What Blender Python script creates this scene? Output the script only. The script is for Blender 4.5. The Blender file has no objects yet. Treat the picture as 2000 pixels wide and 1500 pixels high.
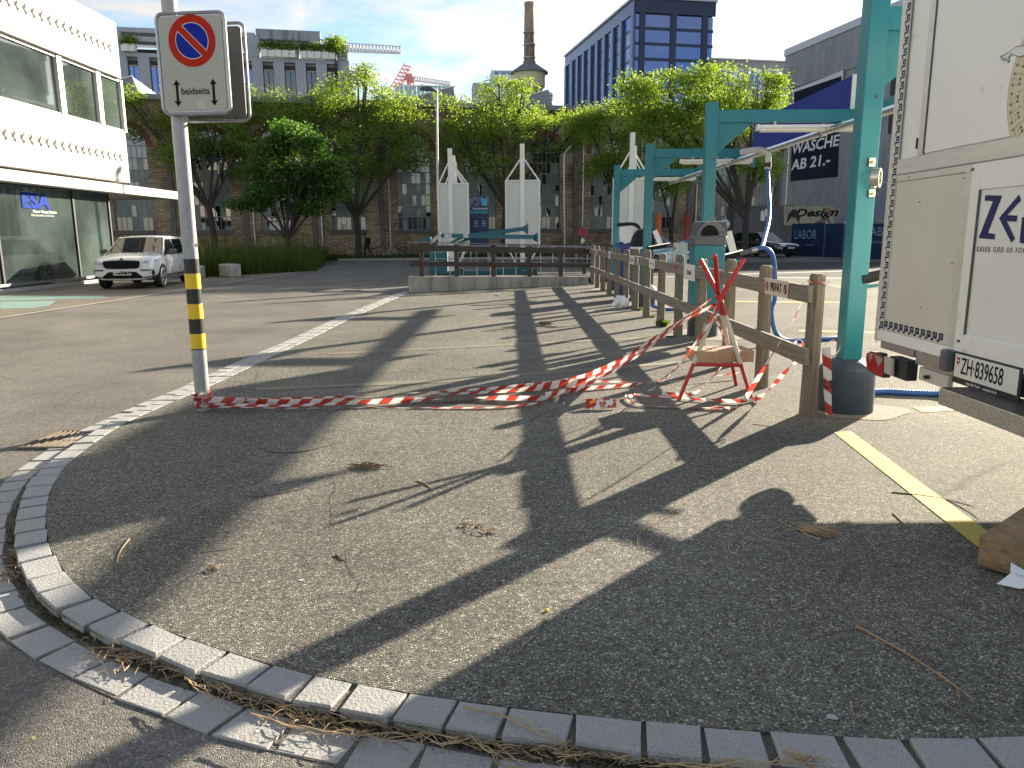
import bpy, bmesh, math, random
import numpy as np
from mathutils import Vector, Matrix
random.seed(7); np.random.seed(7)
C = bpy.context.scene.collection
scene = bpy.context.scene
PI = math.pi
# ------------------------------------------------------------------ camera
FPX, HC = 1490.0, 1.55
pitch, roll = math.atan(290/FPX), math.radians(-0.34)
_F = Vector((0, math.cos(pitch), -math.sin(pitch))); _U = Vector((0, math.sin(pitch), math.cos(pitch))); _R = Vector((1, 0, 0))
R_ = _R*math.cos(roll) + _U*math.sin(roll); U_ = _U*math.cos(roll) - _R*math.sin(roll)
CAM = Vector((0, 0, HC))
cd = bpy.data.cameras.new('camera'); cam = bpy.data.objects.new('camera', cd); C.objects.link(cam)
cd.sensor_width = 36; cd.lens = 36*FPX/2000; cd.clip_end = 3000; cd.clip_start = .05
m = Matrix((R_, U_, -_F)).transposed().to_4x4(); m.translation = CAM; cam.matrix_world = m
scene.camera = cam
# ------------------------------------------------------------------ sun, sky, exposure
SUN = Vector((2.13, 2.33, 1.0)).normalized()
sl = bpy.data.lights.new('sun', 'SUN'); sl.energy = 5.0; sl.angle = math.radians(.55); sl.color = (1, .87, .67)
so = bpy.data.objects.new('sun', sl); C.objects.link(so); so.rotation_euler = SUN.to_track_quat('Z', 'Y').to_euler()
w = bpy.data.worlds.new('World'); scene.world = w; w.use_nodes = True
nt = w.node_tree; nt.nodes.clear()
def N(nt, typ, **kw):
    n = nt.nodes.new(typ)
    for k, v in kw.items():
        if k.startswith('i_'):
            k = k[2:]
            n.inputs[int(k) if k.isdigit() else k].default_value = v
        else: setattr(n, k, v)
    return n
sky = N(nt, 'ShaderNodeTexSky', sky_type='NISHITA', sun_disc=False)
sky.sun_elevation = math.asin(SUN.z); sky.sun_rotation = math.atan2(SUN.x, SUN.y)
sky.air_density = 1.0; sky.dust_density = .5; sky.ozone_density = 2.2
bg = N(nt, 'ShaderNodeBackground'); bg.inputs[1].default_value = .062
tc = N(nt, 'ShaderNodeTexCoord'); sep = N(nt, 'ShaderNodeSeparateXYZ')
nt.links.new(tc.outputs['Generated'], sep.inputs[0])
# project the view direction on a cloud deck
mx = N(nt, 'ShaderNodeMath', operation='MAXIMUM', i_1=.02); nt.links.new(sep.outputs['Z'], mx.inputs[0])
ad = N(nt, 'ShaderNodeMath', operation='ADD', i_1=.12); nt.links.new(mx.outputs[0], ad.inputs[0])
dx = N(nt, 'ShaderNodeMath', operation='DIVIDE'); dy = N(nt, 'ShaderNodeMath', operation='DIVIDE')
nt.links.new(sep.outputs['X'], dx.inputs[0]); nt.links.new(ad.outputs[0], dx.inputs[1])
nt.links.new(sep.outputs['Y'], dy.inputs[0]); nt.links.new(ad.outputs[0], dy.inputs[1])
cb = N(nt, 'ShaderNodeCombineXYZ'); nt.links.new(dx.outputs[0], cb.inputs[0]); nt.links.new(dy.outputs[0], cb.inputs[1])
n1 = N(nt, 'ShaderNodeTexNoise', i_Scale=2.6, i_Detail=9.0, i_Roughness=.62, i_Distortion=.35)
n2 = N(nt, 'ShaderNodeTexNoise', i_Scale=.55, i_Detail=3.0)
nt.links.new(cb.outputs[0], n1.inputs['Vector']); nt.links.new(cb.outputs[0], n2.inputs['Vector'])
su = N(nt, 'ShaderNodeMath', operation='MULTIPLY_ADD', i_1=.75, i_2=-.16); nt.links.new(n2.outputs[0], su.inputs[0])
s2 = N(nt, 'ShaderNodeMath', operation='ADD'); nt.links.new(n1.outputs[0], s2.inputs[0]); nt.links.new(su.outputs[0], s2.inputs[1])
cr = N(nt, 'ShaderNodeValToRGB'); cr.color_ramp.elements[0].position = .60; cr.color_ramp.elements[1].position = .84
nt.links.new(s2.outputs[0], cr.inputs[0])
# clouds scatter the sky light of the direction they stand in, a little whiter and brighter
lum = N(nt, 'ShaderNodeRGBToBW'); nt.links.new(sky.outputs[0], lum.inputs[0])
cm = N(nt, 'ShaderNodeVectorMath', operation='SCALE'); 
wh = N(nt, 'ShaderNodeCombineXYZ', i_0=1.0, i_1=.985, i_2=.96); nt.links.new(wh.outputs[0], cm.inputs[0])
lm = N(nt, 'ShaderNodeMath', operation='MULTIPLY_ADD', i_1=1.0, i_2=.9); nt.links.new(lum.outputs[0], lm.inputs[0]); nt.links.new(lm.outputs[0], cm.inputs['Scale'])
mixc = N(nt, 'ShaderNodeMix', data_type='RGBA'); nt.links.new(cr.outputs[0], mixc.inputs[0])
nt.links.new(sky.outputs[0], mixc.inputs[6]); nt.links.new(cm.outputs[0], mixc.inputs[7])
nt.links.new(mixc.outputs[2], bg.inputs[0])
wo = N(nt, 'ShaderNodeOutputWorld'); nt.links.new(bg.outputs[0], wo.inputs[0])
scene.view_settings.view_transform = 'Standard'; scene.view_settings.look = 'None'
scene.view_settings.gamma = 1; scene.view_settings.use_curve_mapping = False
scene.view_settings.exposure = 1.95
# ------------------------------------------------------------------ survey helpers (photo measurements -> metres)
def ray(px, py): return _F + R_*((px-1000)/FPX) + U_*((750-py)/FPX)
def G(px, py, z=0.0):
    d = ray(px, py); return CAM + d*((z-HC)/d.z)
def D(px, py, Y):
    d = ray(px, py); return CAM + d*(Y/d.y)
class Fr:
    """a vertical facade: origin on the ground, x to the right as seen, y into the depth, z up"""
    def __init__(s, o, deg):
        s.o = Vector((o[0], o[1], 0)); s.a = math.radians(deg)
        s.x = Vector((math.cos(s.a), math.sin(s.a), 0)); s.n = Vector((-math.sin(s.a), math.cos(s.a), 0))
    def uz(s, px, py):
        d = ray(px, py); t = (s.o-CAM).dot(s.n)/d.dot(s.n); p = CAM + d*t
        return ((p-s.o).dot(s.x), p.z)
    def u(s, px, py=460): return s.uz(px, py)[0]
    def z(s, px, py): return s.uz(px, py)[1]
    def w(s, u, v, z): return s.o + s.x*u + s.n*v + Vector((0, 0, z))
# ------------------------------------------------------------------ materials
MATS = {}
def mat(name, col, rough=.6, metal=0, col2=None, nscale=4, bump=0, bscale=60, spec=.5, coords='Object', stretch=(1,1,1), detail=6, lo=.35, hi=.65, alpha=None, dirt=None):
    if name in MATS: return MATS[name]
    m = bpy.data.materials.new(name); m.use_nodes = True; nt = m.node_tree; b = nt.nodes['Principled BSDF']
    b.inputs['Roughness'].default_value = rough; b.inputs['Metallic'].default_value = metal
    b.inputs['Specular IOR Level'].default_value = spec
    b.inputs['Base Color'].default_value = (*col, 1)
    t = N(nt, 'ShaderNodeTexCoord'); mp = N(nt, 'ShaderNodeMapping'); mp.inputs['Scale'].default_value = stretch
    nt.links.new(t.outputs[coords], mp.inputs[0])
    out = None
    if col2 is not None:
        n = N(nt, 'ShaderNodeTexNoise', i_Scale=nscale, i_Detail=detail, i_Roughness=.6); nt.links.new(mp.outputs[0], n.inputs['Vector'])
        r = N(nt, 'ShaderNodeMapRange', i_1=lo, i_2=hi); nt.links.new(n.outputs[0], r.inputs[0])
        mi = N(nt, 'ShaderNodeMix', data_type='RGBA'); nt.links.new(r.outputs[0], mi.inputs[0])
        mi.inputs[6].default_value = (*col, 1); mi.inputs[7].default_value = (*col2, 1); out = mi.outputs[2]
    if dirt is not None:       # (colour, scale, threshold)
        dc, ds, dt = dirt
        n = N(nt, 'ShaderNodeTexNoise', i_Scale=ds, i_Detail=8.0, i_Roughness=.7); nt.links.new(mp.outputs[0], n.inputs['Vector'])
        r = N(nt, 'ShaderNodeMapRange', i_1=dt, i_2=dt+.12); nt.links.new(n.outputs[0], r.inputs[0])
        mi = N(nt, 'ShaderNodeMix', data_type='RGBA'); nt.links.new(r.outputs[0], mi.inputs[0])
        if out: nt.links.new(out, mi.inputs[6])
        else: mi.inputs[6].default_value = (*col, 1)
        mi.inputs[7].default_value = (*dc, 1); out = mi.outputs[2]
    if out: nt.links.new(out, b.inputs['Base Color'])
    if bump:
        n = N(nt, 'ShaderNodeTexNoise', i_Scale=bscale, i_Detail=5.0); nt.links.new(mp.outputs[0], n.inputs['Vector'])
        bp = N(nt, 'ShaderNodeBump', i_Strength=bump, i_Distance=.02); nt.links.new(n.outputs[0], bp.inputs['Height'])
        nt.links.new(bp.outputs[0], b.inputs['Normal'])
    if alpha is not None: b.inputs['Alpha'].default_value = alpha
    MATS[name] = m; return m
def nodes_of(m): return m.node_tree, m.node_tree.nodes['Principled BSDF']

def asphalt(name, dark, mid, light, stone=150, lightfrac=.12, warm=None, sc2=.6, rough=.85, cracks=False):
    m = mat(name, mid, rough); nt, b = nodes_of(m); b.inputs['Specular IOR Level'].default_value = .12
    t = N(nt, 'ShaderNodeTexCoord')
    v = N(nt, 'ShaderNodeTexVoronoi', i_Scale=stone); nt.links.new(t.outputs['Object'], v.inputs['Vector'])
    bw = N(nt, 'ShaderNodeSeparateColor'); nt.links.new(v.outputs['Color'], bw.inputs[0])
    r = N(nt, 'ShaderNodeValToRGB'); e = r.color_ramp.elements
    e[0].position = 0; e[0].color = (*dark, 1); e[1].position = 1; e[1].color = (*light, 1)
    a = e.new(.35); a.color = (*mid, 1); a2 = e.new(1-lightfrac); a2.color = (*[c*1.25 for c in mid], 1)
    nt.links.new(bw.outputs[0], r.inputs[0])
    n = N(nt, 'ShaderNodeTexNoise', i_Scale=sc2, i_Detail=8.0, i_Roughness=.65); nt.links.new(t.outputs['Object'], n.inputs['Vector'])
    mr = N(nt, 'ShaderNodeMapRange', i_1=.3, i_2=.7, i_3=.72, i_4=1.22); nt.links.new(n.outputs[0], mr.inputs[0])
    n3 = N(nt, 'ShaderNodeTexNoise', i_Scale=28.0, i_Detail=4.0); nt.links.new(t.outputs['Object'], n3.inputs['Vector'])
    m3 = N(nt, 'ShaderNodeMapRange', i_1=.3, i_2=.7, i_3=.8, i_4=1.2); nt.links.new(n3.outputs[0], m3.inputs[0])
    mm = N(nt, 'ShaderNodeMath', operation='MULTIPLY'); nt.links.new(mr.outputs[0], mm.inputs[0]); nt.links.new(m3.outputs[0], mm.inputs[1])
    if cracks:
        dn = N(nt, 'ShaderNodeTexNoise', i_Scale=1.1, i_Detail=6.0); nt.links.new(t.outputs['Object'], dn.inputs['Vector'])
        dm = N(nt, 'ShaderNodeVectorMath', operation='MULTIPLY_ADD'); nt.links.new(dn.outputs['Color'], dm.inputs[0]); dm.inputs[1].default_value = (.5,.5,0); nt.links.new(t.outputs['Object'], dm.inputs[2])
        cv = N(nt, 'ShaderNodeTexVoronoi', feature='DISTANCE_TO_EDGE', i_Scale=.33); nt.links.new(dm.outputs[0], cv.inputs['Vector'])
        cr_ = N(nt, 'ShaderNodeMapRange', i_1=.0, i_2=.0035, i_3=.45, i_4=1.0); nt.links.new(cv.outputs['Distance'], cr_.inputs[0])
        mk = N(nt, 'ShaderNodeTexNoise', i_Scale=.5, i_Detail=2.0); nt.links.new(t.outputs['Object'], mk.inputs['Vector'])
        mkr = N(nt, 'ShaderNodeMapRange', i_1=.54, i_2=.60, i_3=1.0, i_4=.3); nt.links.new(mk.outputs[0], mkr.inputs[0])
        mxx = N(nt, 'ShaderNodeMath', operation='MAXIMUM'); nt.links.new(cr_.outputs[0], mxx.inputs[0]); nt.links.new(mkr.outputs[0], mxx.inputs[1])
        st = N(nt, 'ShaderNodeTexNoise', i_Scale=1.9, i_Detail=5.0, i_Roughness=.7); nt.links.new(t.outputs['Object'], st.inputs['Vector'])
        sr = N(nt, 'ShaderNodeMapRange', i_1=.60, i_2=.72, i_3=1.0, i_4=.72); nt.links.new(st.outputs[0], sr.inputs[0])
        m5 = N(nt, 'ShaderNodeMath', operation='MULTIPLY'); nt.links.new(mxx.outputs[0], m5.inputs[0]); nt.links.new(sr.outputs[0], m5.inputs[1])
        m6 = N(nt, 'ShaderNodeMath', operation='MULTIPLY'); nt.links.new(m5.outputs[0], m6.inputs[0]); nt.links.new(mm.outputs[0], m6.inputs[1]); mm = m6
    vm = N(nt, 'ShaderNodeVectorMath', operation='SCALE'); nt.links.new(r.outputs[0], vm.inputs[0]); nt.links.new(mm.outputs[0], vm.inputs['Scale'])
    nt.links.new(vm.outputs[0], b.inputs['Base Color'])
    bp = N(nt, 'ShaderNodeBump', i_Strength=.55, i_Distance=.006); nt.links.new(v.outputs['Distance'], bp.inputs['Height']); bp.invert = True
    nt.links.new(bp.outputs[0], b.inputs['Normal'])
    return m
M_PLAZA = asphalt('asphalt_coarse', (.040,.039,.037), (.132,.127,.112), (.52,.50,.43), 160, .13, cracks=True)
M_ROAD = asphalt('asphalt_road', (.085,.081,.075), (.142,.135,.125), (.34,.325,.295), 200, .12, cracks=True)
M_GRAN = mat('granite', (.36,.36,.355), .75, col2=(.24,.245,.25), nscale=170, bump=.28, bscale=70, lo=.4, hi=.6, dirt=((.30,.28,.25), 7, .56))
M_MORT = mat('mortar', (.09,.08,.068), .95, col2=(.16,.145,.12), nscale=90, bump=.6, bscale=120)
M_CONC = mat('concrete', (.40,.385,.35), .85, col2=(.27,.26,.235), nscale=3.5, bump=.2, bscale=40, dirt=((.13,.125,.11), 2.5, .6))
M_CONCW = mat('concrete_white', (.50,.49,.46), .85, col2=(.39,.385,.365), nscale=1.6, bump=.25, bscale=9, stretch=(1,1,3.5), dirt=((.30,.295,.28), 2.2, .60))
M_STEEL = mat('galvanised_steel', (.42,.42,.44), .38, .85, col2=(.33,.33,.35), nscale=9)
M_CHROME = mat('stainless_steel', (.66,.65,.63), .25, 1)
M_PAINTG = mat('grey_pole_paint', (.36,.36,.38), .42, .25, col2=(.30,.30,.32), nscale=14, dirt=((.17,.16,.15), 9, .67))
M_YEL = mat('yellow_stripe', (.78,.50,.015), .45, dirt=((.25,.19,.05), 26, .66))
M_BLK = mat('black_stripe', (.018,.017,.016), .4, dirt=((.45,.32,.03), 24, .69))
M_WHITE = mat('white_paint', (.76,.75,.71), .4, col2=(.70,.69,.65), nscale=2)
M_TEAL = mat('teal_paint', (.015,.165,.205), .38, col2=(.022,.19,.225), nscale=2.5, spec=.35, dirt=((.07,.11,.11), 9, .615))
M_TEALD = mat('teal_lift_paint', (.008,.095,.125), .45, col2=(.012,.12,.15), nscale=3, dirt=((.3,.33,.33), 12, .72))
M_NAVY = mat('navy_footing', (.022,.035,.055), .55, col2=(.03,.045,.068), nscale=8, bump=.3, bscale=30, dirt=((.20,.22,.24), 9, .75))
M_GREYP = mat('grey_plastic', (.085,.09,.10), .42)
M_DARK = mat('black_rubber', (.018,.018,.02), .6)
M_FOAM = mat('black_foam', (.022,.023,.027), .9, spec=.2)
M_BLUEH = mat('blue_hose', (.025,.10,.33), .4)
M_RED = mat('red_paint', (.42,.02,.02), .35, dirt=((.18,.02,.02), 20, .62))
M_WOODW = mat('weathered_white_paint', (.62,.57,.46), .6, col2=(.5,.46,.36), nscale=30, dirt=((.25,.2,.13), 26, .64))
def wood(name, c1, c2, axis, dark=(.03,.025,.02)):
    st = [16, 16, 16]; st[axis] = 1.0
    return mat(name, c1, .82, col2=c2, nscale=2.2, bump=.6, bscale=5, stretch=tuple(st), lo=.3, hi=.7, dirt=(dark, 1.4, .66))
M_WZ = wood('weathered_wood_post', (.22,.19,.145), (.115,.10,.075), 2)
M_WY = wood('weathered_wood_rail', (.25,.22,.18), (.15,.13,.105), 1)
M_DWZ = wood('dark_wood_post', (.075,.06,.045), (.045,.035,.028), 2, (.13,.10,.07))
M_DWX = wood('dark_wood_rail', (.075,.055,.045), (.04,.03,.025), 0, (.12,.09,.07))
M_CARD = mat('cardboard', (.46,.31,.19), .8, col2=(.40,.27,.16), nscale=6)
M_YLINE = mat('yellow_line_paint', (.47,.39,.085), .8, col2=(.38,.31,.07), nscale=25, bump=.3, bscale=160, dirt=((.16,.14,.09), 60, .62))
M_YFADE = mat('faded_yellow_line', (.185,.165,.095), .8, col2=(.118,.112,.10), nscale=22)
M_WLINE = mat('white_line_paint', (.5,.5,.48), .7, col2=(.34,.34,.33), nscale=20)
M_TQ = mat('turquoise_marking', (.13,.30,.28), .8, col2=(.15,.19,.17), nscale=2.5)
def glass(name, tint, rough=.03, trans=.0, spec=1.0):
    m = mat(name, tint, rough); nt, b = nodes_of(m)
    b.inputs['Specular IOR Level'].default_value = spec; b.inputs['IOR'].default_value = 1.7
    b.inputs['Transmission Weight'].default_value = trans; return m
M_GLD = glass('dark_window_glass', (.012,.016,.02))
M_GLC = glass('car_window_glass', (.01,.012,.014), spec=.4)
M_GLB = glass('blue_curtain_glass', (.02,.045,.13), .02); M_GLB.node_tree.nodes['Principled BSDF'].inputs['Metallic'].default_value = .55
M_GLB.node_tree.nodes['Principled BSDF'].inputs['Base Color'].default_value = (.10,.17,.42,1)
def shopglass():
    m = bpy.data.materials.new('shop_glass'); m.use_nodes = True; nt = m.node_tree; nt.nodes.clear()
    o = N(nt, 'ShaderNodeOutputMaterial'); t = N(nt, 'ShaderNodeBsdfTransparent'); t.inputs[0].default_value = (.70,.82,.78,1)
    g = N(nt, 'ShaderNodeBsdfGlossy', i_Roughness=.02); fr = N(nt, 'ShaderNodeFresnel', i_IOR=2.3)
    mx = N(nt, 'ShaderNodeMixShader'); nt.links.new(fr.outputs[0], mx.inputs[0]); nt.links.new(t.outputs[0], mx.inputs[1]); nt.links.new(g.outputs[0], mx.inputs[2])
    df = N(nt, 'ShaderNodeBsdfDiffuse'); df.inputs[0].default_value = (.30,.40,.38,1); ns = N(nt, 'ShaderNodeTexNoise', i_Scale=.5, i_Detail=4.0); tc_ = N(nt, 'ShaderNodeTexCoord'); nt.links.new(tc_.outputs['Object'], ns.inputs['Vector'])
    mr_ = N(nt, 'ShaderNodeMapRange', i_1=.35, i_2=.7, i_3=.07, i_4=.22); nt.links.new(ns.outputs[0], mr_.inputs[0]); m2_ = N(nt, 'ShaderNodeMixShader'); nt.links.new(mr_.outputs[0], m2_.inputs[0]); nt.links.new(mx.outputs[0], m2_.inputs[1]); nt.links.new(df.outputs[0], m2_.inputs[2])
    nt.links.new(m2_.outputs[0], o.inputs[0]); return m
M_SHOP = shopglass()
def brickmat():
    m = mat('yellow_brick', (.3,.24,.15), .9); nt, b = nodes_of(m)
    t = N(nt, 'ShaderNodeTexCoord'); s = N(nt, 'ShaderNodeSeparateXYZ'); nt.links.new(t.outputs['Object'], s.inputs[0])
    c = N(nt, 'ShaderNodeCombineXYZ'); nt.links.new(s.outputs['X'], c.inputs[0]); nt.links.new(s.outputs['Z'], c.inputs[1])
    br = N(nt, 'ShaderNodeTexBrick', i_Scale=1.0); nt.links.new(c.outputs[0], br.inputs['Vector'])
    br.inputs['Brick Width'].default_value = .40; br.inputs['Row Height'].default_value = .135; br.inputs['Mortar Size'].default_value = .02
    br.inputs['Color1'].default_value = (.50,.40,.255,1); br.inputs['Color2'].default_value = (.25,.185,.12,1); br.inputs['Mortar'].default_value = (.10,.085,.07,1)
    br.inputs['Bias'].default_value = -.1
    n = N(nt, 'ShaderNodeTexNoise', i_Scale=.45, i_Detail=7.0, i_Roughness=.65); nt.links.new(t.outputs['Object'], n.inputs['Vector'])
    r = N(nt, 'ShaderNodeMapRange', i_1=.42, i_2=.62); nt.links.new(n.outputs[0], r.inputs[0])
    mi = N(nt, 'ShaderNodeMix', data_type='RGBA', blend_type='MULTIPLY'); nt.links.new(r.outputs[0], mi.inputs[0])
    nt.links.new(br.outputs[0], mi.inputs[6]); mi.inputs[7].default_value = (.62,.5,.42,1)
    nt.links.new(mi.outputs[2], b.inputs['Base Color'])
    bp = N(nt, 'ShaderNodeBump', i_Strength=.6, i_Distance=.02); nt.links.new(br.outputs['Fac'], bp.inputs['Height']); bp.invert = True
    nt.links.new(bp.outputs[0], b.inputs['Normal']); return m
M_BRICK = brickmat()
M_REDBR = mat('red_arch_brick', (.16,.05,.035), .9, col2=(.11,.04,.03), nscale=9)
def corrmat(name, c1, c2, sc=6):
    m = mat(name, c1, .6, col2=c2, nscale=.8, dirt=((.07,.065,.06), .9, .62), stretch=(1,1,.25)); nt, b = nodes_of(m)
    t = N(nt, 'ShaderNodeTexCoord'); wv = N(nt, 'ShaderNodeTexWave', i_Scale=sc, bands_direction='X'); nt.links.new(t.outputs['Object'], wv.inputs['Vector'])
    bp = N(nt, 'ShaderNodeBump', i_Strength=.9, i_Distance=.05); nt.links.new(wv.outputs['Fac'], bp.inputs['Height']); nt.links.new(bp.outputs[0], b.inputs['Normal'])
    return m
M_CORR = corrmat('corrugated_cladding', (.30,.305,.315), (.22,.225,.24), .64)
def leafmat(name, c1, c2, trans):
    m = bpy.data.materials.new(name); m.use_nodes = True; nt = m.node_tree; nt.nodes.clear(); o = N(nt, 'ShaderNodeOutputMaterial')
    a = N(nt, 'ShaderNodeAttribute', attribute_name='tone'); mi = N(nt, 'ShaderNodeMix', data_type='RGBA')
    mi.inputs[6].default_value = (*c1, 1); mi.inputs[7].default_value = (*c2, 1); nt.links.new(a.outputs['Fac'], mi.inputs[0])
    d = N(nt, 'ShaderNodeBsdfPrincipled', i_Roughness=.5); d.inputs['Specular IOR Level'].default_value = .25
    nt.links.new(mi.outputs[2], d.inputs['Base Color'])
    tr = N(nt, 'ShaderNodeBsdfTranslucent'); h = N(nt, 'ShaderNodeHueSaturation', i_Hue=.485, i_Saturation=1.15, i_Value=trans); nt.links.new(mi.outputs[2], h.inputs['Color'])
    nt.links.new(h.outputs[0], tr.inputs[0]); mx = N(nt, 'ShaderNodeMixShader', i_0=.5); nt.links.new(d.outputs[0], mx.inputs[1]); nt.links.new(tr.outputs[0], mx.inputs[2])
    nt.links.new(mx.outputs[0], o.inputs[0]); return m
M_LEAF = leafmat('locust_leaf', (.070,.135,.022), (.185,.255,.052), 2.2)
M_LEAFD = leafmat('maple_leaf', (.034,.095,.022), (.095,.18,.04), 1.7)
M_GRASS = leafmat('grass_blade', (.03,.06,.010), (.09,.12,.03), 1.4)
M_BARK = mat('bark', (.06,.05,.04), .95, col2=(.035,.03,.025), nscale=6, bump=.6, bscale=12, stretch=(1,1,.3))
M_STRAW = mat('dry_straw', (.50,.38,.22), .8, col2=(.28,.19,.10), nscale=8)
M_TWIG = mat('dry_twig', (.10,.065,.04), .8, col2=(.22,.14,.08), nscale=8)
M_BLACKT = mat('black_lettering', (.010,.010,.012), .7, spec=.12)
M_WHITET = mat('white_lettering', (.78,.78,.78), .5)
M_NAVYT = mat('navy_lettering', (.028,.034,.115), .6, spec=.15)
M_TRAIL = mat('trailer_white', (.80,.79,.745), .35, col2=(.76,.75,.70), nscale=1.2, dirt=((.50,.47,.40), 3, .6))
M_ALU = mat('brushed_aluminium', (.62,.61,.57), .38, .35, col2=(.55,.54,.50), nscale=5, stretch=(1,1,6))
# ------------------------------------------------------------------ object helpers
def tag(o, label=None, cat=None, group=None, kind=None):
    if label: o['label'] = label
    if cat: o['category'] = cat
    if group: o['group'] = group
    if kind: o['kind'] = kind
    return o
def thing(name, label, cat, loc=(0,0,0), rotz=0.0, group=None):
    o = bpy.data.objects.new(name, None); C.objects.link(o); o.location = loc; o.rotation_euler = (0,0,rotz); o.empty_display_size = .1
    return tag(o, label, cat, group)
def world_mat(o):
    m = Matrix.Translation(o.location) @ o.rotation_euler.to_matrix().to_4x4()
    return world_mat(o.parent) @ m if o.parent else m
class MB:
    def __init__(s): s.v = []; s.f = []; s.uv = None
    def add(s, vs, fs):
        n = len(s.v); s.v += [tuple(p) for p in vs]; s.f += [tuple(i+n for i in f) for f in fs]; return s
    def box(s, c, d, rz=0, bx=None):
        hx, hy, hz = d[0]/2, d[1]/2, d[2]/2; co, si = math.cos(rz), math.sin(rz); vs = []
        for x, y, z in ((-1,-1,-1),(1,-1,-1),(1,1,-1),(-1,1,-1),(-1,-1,1),(1,-1,1),(1,1,1),(-1,1,1)):
            X, Y, Z = x*hx, y*hy, z*hz
            vs.append((c[0]+X*co-Y*si, c[1]+X*si+Y*co, c[2]+Z))
        return s.add(vs, ((0,3,2,1),(4,5,6,7),(0,1,5,4),(1,2,6,5),(2,3,7,6),(3,0,4,7)))
    def b2(s, lo, hi): return s.box([(lo[i]+hi[i])/2 for i in range(3)], [abs(hi[i]-lo[i]) for i in range(3)])
    def beam(s, p, q, wd, ht, up=(0,0,1), ends=None):
        p, q = Vector(p), Vector(q); d = (q-p).normalized(); r = d.cross(Vector(up))
        if r.length < 1e-4: r = d.cross(Vector((1,0,0)))
        r.normalize(); u = r.cross(d); vs = []
        for k, e in enumerate((p, q)):
            sc = ends[k] if ends else 1
            for a, b in ((-1,-1),(1,-1),(1,1),(-1,1)): vs.append(e + r*a*wd/2*sc + u*b*ht/2*sc)
        return s.add(vs, ((0,1,2,3),(7,6,5,4),(0,4,5,1),(1,5,6,2),(2,6,7,3),(3,7,4,0)))
    def cyl(s, p, q, r0, r1=None, n=16, cap=True):
        return s.tube([p, q], [r0, r1 if r1 is not None else r0], n, cap)
    def tube(s, pts, r, n=10, cap=True):
        pts = [Vector(p) for p in pts]; m = len(pts); rs = r if isinstance(r, (list, tuple)) else [r]*m
        base = len(s.v); prev = None
        for i, p in enumerate(pts):
            d = (pts[min(i+1, m-1)]-pts[max(i-1, 0)]).normalized()
            if prev is None:
                a = Vector((0,0,1)) if abs(d.z) < .9 else Vector((1,0,0)); x = d.cross(a).normalized()
            else: x = (prev - d*prev.dot(d)).normalized()
            prev = x; y = d.cross(x)
            for k in range(n):
                t = 2*PI*k/n; s.v.append(tuple(p + (x*math.cos(t)+y*math.sin(t))*rs[i]))
        for i in range(m-1):
            for k in range(n):
                a = base+i*n+k; b = base+i*n+(k+1) % n; s.f.append((a, b, b+n, a+n))
        if cap: s.f.append(tuple(base+k for k in range(n))[::-1]); s.f.append(tuple(base+(m-1)*n+k for k in range(n)))
        return s
    def lathe(s, c, prof, n=24):
        base = len(s.v)
        for r, z in prof:
            for k in range(n): t = 2*PI*k/n; s.v.append((c[0]+r*math.cos(t), c[1]+r*math.sin(t), c[2]+z))
        for i in range(len(prof)-1):
            for k in range(n): a = base+i*n+k; b = base+i*n+(k+1) % n; s.f.append((a, b, b+n, a+n))
        s.f.append(tuple(base+k for k in range(n))[::-1]); s.f.append(tuple(base+(len(prof)-1)*n+k for k in range(n)))
        return s
    def prism(s, poly, h, fn):
        """poly: list of 2D points; fn(a,b,t) -> 3D; extruded from t=0 to t=h"""
        n = len(poly); vs = [fn(a, b, 0) for a, b in poly] + [fn(a, b, h) for a, b in poly]
        fs = [tuple(range(n))[::-1], tuple(range(n, 2*n))] + [(i, (i+1) % n, n+(i+1) % n, n+i) for i in range(n)]
        return s.add(vs, fs)
    def quad(s, a, b, c, d): return s.add([a, b, c, d], [(0,1,2,3)])
    def build(s, name, mt, parent=None, local=False, smooth=False, bevel=0, sub=0, tri=False):
        me = bpy.data.meshes.new(name); V = [Vector(v) for v in s.v]; loc = Vector((0,0,0))
        if parent is not None and not local:
            inv = world_mat(parent).inverted(); V = [inv @ v for v in V]
        if parent is None:
            xs = [v.x for v in V]; ys = [v.y for v in V]; zs = [v.z for v in V]
            loc = Vector(((min(xs)+max(xs))/2, (min(ys)+max(ys))/2, min(zs))); V = [v-loc for v in V]
        me.from_pydata(V, [], s.f)
        bm = bmesh.new(); bm.from_mesh(me); bmesh.ops.recalc_face_normals(bm, faces=bm.faces)
        if bevel: bmesh.ops.bevel(bm, geom=[e for e in bm.edges if e.calc_length() > bevel*2.2], offset=bevel, segments=1, affect='EDGES', clamp_overlap=True)
        bm.to_mesh(me); bm.free()
        if smooth:
            me.polygons.foreach_set('use_smooth', [True]*len(me.polygons))
        me.materials.append(mt)
        o = bpy.data.objects.new(name, me); C.objects.link(o); o.location = loc
        if parent is not None: o.parent = parent
        if sub: md = o.modifiers.new('s', 'SUBSURF'); md.levels = sub; md.render_levels = sub
        if smooth and not sub:
            try: me.set_sharp_from_angle(angle=math.radians(38))
            except Exception: pass
        return o
def flip(o):
    for p in o.data.polygons: p.flip()
def copy_tree(o, parent=None):
    c = o.copy(); C.objects.link(c); c.parent = parent
    for ch in list(o.children): copy_tree(ch, c)
    return c
FC = {}
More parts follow.
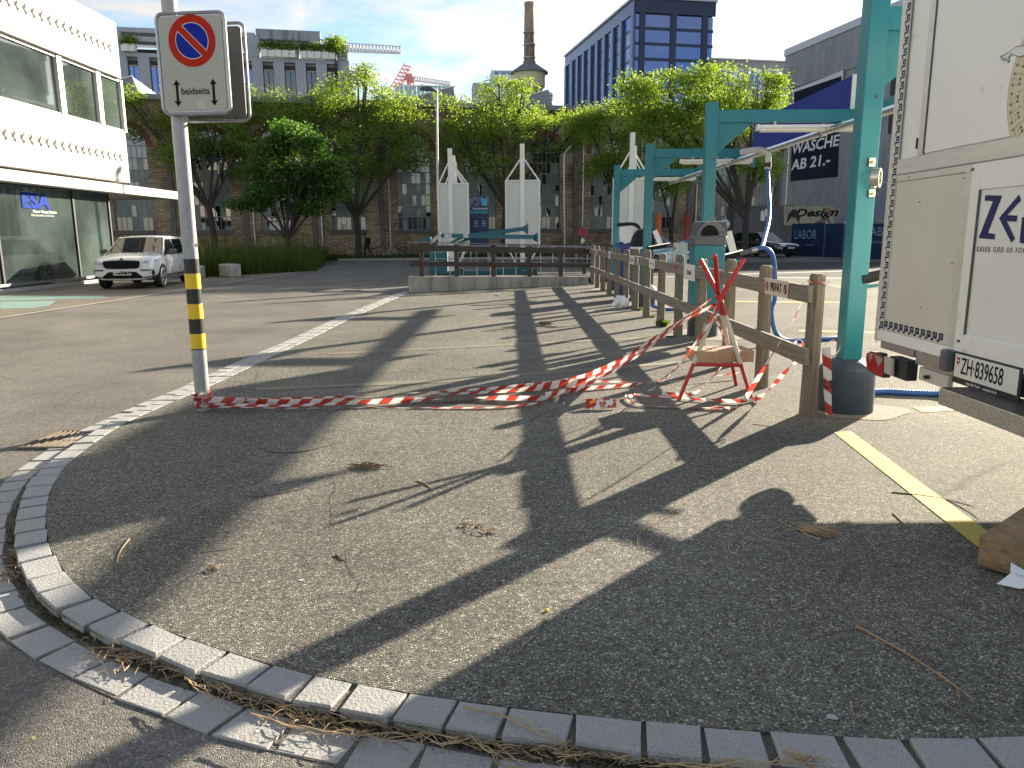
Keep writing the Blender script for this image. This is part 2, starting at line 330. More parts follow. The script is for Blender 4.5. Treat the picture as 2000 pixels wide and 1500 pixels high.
def text(s, size, M, mt, name='lettering', parent=None, ext=.001, bold=0, align='CENTER', xs=1.0, shear=0, spacing=1.0):
    """M: world matrix; the text lies in its x/y plane"""
    cu = bpy.data.curves.new('t', 'FONT'); cu.body = s; cu.size = size; cu.extrude = ext; cu.offset = bold*size; cu.align_x = align; cu.align_y = 'CENTER'
    cu.shear = shear; cu.space_character = spacing; cu.resolution_u = 3
    ob = bpy.data.objects.new('t', cu); C.objects.link(ob)
    bpy.context.view_layer.update(); dg = bpy.context.evaluated_depsgraph_get()
    me = bpy.data.meshes.new_from_object(ob.evaluated_get(dg)); bpy.data.objects.remove(ob)
    me.materials.clear(); me.materials.append(mt)
    X = M @ Matrix.Diagonal((xs, 1, 1, 1))
    o = bpy.data.objects.new(name, me); C.objects.link(o)
    if parent is not None:
        o.parent = parent; X = world_mat(parent).inverted() @ X; me.transform(X)
    else:
        me.transform(X); c = sum((v.co for v in me.vertices), Vector())/max(1, len(me.vertices)); me.transform(Matrix.Translation(-c)); o.location = c
    return o
def plane_matrix(o, x, y):
    x, y = Vector(x).normalized(), Vector(y).normalized(); z = x.cross(y); m = Matrix((x, y, z)).transposed().to_4x4(); m.translation = Vector(o); return m
def fmat(F, u, z, v=-.01): return plane_matrix(F.w(u, v, z), F.x, (0,0,1))
def smooth_path(pts, k=6):
    pts = [Vector(p) for p in pts]; P = [pts[0]*2-pts[1]] + pts + [pts[-1]*2-pts[-2]]; out = []
    for i in range(1, len(P)-2):
        for j in range(k):
            t = j/k; a, b, c, d = P[i-1], P[i], P[i+1], P[i+2]
            out.append(.5*((2*b)+(c-a)*t+(2*a-5*b+4*c-d)*t*t+(3*b-a-3*c+d)*t**3))
    out.append(pts[-1]); return out
def resample(pts, L):
    out = [pts[0].copy()]; acc = 0
    for a, b in zip(pts, pts[1:]):
        seg = (b-a).length
        while acc+seg >= L and seg > 0:
            t = (L-acc)/seg; a = a.lerp(b, t); out.append(a.copy()); seg = (b-a).length; acc = 0
        acc += seg
    return out
# ================================================================== GROUND
inner_px = [(800,569),(700,612),(600,660),(500,706),(410,748),(310,790),(225,828),(155,872),(98,920),(66,980),(60,1040),(72,1095),(128,1165),(220,1216),(330,1262),(440,1299),(540,1329),(650,1353),(780,1377),(920,1398),(1060,1416),(1210,1433),(1370,1448),(1530,1461),(1680,1470),(1830,1475),(1990,1474)]
inner = [G(*p) for p in inner_px]
inner += [Vector((1.9,2.08,0)), Vector((2.6,2.16,0)), Vector((3.6,2.3,0))]
inner = smooth_path(inner, 6)
def offset_path(path, d):
    out = []
    for i, p in enumerate(path):
        t = (path[min(i+1, len(path)-1)]-path[max(i-1, 0)]); t.z = 0; t.normalize(); out.append(p + Vector((t.y, -t.x, 0))*d)
    return out
# path runs from far to near: its left-hand side (+) is the car park, (-) the road
park_edge = offset_path(inner, -.076)
if (park_edge[0]-inner[0]).x < 0: park_edge = offset_path(inner, .076); SIDE = 1
else: SIDE = -1
road_z = lambda y: -.040*(1-min(1, max(0, (y-5.2)/3.2)))-.006
bm = MB(); xs = [-400,-120,-60,-30,-16,-10,-8,-6,-5,-4,-3,-2,-1,0,1,2,3,4,6,10,20,40,80,160,400]; ys = [-60,-10,-2,0,1,2,3,4,5,5.6,6.2,6.8,7.4,8,9,12,20,30,45,60,90,150,300,900]
for y in ys:
    for x in xs: bm.v.append((x, y, road_z(y)))
nx = len(xs)
for j in range(len(ys)-1):
    for i in range(nx-1): a = j*nx+i; bm.f.append((a, a+1, a+nx+1, a+nx))
tag(bm.build('road', M_ROAD), kind='structure')
bm = MB(); poly = [(p.x, p.y) for p in park_edge] + [(60, 2.6), (60, 34), (-2.5, 34), (-2.75, 24)]
bm.add([(x, y, 0) for x, y in poly], [tuple(range(len(poly)))])
bm.add([(p.x, p.y, 0) for p in park_edge] + [(p.x, p.y, -.09) for p in park_edge], [(i, i+1, len(park_edge)+i+1, len(park_edge)+i) for i in range(len(park_edge)-1)])
tag(bm.build('car_park', M_PLAZA), kind='structure')
# kerb: granite setts, each its own piece
kerb = thing('kerb', None, None, (0,0,0)); kerb['kind'] = 'structure'
def sett_mesh(L, W, H):
    b = bmesh.new(); vs = []
    j = lambda s: random.uniform(-s, s)
    for z in (-H, 0):
        for x, y in ((-1,-1),(1,-1),(1,1),(-1,1)): vs.append(b.verts.new((x*L/2+j(.009), y*W/2+j(.006), z+(j(.0025) if z == 0 else 0))))
    for f in ((0,3,2,1),(4,5,6,7),(0,1,5,4),(1,2,6,5),(2,3,7,6),(3,0,4,7)): b.faces.new([vs[i] for i in f])
    top = [e for e in b.edges if all(v.co.z > -.01 for v in e.verts)] 
    bmesh.ops.bevel(b, geom=top, offset=.004, segments=1, affect='EDGES')
    me = bpy.data.meshes.new('sett'); b.to_mesh(me); b.free(); me.materials.append(M_GRAN); return me
def lay(path, L, W, H, ztop, gap, start=0):
    ms = [[sett_mesh(L*f-gap*random.uniform(.75,1.5), W*random.uniform(.94,1.05), H) for _ in range(3)] for f in (.8,.9,1.0,1.1)]; fine = resample(path, L*.1); pts = [fine[0]]; i = 0; ks = []
    while i < len(fine)-12: k = random.choice((8,9,10,10,10,11)); i += k; pts.append(fine[i]); ks.append(k-8)
    for i, (a, b) in enumerate(zip(pts, pts[1:])):
        o = bpy.data.objects.new('sett', random.choice(ms[ks[i]])); C.objects.link(o); o.parent = kerb
        c = (a+b)/2; d = b-a; o.location = (c.x, c.y, (ztop(c.y) if callable(ztop) else ztop)+random.uniform(-.003,.003)); o.rotation_euler = (random.uniform(-.007,.007), random.uniform(-.006,.006), math.atan2(d.y, d.x)+random.uniform(-.02,.02)+(PI if random.random() < .5 else 0))
lay(inner, .225, .145, .12, .003, .022)
outer = offset_path(inner, SIDE*-.0) 
outer_px = [(0,985),(60,1190),(300,1322),(570,1422),(830,1478)]
def outer_off(y): return .150 + .050*(1-min(1, max(0, (y-5.0)/1.6)))
outer = []
for i, p in enumerate(inner):
    t = inner[min(i+1, len(inner)-1)]-inner[max(i-1, 0)]; t.normalize(); outer.append(p - Vector((t.y, -t.x, 0))*SIDE*outer_off(p.y))
lay(outer, .245, .15, .12, lambda y: road_z(y)+.008, .022)
def strip(path, w0, w1, z, name, mt, parent=None):
    b = MB(); A = []
    for i, p in enumerate(path):
        t = path[min(i+1, len(path)-1)]-path[max(i-1, 0)]; t.normalize(); n = Vector((t.y, -t.x, 0))*SIDE
        zz = z(p.y) if callable(z) else z; A += [(p.x-n.x*w0, p.y-n.y*w0, zz), (p.x-n.x*w1, p.y-n.y*w1, zz)]
    b.add(A, [(2*i, 2*i+1, 2*i+3, 2*i+2) for i in range(len(path)-1)]); return b.build(name, mt, parent)
strip(inner, -.084, .076, -.012, 'mortar_bed', M_MORT, kerb)
strip(inner, .0, .275, lambda y: road_z(y)+.003, 'gutter_bed', M_MORT, kerb)
# road markings
def mark(pts, mt, z=.004, nm='road_marking'):
    b = MB(); P = [G(*p) for p in pts]; b.add([(p.x, p.y, z) for p in P], [tuple(range(len(P)))]); return tag(b.build(nm, mt), kind='structure')
mark([(1628,845),(1662,843),(2080,1150),(2010,1150)], M_YLINE)
mark([(1782,796),(1868,793),(1890,801),(1802,806)], M_YLINE)
mark([(500,757),(860,742),(1405,700),(1405,704),(860,748),(500,764)], M_YFADE)
mark([(640,690),(1330,655),(1330,658),(640,693)], M_YFADE)
mark([(1420,588),(1652,590),(1652,592),(1420,590)], M_YLINE)
mark([(1560,645),(1720,649),(1720,652),(1560,648)], M_YLINE)
mark([(1590,548),(1652,563),(1652,565),(1588,549)], M_YLINE)
mark([(1500,541),(1720,544),(1720,545.5),(1500,542)], M_WLINE)
mark([(1270,541),(1700,527),(1700,528),(1270,542)], M_WLINE)
def lmark(pts, mt, z, nm='road_marking'):
    return mark(pts, mt, z, nm)
# left pavement with its edge strip
b = MB(); P = [G(-260,672),(G(0,621)),G(250,583),G(480,547),G(610,527),G(560,522),G(300,522),G(-260,545)]
b.add([(p.x, p.y, .004) for p in P], [tuple(range(len(P)))])
M_PAVE = asphalt('pavement_asphalt', (.085,.078,.065), (.17,.155,.125), (.36,.33,.28), 190, .12)
tag(b.build('pavement', M_PAVE), kind='structure')
b = MB()
E0 = [G(-260,673),G(0,622),G(250,584),G(480,548),G(612,527)]
for a, c in zip(E0, E0[1:]):
    d = (c-a).normalized(); n = Vector((-d.y, d.x, 0))*.11; b.add([(a.x, a.y, .008),(c.x, c.y, .008),((c+n).x,(c+n).y,.008),((a+n).x,(a+n).y,.008)], [(0,1,2,3)])
tag(b.build('pavement_edge', M_CONC), kind='structure')
mark([(0,590),(110,588),(95,598),(60,603),(0,604)], M_TQ, .009); mark([(0,578),(200,579),(215,583),(0,588)], M_TQ, .009)
mark([(330,567),(480,549.6),(480,550.6),(330,568.6)], M_YFADE, .009)
# drain grate
gr = thing('drain_grate', 'rusty slotted drain grate set in the road beside the kerb', 'drain grate', G(135,850)+Vector((0,0,-.05)))
gc = G(135,850); fr_ = MB(); zz = road_z(6)+.012
ax = math.radians(-3)
for s in (-1, 1):
    fr_.box((gc.x, gc.y+s*.255, zz-.008), (.50,.035,.02)); fr_.box((gc.x+s*.235, gc.y, zz-.008), (.03,.475,.02))
M_RUST = mat('rusty_iron', (.15,.115,.085), .8, .2, col2=(.10,.08,.06), nscale=20)
fr_.build('frame', M_RUST, gr)
pit = MB(); pit.box((gc.x, gc.y, zz-.016), (.44,.47,.004)); pit.build('pit', M_DARK, gr)
for i in range(11):
    x = gc.x-.2+i*.04; bb = MB(); bb.tube([(x+.012*math.sin(t*PI), gc.y-.235+.47*t, zz-.004) for t in [k/6 for k in range(7)]], .0085, 6); bb.build('bar', M_RUST, gr)
# ================================================================== TEAL GANTRY FRAMES
COLX, COLY = 2.98, [6.67, 11.85, 17.0, 22.1]
glabel = ['nearest teal steel gantry frame rising out of the picture beside the white trailer', 'teal steel gantry frame with its column rising behind the litter bin, second nearest',
          'teal steel gantry frame in front of the black domed vacuum unit, third from the camera', 'farthest teal steel gantry frame at the end of the wooden fence']
for gi, Y in enumerate(COLY):
    f = thing('gantry_frame', glabel[gi], 'steel frame', (COLX, Y, 0), 0, 'teal gantry frames in a row')
    MB().lathe((COLX, Y, 0), [(.235,0),(.235,.38),(.222,.40),(.13,.465),(.09,.47)], 32).build('footing', M_NAVY, f, smooth=True)
    MB().box((COLX, Y, 1.95), (.165,.165,3.02)).build('column', M_TEAL, f, bevel=.008)
    MB().b2((COLX+.0835, Y-.05, 3.17), (5.28, Y+.05, 3.35)).build('arm', M_TEAL, f, bevel=.004)
    MB().prism([(.084,3.168),(.62,3.168),(.084,2.72)], .03, lambda a, b_, t, Y=Y: (COLX+a, Y-.015+t, b_)).build('gusset', M_TEAL, f)
    MB().prism([(2.28,3.168),(1.75,3.168),(2.28,2.95)], .03, lambda a, b_, t, Y=Y: (COLX+a, Y-.015+t, b_)).build('end_gusset', M_TEAL, f)
    for z in (1.55, 2.35): MB().cyl((COLX+.03, Y-.082, z+.3), (COLX+.03, Y-.096, z+.3), .012, n=8).build('bolt', M_GREYP, f)
    if gi == 0:
        c = (COLX+.03, Y-.13, 2.0); cl = MB()
        [cl.add([(c[0]+.015+.6*r*math.sin(t)+q*.026, c[1]-.02+.8*r*math.sin(t)-q*.018, c[2]+r*1.15*math.cos(t)) for t in np.linspace(0, 2*PI, 21)[:-1] for r, q in ((.068,-1),(.068,1),(.052,1),(.052,-1))], [(4*i+k, 4*i+(k+1)%4, (4*i+4)%80+(k+1)%4, (4*i+4)%80+k) for i in range(20) for k in range(4)]) for _ in (0,)]
        cl.box((c[0]-.01, c[1]+.03, c[2]+.13), (.05,.02,.07)); cl.box((c[0]+.01, c[1]+.03, c[2]-.12), (.05,.02,.06)); cl.cyl((c[0]-.01,c[1]+.02,c[2]+.13),(c[0]-.01,c[1]-.02,c[2]+.13),.013,n=8); cl.cyl((c[0]+.01,c[1]+.02,c[2]-.125),(c[0]+.01,c[1]-.02,c[2]-.125),.013,n=8)
        cl.build('pipe_clamp', mat('old_brass', (.62,.58,.50), .3, .9, col2=(.5,.45,.36), nscale=30), f, smooth=True)
b = MB().b2((5.19, 5.4, 3.20), (5.31, 24.0, 3.38)); tag(b.build('longitudinal_beam', M_TEAL, bevel=.004), 'long teal steel beam joining the outer ends of the gantry arms', 'steel beam')
# blue-violet fascia board standing on the beam
fb = thing('fascia_board', 'blue violet fascia board on the gantry beam in front of the grey hall', 'board', (5.2, 14.4, 3.3))
M_VIOL = mat('violet_blue_panel', (.018,.032,.22), .6, col2=(.022,.036,.24), nscale=2, spec=.15)
ya, yb = 12.0, 16.75
for k in range(2):
    y0, y1 = ya+(yb-ya)*k/2+.01, ya+(yb-ya)*(k+1)/2-.01
    MB().b2((5.10, y0, 3.14), (5.17, y1, 3.86)).build('panel', M_VIOL, fb)
MB().b2((5.09, ya-.03, 3.13), (5.19, ya+.008, 3.87)).build('edge_trim', M_WHITE, fb)
MB().b2((5.172, ya, 3.3), (5.19, yb, 3.6)).build('backing', M_VIOL, fb)
# overhead pipe
pp = thing('suction_pipe', 'polished steel suction pipe running lengthwise under the gantry arms', 'pipe', (4.65, 14, 3.02))
MB().cyl((4.65, 5.6, 3.03), (4.65, 23.0, 3.03), .05, n=16).build('tube', M_CHROME, pp, smooth=True)
for Y in [6.67, 9.3, 11.85, 14.4, 17.0, 19.6, 22.1]: MB().cyl((4.65, Y-.06, 3.03), (4.65, Y+.06, 3.03), .062, n=16).build('sleeve', M_STEEL, pp, smooth=True)
for Y in COLY: MB().cyl((4.65, Y, 3.05), (4.65, Y, 3.168), .012, n=8).build('hanger', M_STEEL, pp)
# fluorescent lamps under the arms (unlit)
M_LAMP = mat('lamp_diffuser', (.60,.58,.48), .25, col2=(.68,.66,.58), nscale=6, spec=.8)
for Y, lb in ((11.7, 'long fluorescent lamp housing under the second nearest gantry arm'), (16.85, 'long fluorescent lamp housing under the third gantry arm, in front of the tree trunks'), (21.95, 'long fluorescent lamp housing under the farthest gantry arm'), (6.5, 'fluorescent lamp housing under the nearest gantry arm, half behind the trailer')):
    t = thing('tube_lamp', lb, 'lamp', (4.1, Y, 3.05), 0, 'tube lamps under the gantry arms')
    x0, x1 = 3.62, 5.12
    MB().box(((x0+x1)/2, Y, 3.095), (x1-x0, .11, .045)).build('housing', M_WHITE, t, bevel=.006)
    MB().tube([(x0+.03, Y, 3.055), (x1-.03, Y, 3.055)], .042, 12).build('diffuser', M_LAMP, t, smooth=True)
    for x in (x0, x1): MB().box((x, Y, 3.08), (.03,.12,.09)).build('end_cap', M_WHITE, t, bevel=.004)
    for x in (x0+.25, x1-.25): MB().box((x, Y, 3.135), (.03,.05,.066)).build('bracket', M_STEEL, t)
# ================================================================== WOODEN FENCE
fence = thing('wooden_fence', 'weathered wooden post and rail fence running from the trailer into the distance', 'fence', (2.58, 6.5, 0))
PY = [6.48,7.74,9.0,10.35,11.75,13.15,14.55,15.95,17.3,18.7,20.2,21.6,23.0,24.4]
for i, y in enumerate(PY):
    h = 1.245+random.uniform(-.03,.03); lean = random.uniform(-.012,.012); b = MB(); r = .070
    prof = [(r+.004,0),(r,.3),(r-.002,h-.05),(r-.006,h-.02),(r-.02,h)]; b.lathe((2.575, y, 0), prof, 10)
    o = b.build('post', M_WZ, fence, smooth=False)
    for v in o.data.vertices: v.co.x += lean*v.co.z
segs = [(6.40, 9.05),(9.07,11.8),(11.82,14.6),(14.62,17.35),(17.37,20.25),(20.27,24.6)]
for z0, z1, yend in ((.98,1.13,6.36),(.455,.60,6.34)):
    for k, (a, c) in enumerate(segs):
        if k == 0: a = yend
        b = MB().b2((2.462, a, z0+random.uniform(-.006,.006)), (2.505, c-.004, z1+random.uniform(-.006,.006))); b.build('rail', M_WY, fence, bevel=.006)
# plates screwed to the fence
def plate(y0, y1, z0, z1, name, label, cat, mt=M_WHITE, th=.006, x=2.458):
    b = MB().b2((x-th, y0, z0), (x, y1, z1)); o = b.build(name, mt, bevel=.0015); tag(o, label, cat); return o
LX, LZ = (0,-1,0), (0,0,1)
pv = plate(6.80, 7.42, .985, 1.135, 'private_sign', 'cream PRIVAT plate with two no parking symbols on the top rail', 'sign', mat('cream_plate', (.62,.59,.47), .4))
px_ = 2.450
text('PRIVAT', .112, plane_matrix((px_, 7.11, 1.06), LX, LZ), M_BLACKT, 'lettering', pv, bold=.012, xs=.86)
def ring_mesh(c, r0, r1, ax1, ax2, th_ax, th=.001, n=24):
    b = MB(); c = Vector(c); ax1, ax2 = Vector(ax1), Vector(ax2); T = Vector(th_ax)*th; vs = []
    for k in range(n):
        t = 2*PI*k/n; e = ax1*math.cos(t)+ax2*math.sin(t); vs += [c+e*r0, c+e*r1]
    b.add(vs, [(2*k, 2*k+1, (2*k+3) % (2*n), (2*k+2) % (2*n)) for k in range(n)]); return b
for yy in (7.355, 6.865):
    ring_mesh((px_, yy, 1.06), .030, .046, LX, LZ, (-1,0,0)).build('red_ring', M_RED, pv)
    MB().add([(px_, yy+.026, 1.082),(px_, yy+.008, 1.095),(px_, yy-.026, 1.038),(px_, yy-.008, 1.026)], [(0,1,2,3)]).build('bar', M_BLACKT if yy < 7.0 else M_NAVYT, pv)
pl = [(10.30,10.95,.93,1.145,'white plate with a grey printed name on the rail before the litter bin','Hanseli'),(13.2,13.75,.97,1.135,'blank white plate with faint red print on the top rail',''),
      (14.9,15.05,.98,1.12,'narrow white plate with black print on the top rail',''),(15.4,16.0,.96,1.14,'white plate with grey name on the top rail before the third gantry column','Hansel'),
      (19.2,19.5,.97,1.15,'pale pink lettered plate on the top rail near its far end',''),(22.2,22.45,.98,1.12,'small white plate at the far end of the top rail','')]
for y0, y1, z0, z1, lb, tx in pl:
    o = plate(y0, y1, z0, z1, 'name_plate', lb.replace('reading HANSELI ', 'with a grey printed name '), 'sign'); o['group'] = 'small plates on the fence'
    if tx: text(tx, .11, plane_matrix((2.450, (y0+y1)/2, (z0+z1)/2), LX, LZ), M_GREYP, 'lettering', o, xs=.85)
    else: MB().b2((2.449, y0+.05, (z0+z1)/2-.01), (2.452, y1-.05, (z0+z1)/2+.012)).build('print', M_GREYP if 'black' in lb else mat('pink_print', (.5,.25,.22), .6), o)
tag(MB().b2((2.453, 11.5, 1.05), (2.460, 11.6, 1.10)).build('sticker', M_RED), 'small red sticker on the top rail left of the litter bin', 'sticker')
# ================================================================== SIGN POST
PB = G(398, 800); PX, PYY = PB.x, PB.y
sp = thing('sign_post', 'grey street sign post with black and yellow bands and a no parking sign', 'street sign', (PX, PYY, 0))
RP = .063
MB().cyl((PX, PYY, -.0), (PX, PYY, 3.95), RP, n=32).build('pole', M_PAINTG, sp, smooth=True)
def zpost(y): return D(380, y, PYY).z
edges = [505, 534, 564, 593, 622, 651, 680]
for k in range(6):
    z1, z0 = zpost(edges[k]), zpost(edges[k+1]); MB().cyl((PX, PYY, z0+.001), (PX, PYY, z1-.001), RP+.0015, n=32, cap=False).build('black_band' if k % 2 == 0 else 'yellow_band', M_BLK if k % 2 == 0 else M_YEL, sp, smooth=True)
MB().cyl((PX, PYY, zpost(682)), (PX, PYY, zpost(680)-.001), RP+.0012, n=32, cap=False).build('black_line', M_BLK, sp, smooth=True)
def sticker(px, py, r, mt, nm):
    b = MB(); p = D(px, py, PYY-.066); n = 12; vs = [(p.x, p.y, p.z)] + [(p.x+r*math.cos(2*PI*k/n), p.y-.0+abs(math.cos(2*PI*k/n))*r*.25, p.z+r*math.sin(2*PI*k/n)) for k in range(n)]
    b.add(vs, [(0, 1+k, 1+(k+1) % n) for k in range(n)]); b.build(nm, mt, sp)
sticker(383, 479, .018, M_WHITE, 'sticker')
# sign frame and panel: front sign in a plane just before the post, rear sign just behind
YS = PYY-.115
def rrect(w, h, r, n=5):
    out = []
    for cx, cy, a0 in ((w/2-r, h/2-r, 0), (-w/2+r, h/2-r, 90), (-w/2+r, -h/2+r, 180), (w/2-r, -h/2+r, 270)):
        for k in range(n+1): t = math.radians(a0+90*k/n); out.append((cx+r*math.cos(t), cy+r*math.sin(t)))
    return out
rot = math.radians(-6)
def sgn(cx, cy_, cz, wd, ht, back):
    X = Vector((math.cos(rot), math.sin(rot), 0)); NN = Vector((math.sin(rot), -math.cos(rot), 0))  # NN faces the camera
    c = Vector((cx, cy_, cz)); fn = lambda a, b_, t, c=c: c + X*a + Vector((0,0,b_)) + NN*t
    return c, X, NN, fn
tl, tr, bl, br_ = D(302,25,YS), D(440,25,YS), D(315,222,YS), D(455,222,YS)
cx = (tl.x+tr.x+bl.x+br_.x)/4; cz = (tl.z+tr.z+bl.z+br_.z)/4; SW = ((tr.x-tl.x)+(br_.x-bl.x))/2; SH = ((tl.z-bl.z)+(tr.z-br_.z))/2
c, X, NN, fn = sgn(cx, YS, cz, SW, SH, 0)
M_SGN = mat('sign_face_cream', (.40,.39,.33), .35, col2=(.37,.36,.31), nscale=3)
o = rrect(SW, SH, .055); MB().tube([fn(a, b_, 0) for a, b_ in o]+[fn(*o[0], 0), fn(*o[1], 0)], .014, 8, cap=False).build('frame', M_STEEL, sp, smooth=True)
MB().prism(rrect(SW-.05, SH-.05, .035), .006, lambda a, b_, t: fn(a, b_, t)).build('panel', M_SGN, sp)
MB().prism(rrect(SW-.028, SH-.028, .042), .012, lambda a, b_, t: fn(a, b_, t-.013)).build('backing', M_STEEL, sp)
M_SRED = mat('sign_red', (.46,.022,.008), .6, spec=.15); M_SBLU = mat('sign_blue', (.005,.022,.30), .6, spec=.15)
dc = .17*SH/.8; R0 = .214*SW/.62
cc = (0.005, SH*.225)
def disc(r, t, name, mt, pts=None):
    P = pts or [(cc[0]+r*math.cos(2*PI*k/40), cc[1]+r*math.sin(2*PI*k/40)) for k in range(40)]
    MB().prism(P, .0008, lambda a, b_, tt: fn(a, b_, tt+t)).build(name, mt, sp)
Rd = R0*1.0
disc(Rd, .006, 'red_disc', M_SRED)
ang = math.radians(-45); wbar = .135*Rd
for s in (1, -1):
    for rr, t, nm, mt, off in ((.70, .0068, 'white_outline', M_WHITE, 0), (.675, .0076, 'blue_segment', M_SBLU, .022)):
        P = []; rr2 = rr*Rd; d0 = wbar+off*Rd
        a0 = math.asin(d0/rr2); n = 18
        for k in range(n+1): tt = a0+(PI-2*a0)*k/n; x, y = rr2*math.cos(tt), s*rr2*math.sin(tt); P.append((cc[0]+x*math.cos(ang)-y*math.sin(ang), cc[1]+x*math.sin(ang)+y*math.cos(ang)))
        disc(0, t, nm, mt, P)
aw = .011; zc0 = -SH*.29; hl = SH*.135
for s in (-1, 1):
    x0 = s*SW*.27; P = [(x0-aw,zc0-hl*.6),(x0-aw,zc0+hl*.6),(x0-aw*2.9,zc0+hl*.58),(x0,zc0+hl),(x0+aw*2.9,zc0+hl*.58),(x0+aw,zc0+hl*.6),(x0+aw,zc0-hl*.6),(x0+aw*2.9,zc0-hl*.58),(x0,zc0-hl),(x0-aw*2.9,zc0-hl*.58)]
    disc(0, .0062, 'arrow', M_BLACKT, P)
text('beidseits', .078*SH/.8, plane_matrix(fn(0, zc0+.012, .0072), X, (0,0,1)), M_BLACKT, 'lettering', sp, xs=.93, ext=.0005, bold=.012)
P = [(.005,zc0-.125),(.075,zc0-.135),(.08,zc0-.065),(.01,zc0-.055)]; disc(0, .0063, 'sticker', mat('pale_sticker', (.46,.45,.39), .3), [(a+.0, b_) for a, b_ in P])
for a, b_ in ((-.24,.35),(.24,.35),(-.24,-.36),(.24,-.36),(.16,.355)): disc(0, .0062, 'rivet', M_STEEL, [(a*SW/.62+.005*math.cos(t), b_*SH/.8+.005*math.sin(t)) for t in np.linspace(0, 2*PI, 9)[:-1]])
YR = PYY+.10; c2 = Vector((cx+.085, YR, cz-.03)); fr2 = lambda a, b_, t: c2 + X*a + Vector((0,0,b_)) + NN*t
o = rrect(SW, SH, .055); MB().tube([fr2(a, b_, 0) for a, b_ in o]+[fr2(*o[0], 0), fr2(*o[1], 0)], .014, 8, cap=False).build('rear_frame', M_STEEL, sp, smooth=True)
MB().prism(rrect(SW-.06, SH-.05, .035), .008, lambda a, b_, t: fr2(a, b_, t-.004)).build('rear_panel', mat('sign_back_grey', (.10,.10,.10), .5), sp)
for zz in (.2, -.2):
    MB().b2((PX-.04, YS+.02, cz+zz-.02), (PX+.10, YS+.05, cz+zz+.02)).build('clamp', M_STEEL, sp); MB().b2((cx+SW*.3, YR-.02, cz+zz-.015), (cx+SW*.56, YR-.005, cz+zz+.015)).build('bracket', M_STEEL, sp)
MB().cyl((PX, PYY, cz-.30), (PX, PYY, cz+.30), RP+.012, n=24, cap=True).build('sleeve', M_STEEL, sp, smooth=True)
# ================================================================== TRESTLE TRIPOD
ts = thing('trestle_tripod', 'red and white painted trestle of crossed poles wrapped in barrier tape', 'trestle', (1.95, 7.3, 0))
A_ = D(1407, 580, 7.25); AX = A_.copy()
feet = [G(1325,783), G(1470,786), G(1438,753)]; tips_px = [(1453,506),(1368,507),(1397,502)]
M_OFFS = [Vector((0,-.02,0)), Vector((0,.02,0)), Vector((-.01,.03,0))]
for ft, tp, of in zip(feet, tips_px, M_OFFS):
    a = AX+of; d = (a-ft); tip = None; best = 1e9
    for k in range(105, 170):
        q = ft+d*k/100; r = (q-CAM); py = 750-FPX*r.dot(U_)/r.dot(_F)
        if abs(py-tp[1]) < best: best = abs(py-tp[1]); tip = q
    # aim the tip at the pixel column too, the poles are slightly bent
    tip = D(tp[0], tp[1], tip.y)
    L = (a-ft)
    leg = MB().tube([ft, ft+L*.36], .0185, 10).build('leg', M_RED, ts, smooth=True)
    MB().tube([ft+L*.36, ft+L*.82], .0215, 10).build('white_section', M_WOODW, ts, smooth=True)
    MB().tube([ft+L*.82, a, tip], [.021,.022,.022], 10).build('arm', M_RED, ts, smooth=True)
MB().lathe((D(1397,500,AX.y).x, AX.y+.02, D(1397,512,AX.y).z+.02), [(.008,0),(.024,.012),(.027,.025),(.022,.045),(.008,.055)], 10).build('knob', M_RED, ts, smooth=True)
zb = .34; fa = feet[0]+(AX-feet[0])*(zb/AX.z); fb_ = feet[1]+(AX-feet[1])*(zb/AX.z); fc = feet[2]+(AX-feet[2])*(zb/AX.z)
MB().tube([fa, fb_], .019, 10).build('crossbar', M_RED, ts, smooth=True)
MB().tube([fb_, fc], .012, 10).build('crossbar', M_RED, ts, smooth=True); MB().tube([fa, fc], .012, 10).build('crossbar', M_RED, ts, smooth=True)
MB().box(AX, (.10,.07,.045)).build('collar', M_RED, ts, bevel=.01)
# cardboard box resting on the crossbars
bx = thing('cardboard_box', 'flat brown cardboard box lying on the crossbars of the red trestle', 'box', ((fa.x+fb_.x)/2, fa.y+.2, zb))
cb_ = Vector(((fa.x+fb_.x)/2+.07, fa.y+.17, zb+.0165))
MB().box(cb_+Vector((0,0,.055)), (.56,.34,.11), .06).build('body', M_CARD, bx, bevel=.003)
MB().box(cb_+Vector((.05,0,.1125)), (.33,.20,.003), .1).build('flap', mat('pink_cardboard', (.50,.22,.17), .8), bx)
MB().box(cb_+Vector((.03,-.173,.055)), (.36,.002,.055), .06).build('label', mat('cardboard_print', (.42,.22,.12), .8, col2=(.46,.31,.19), nscale=30), bx)
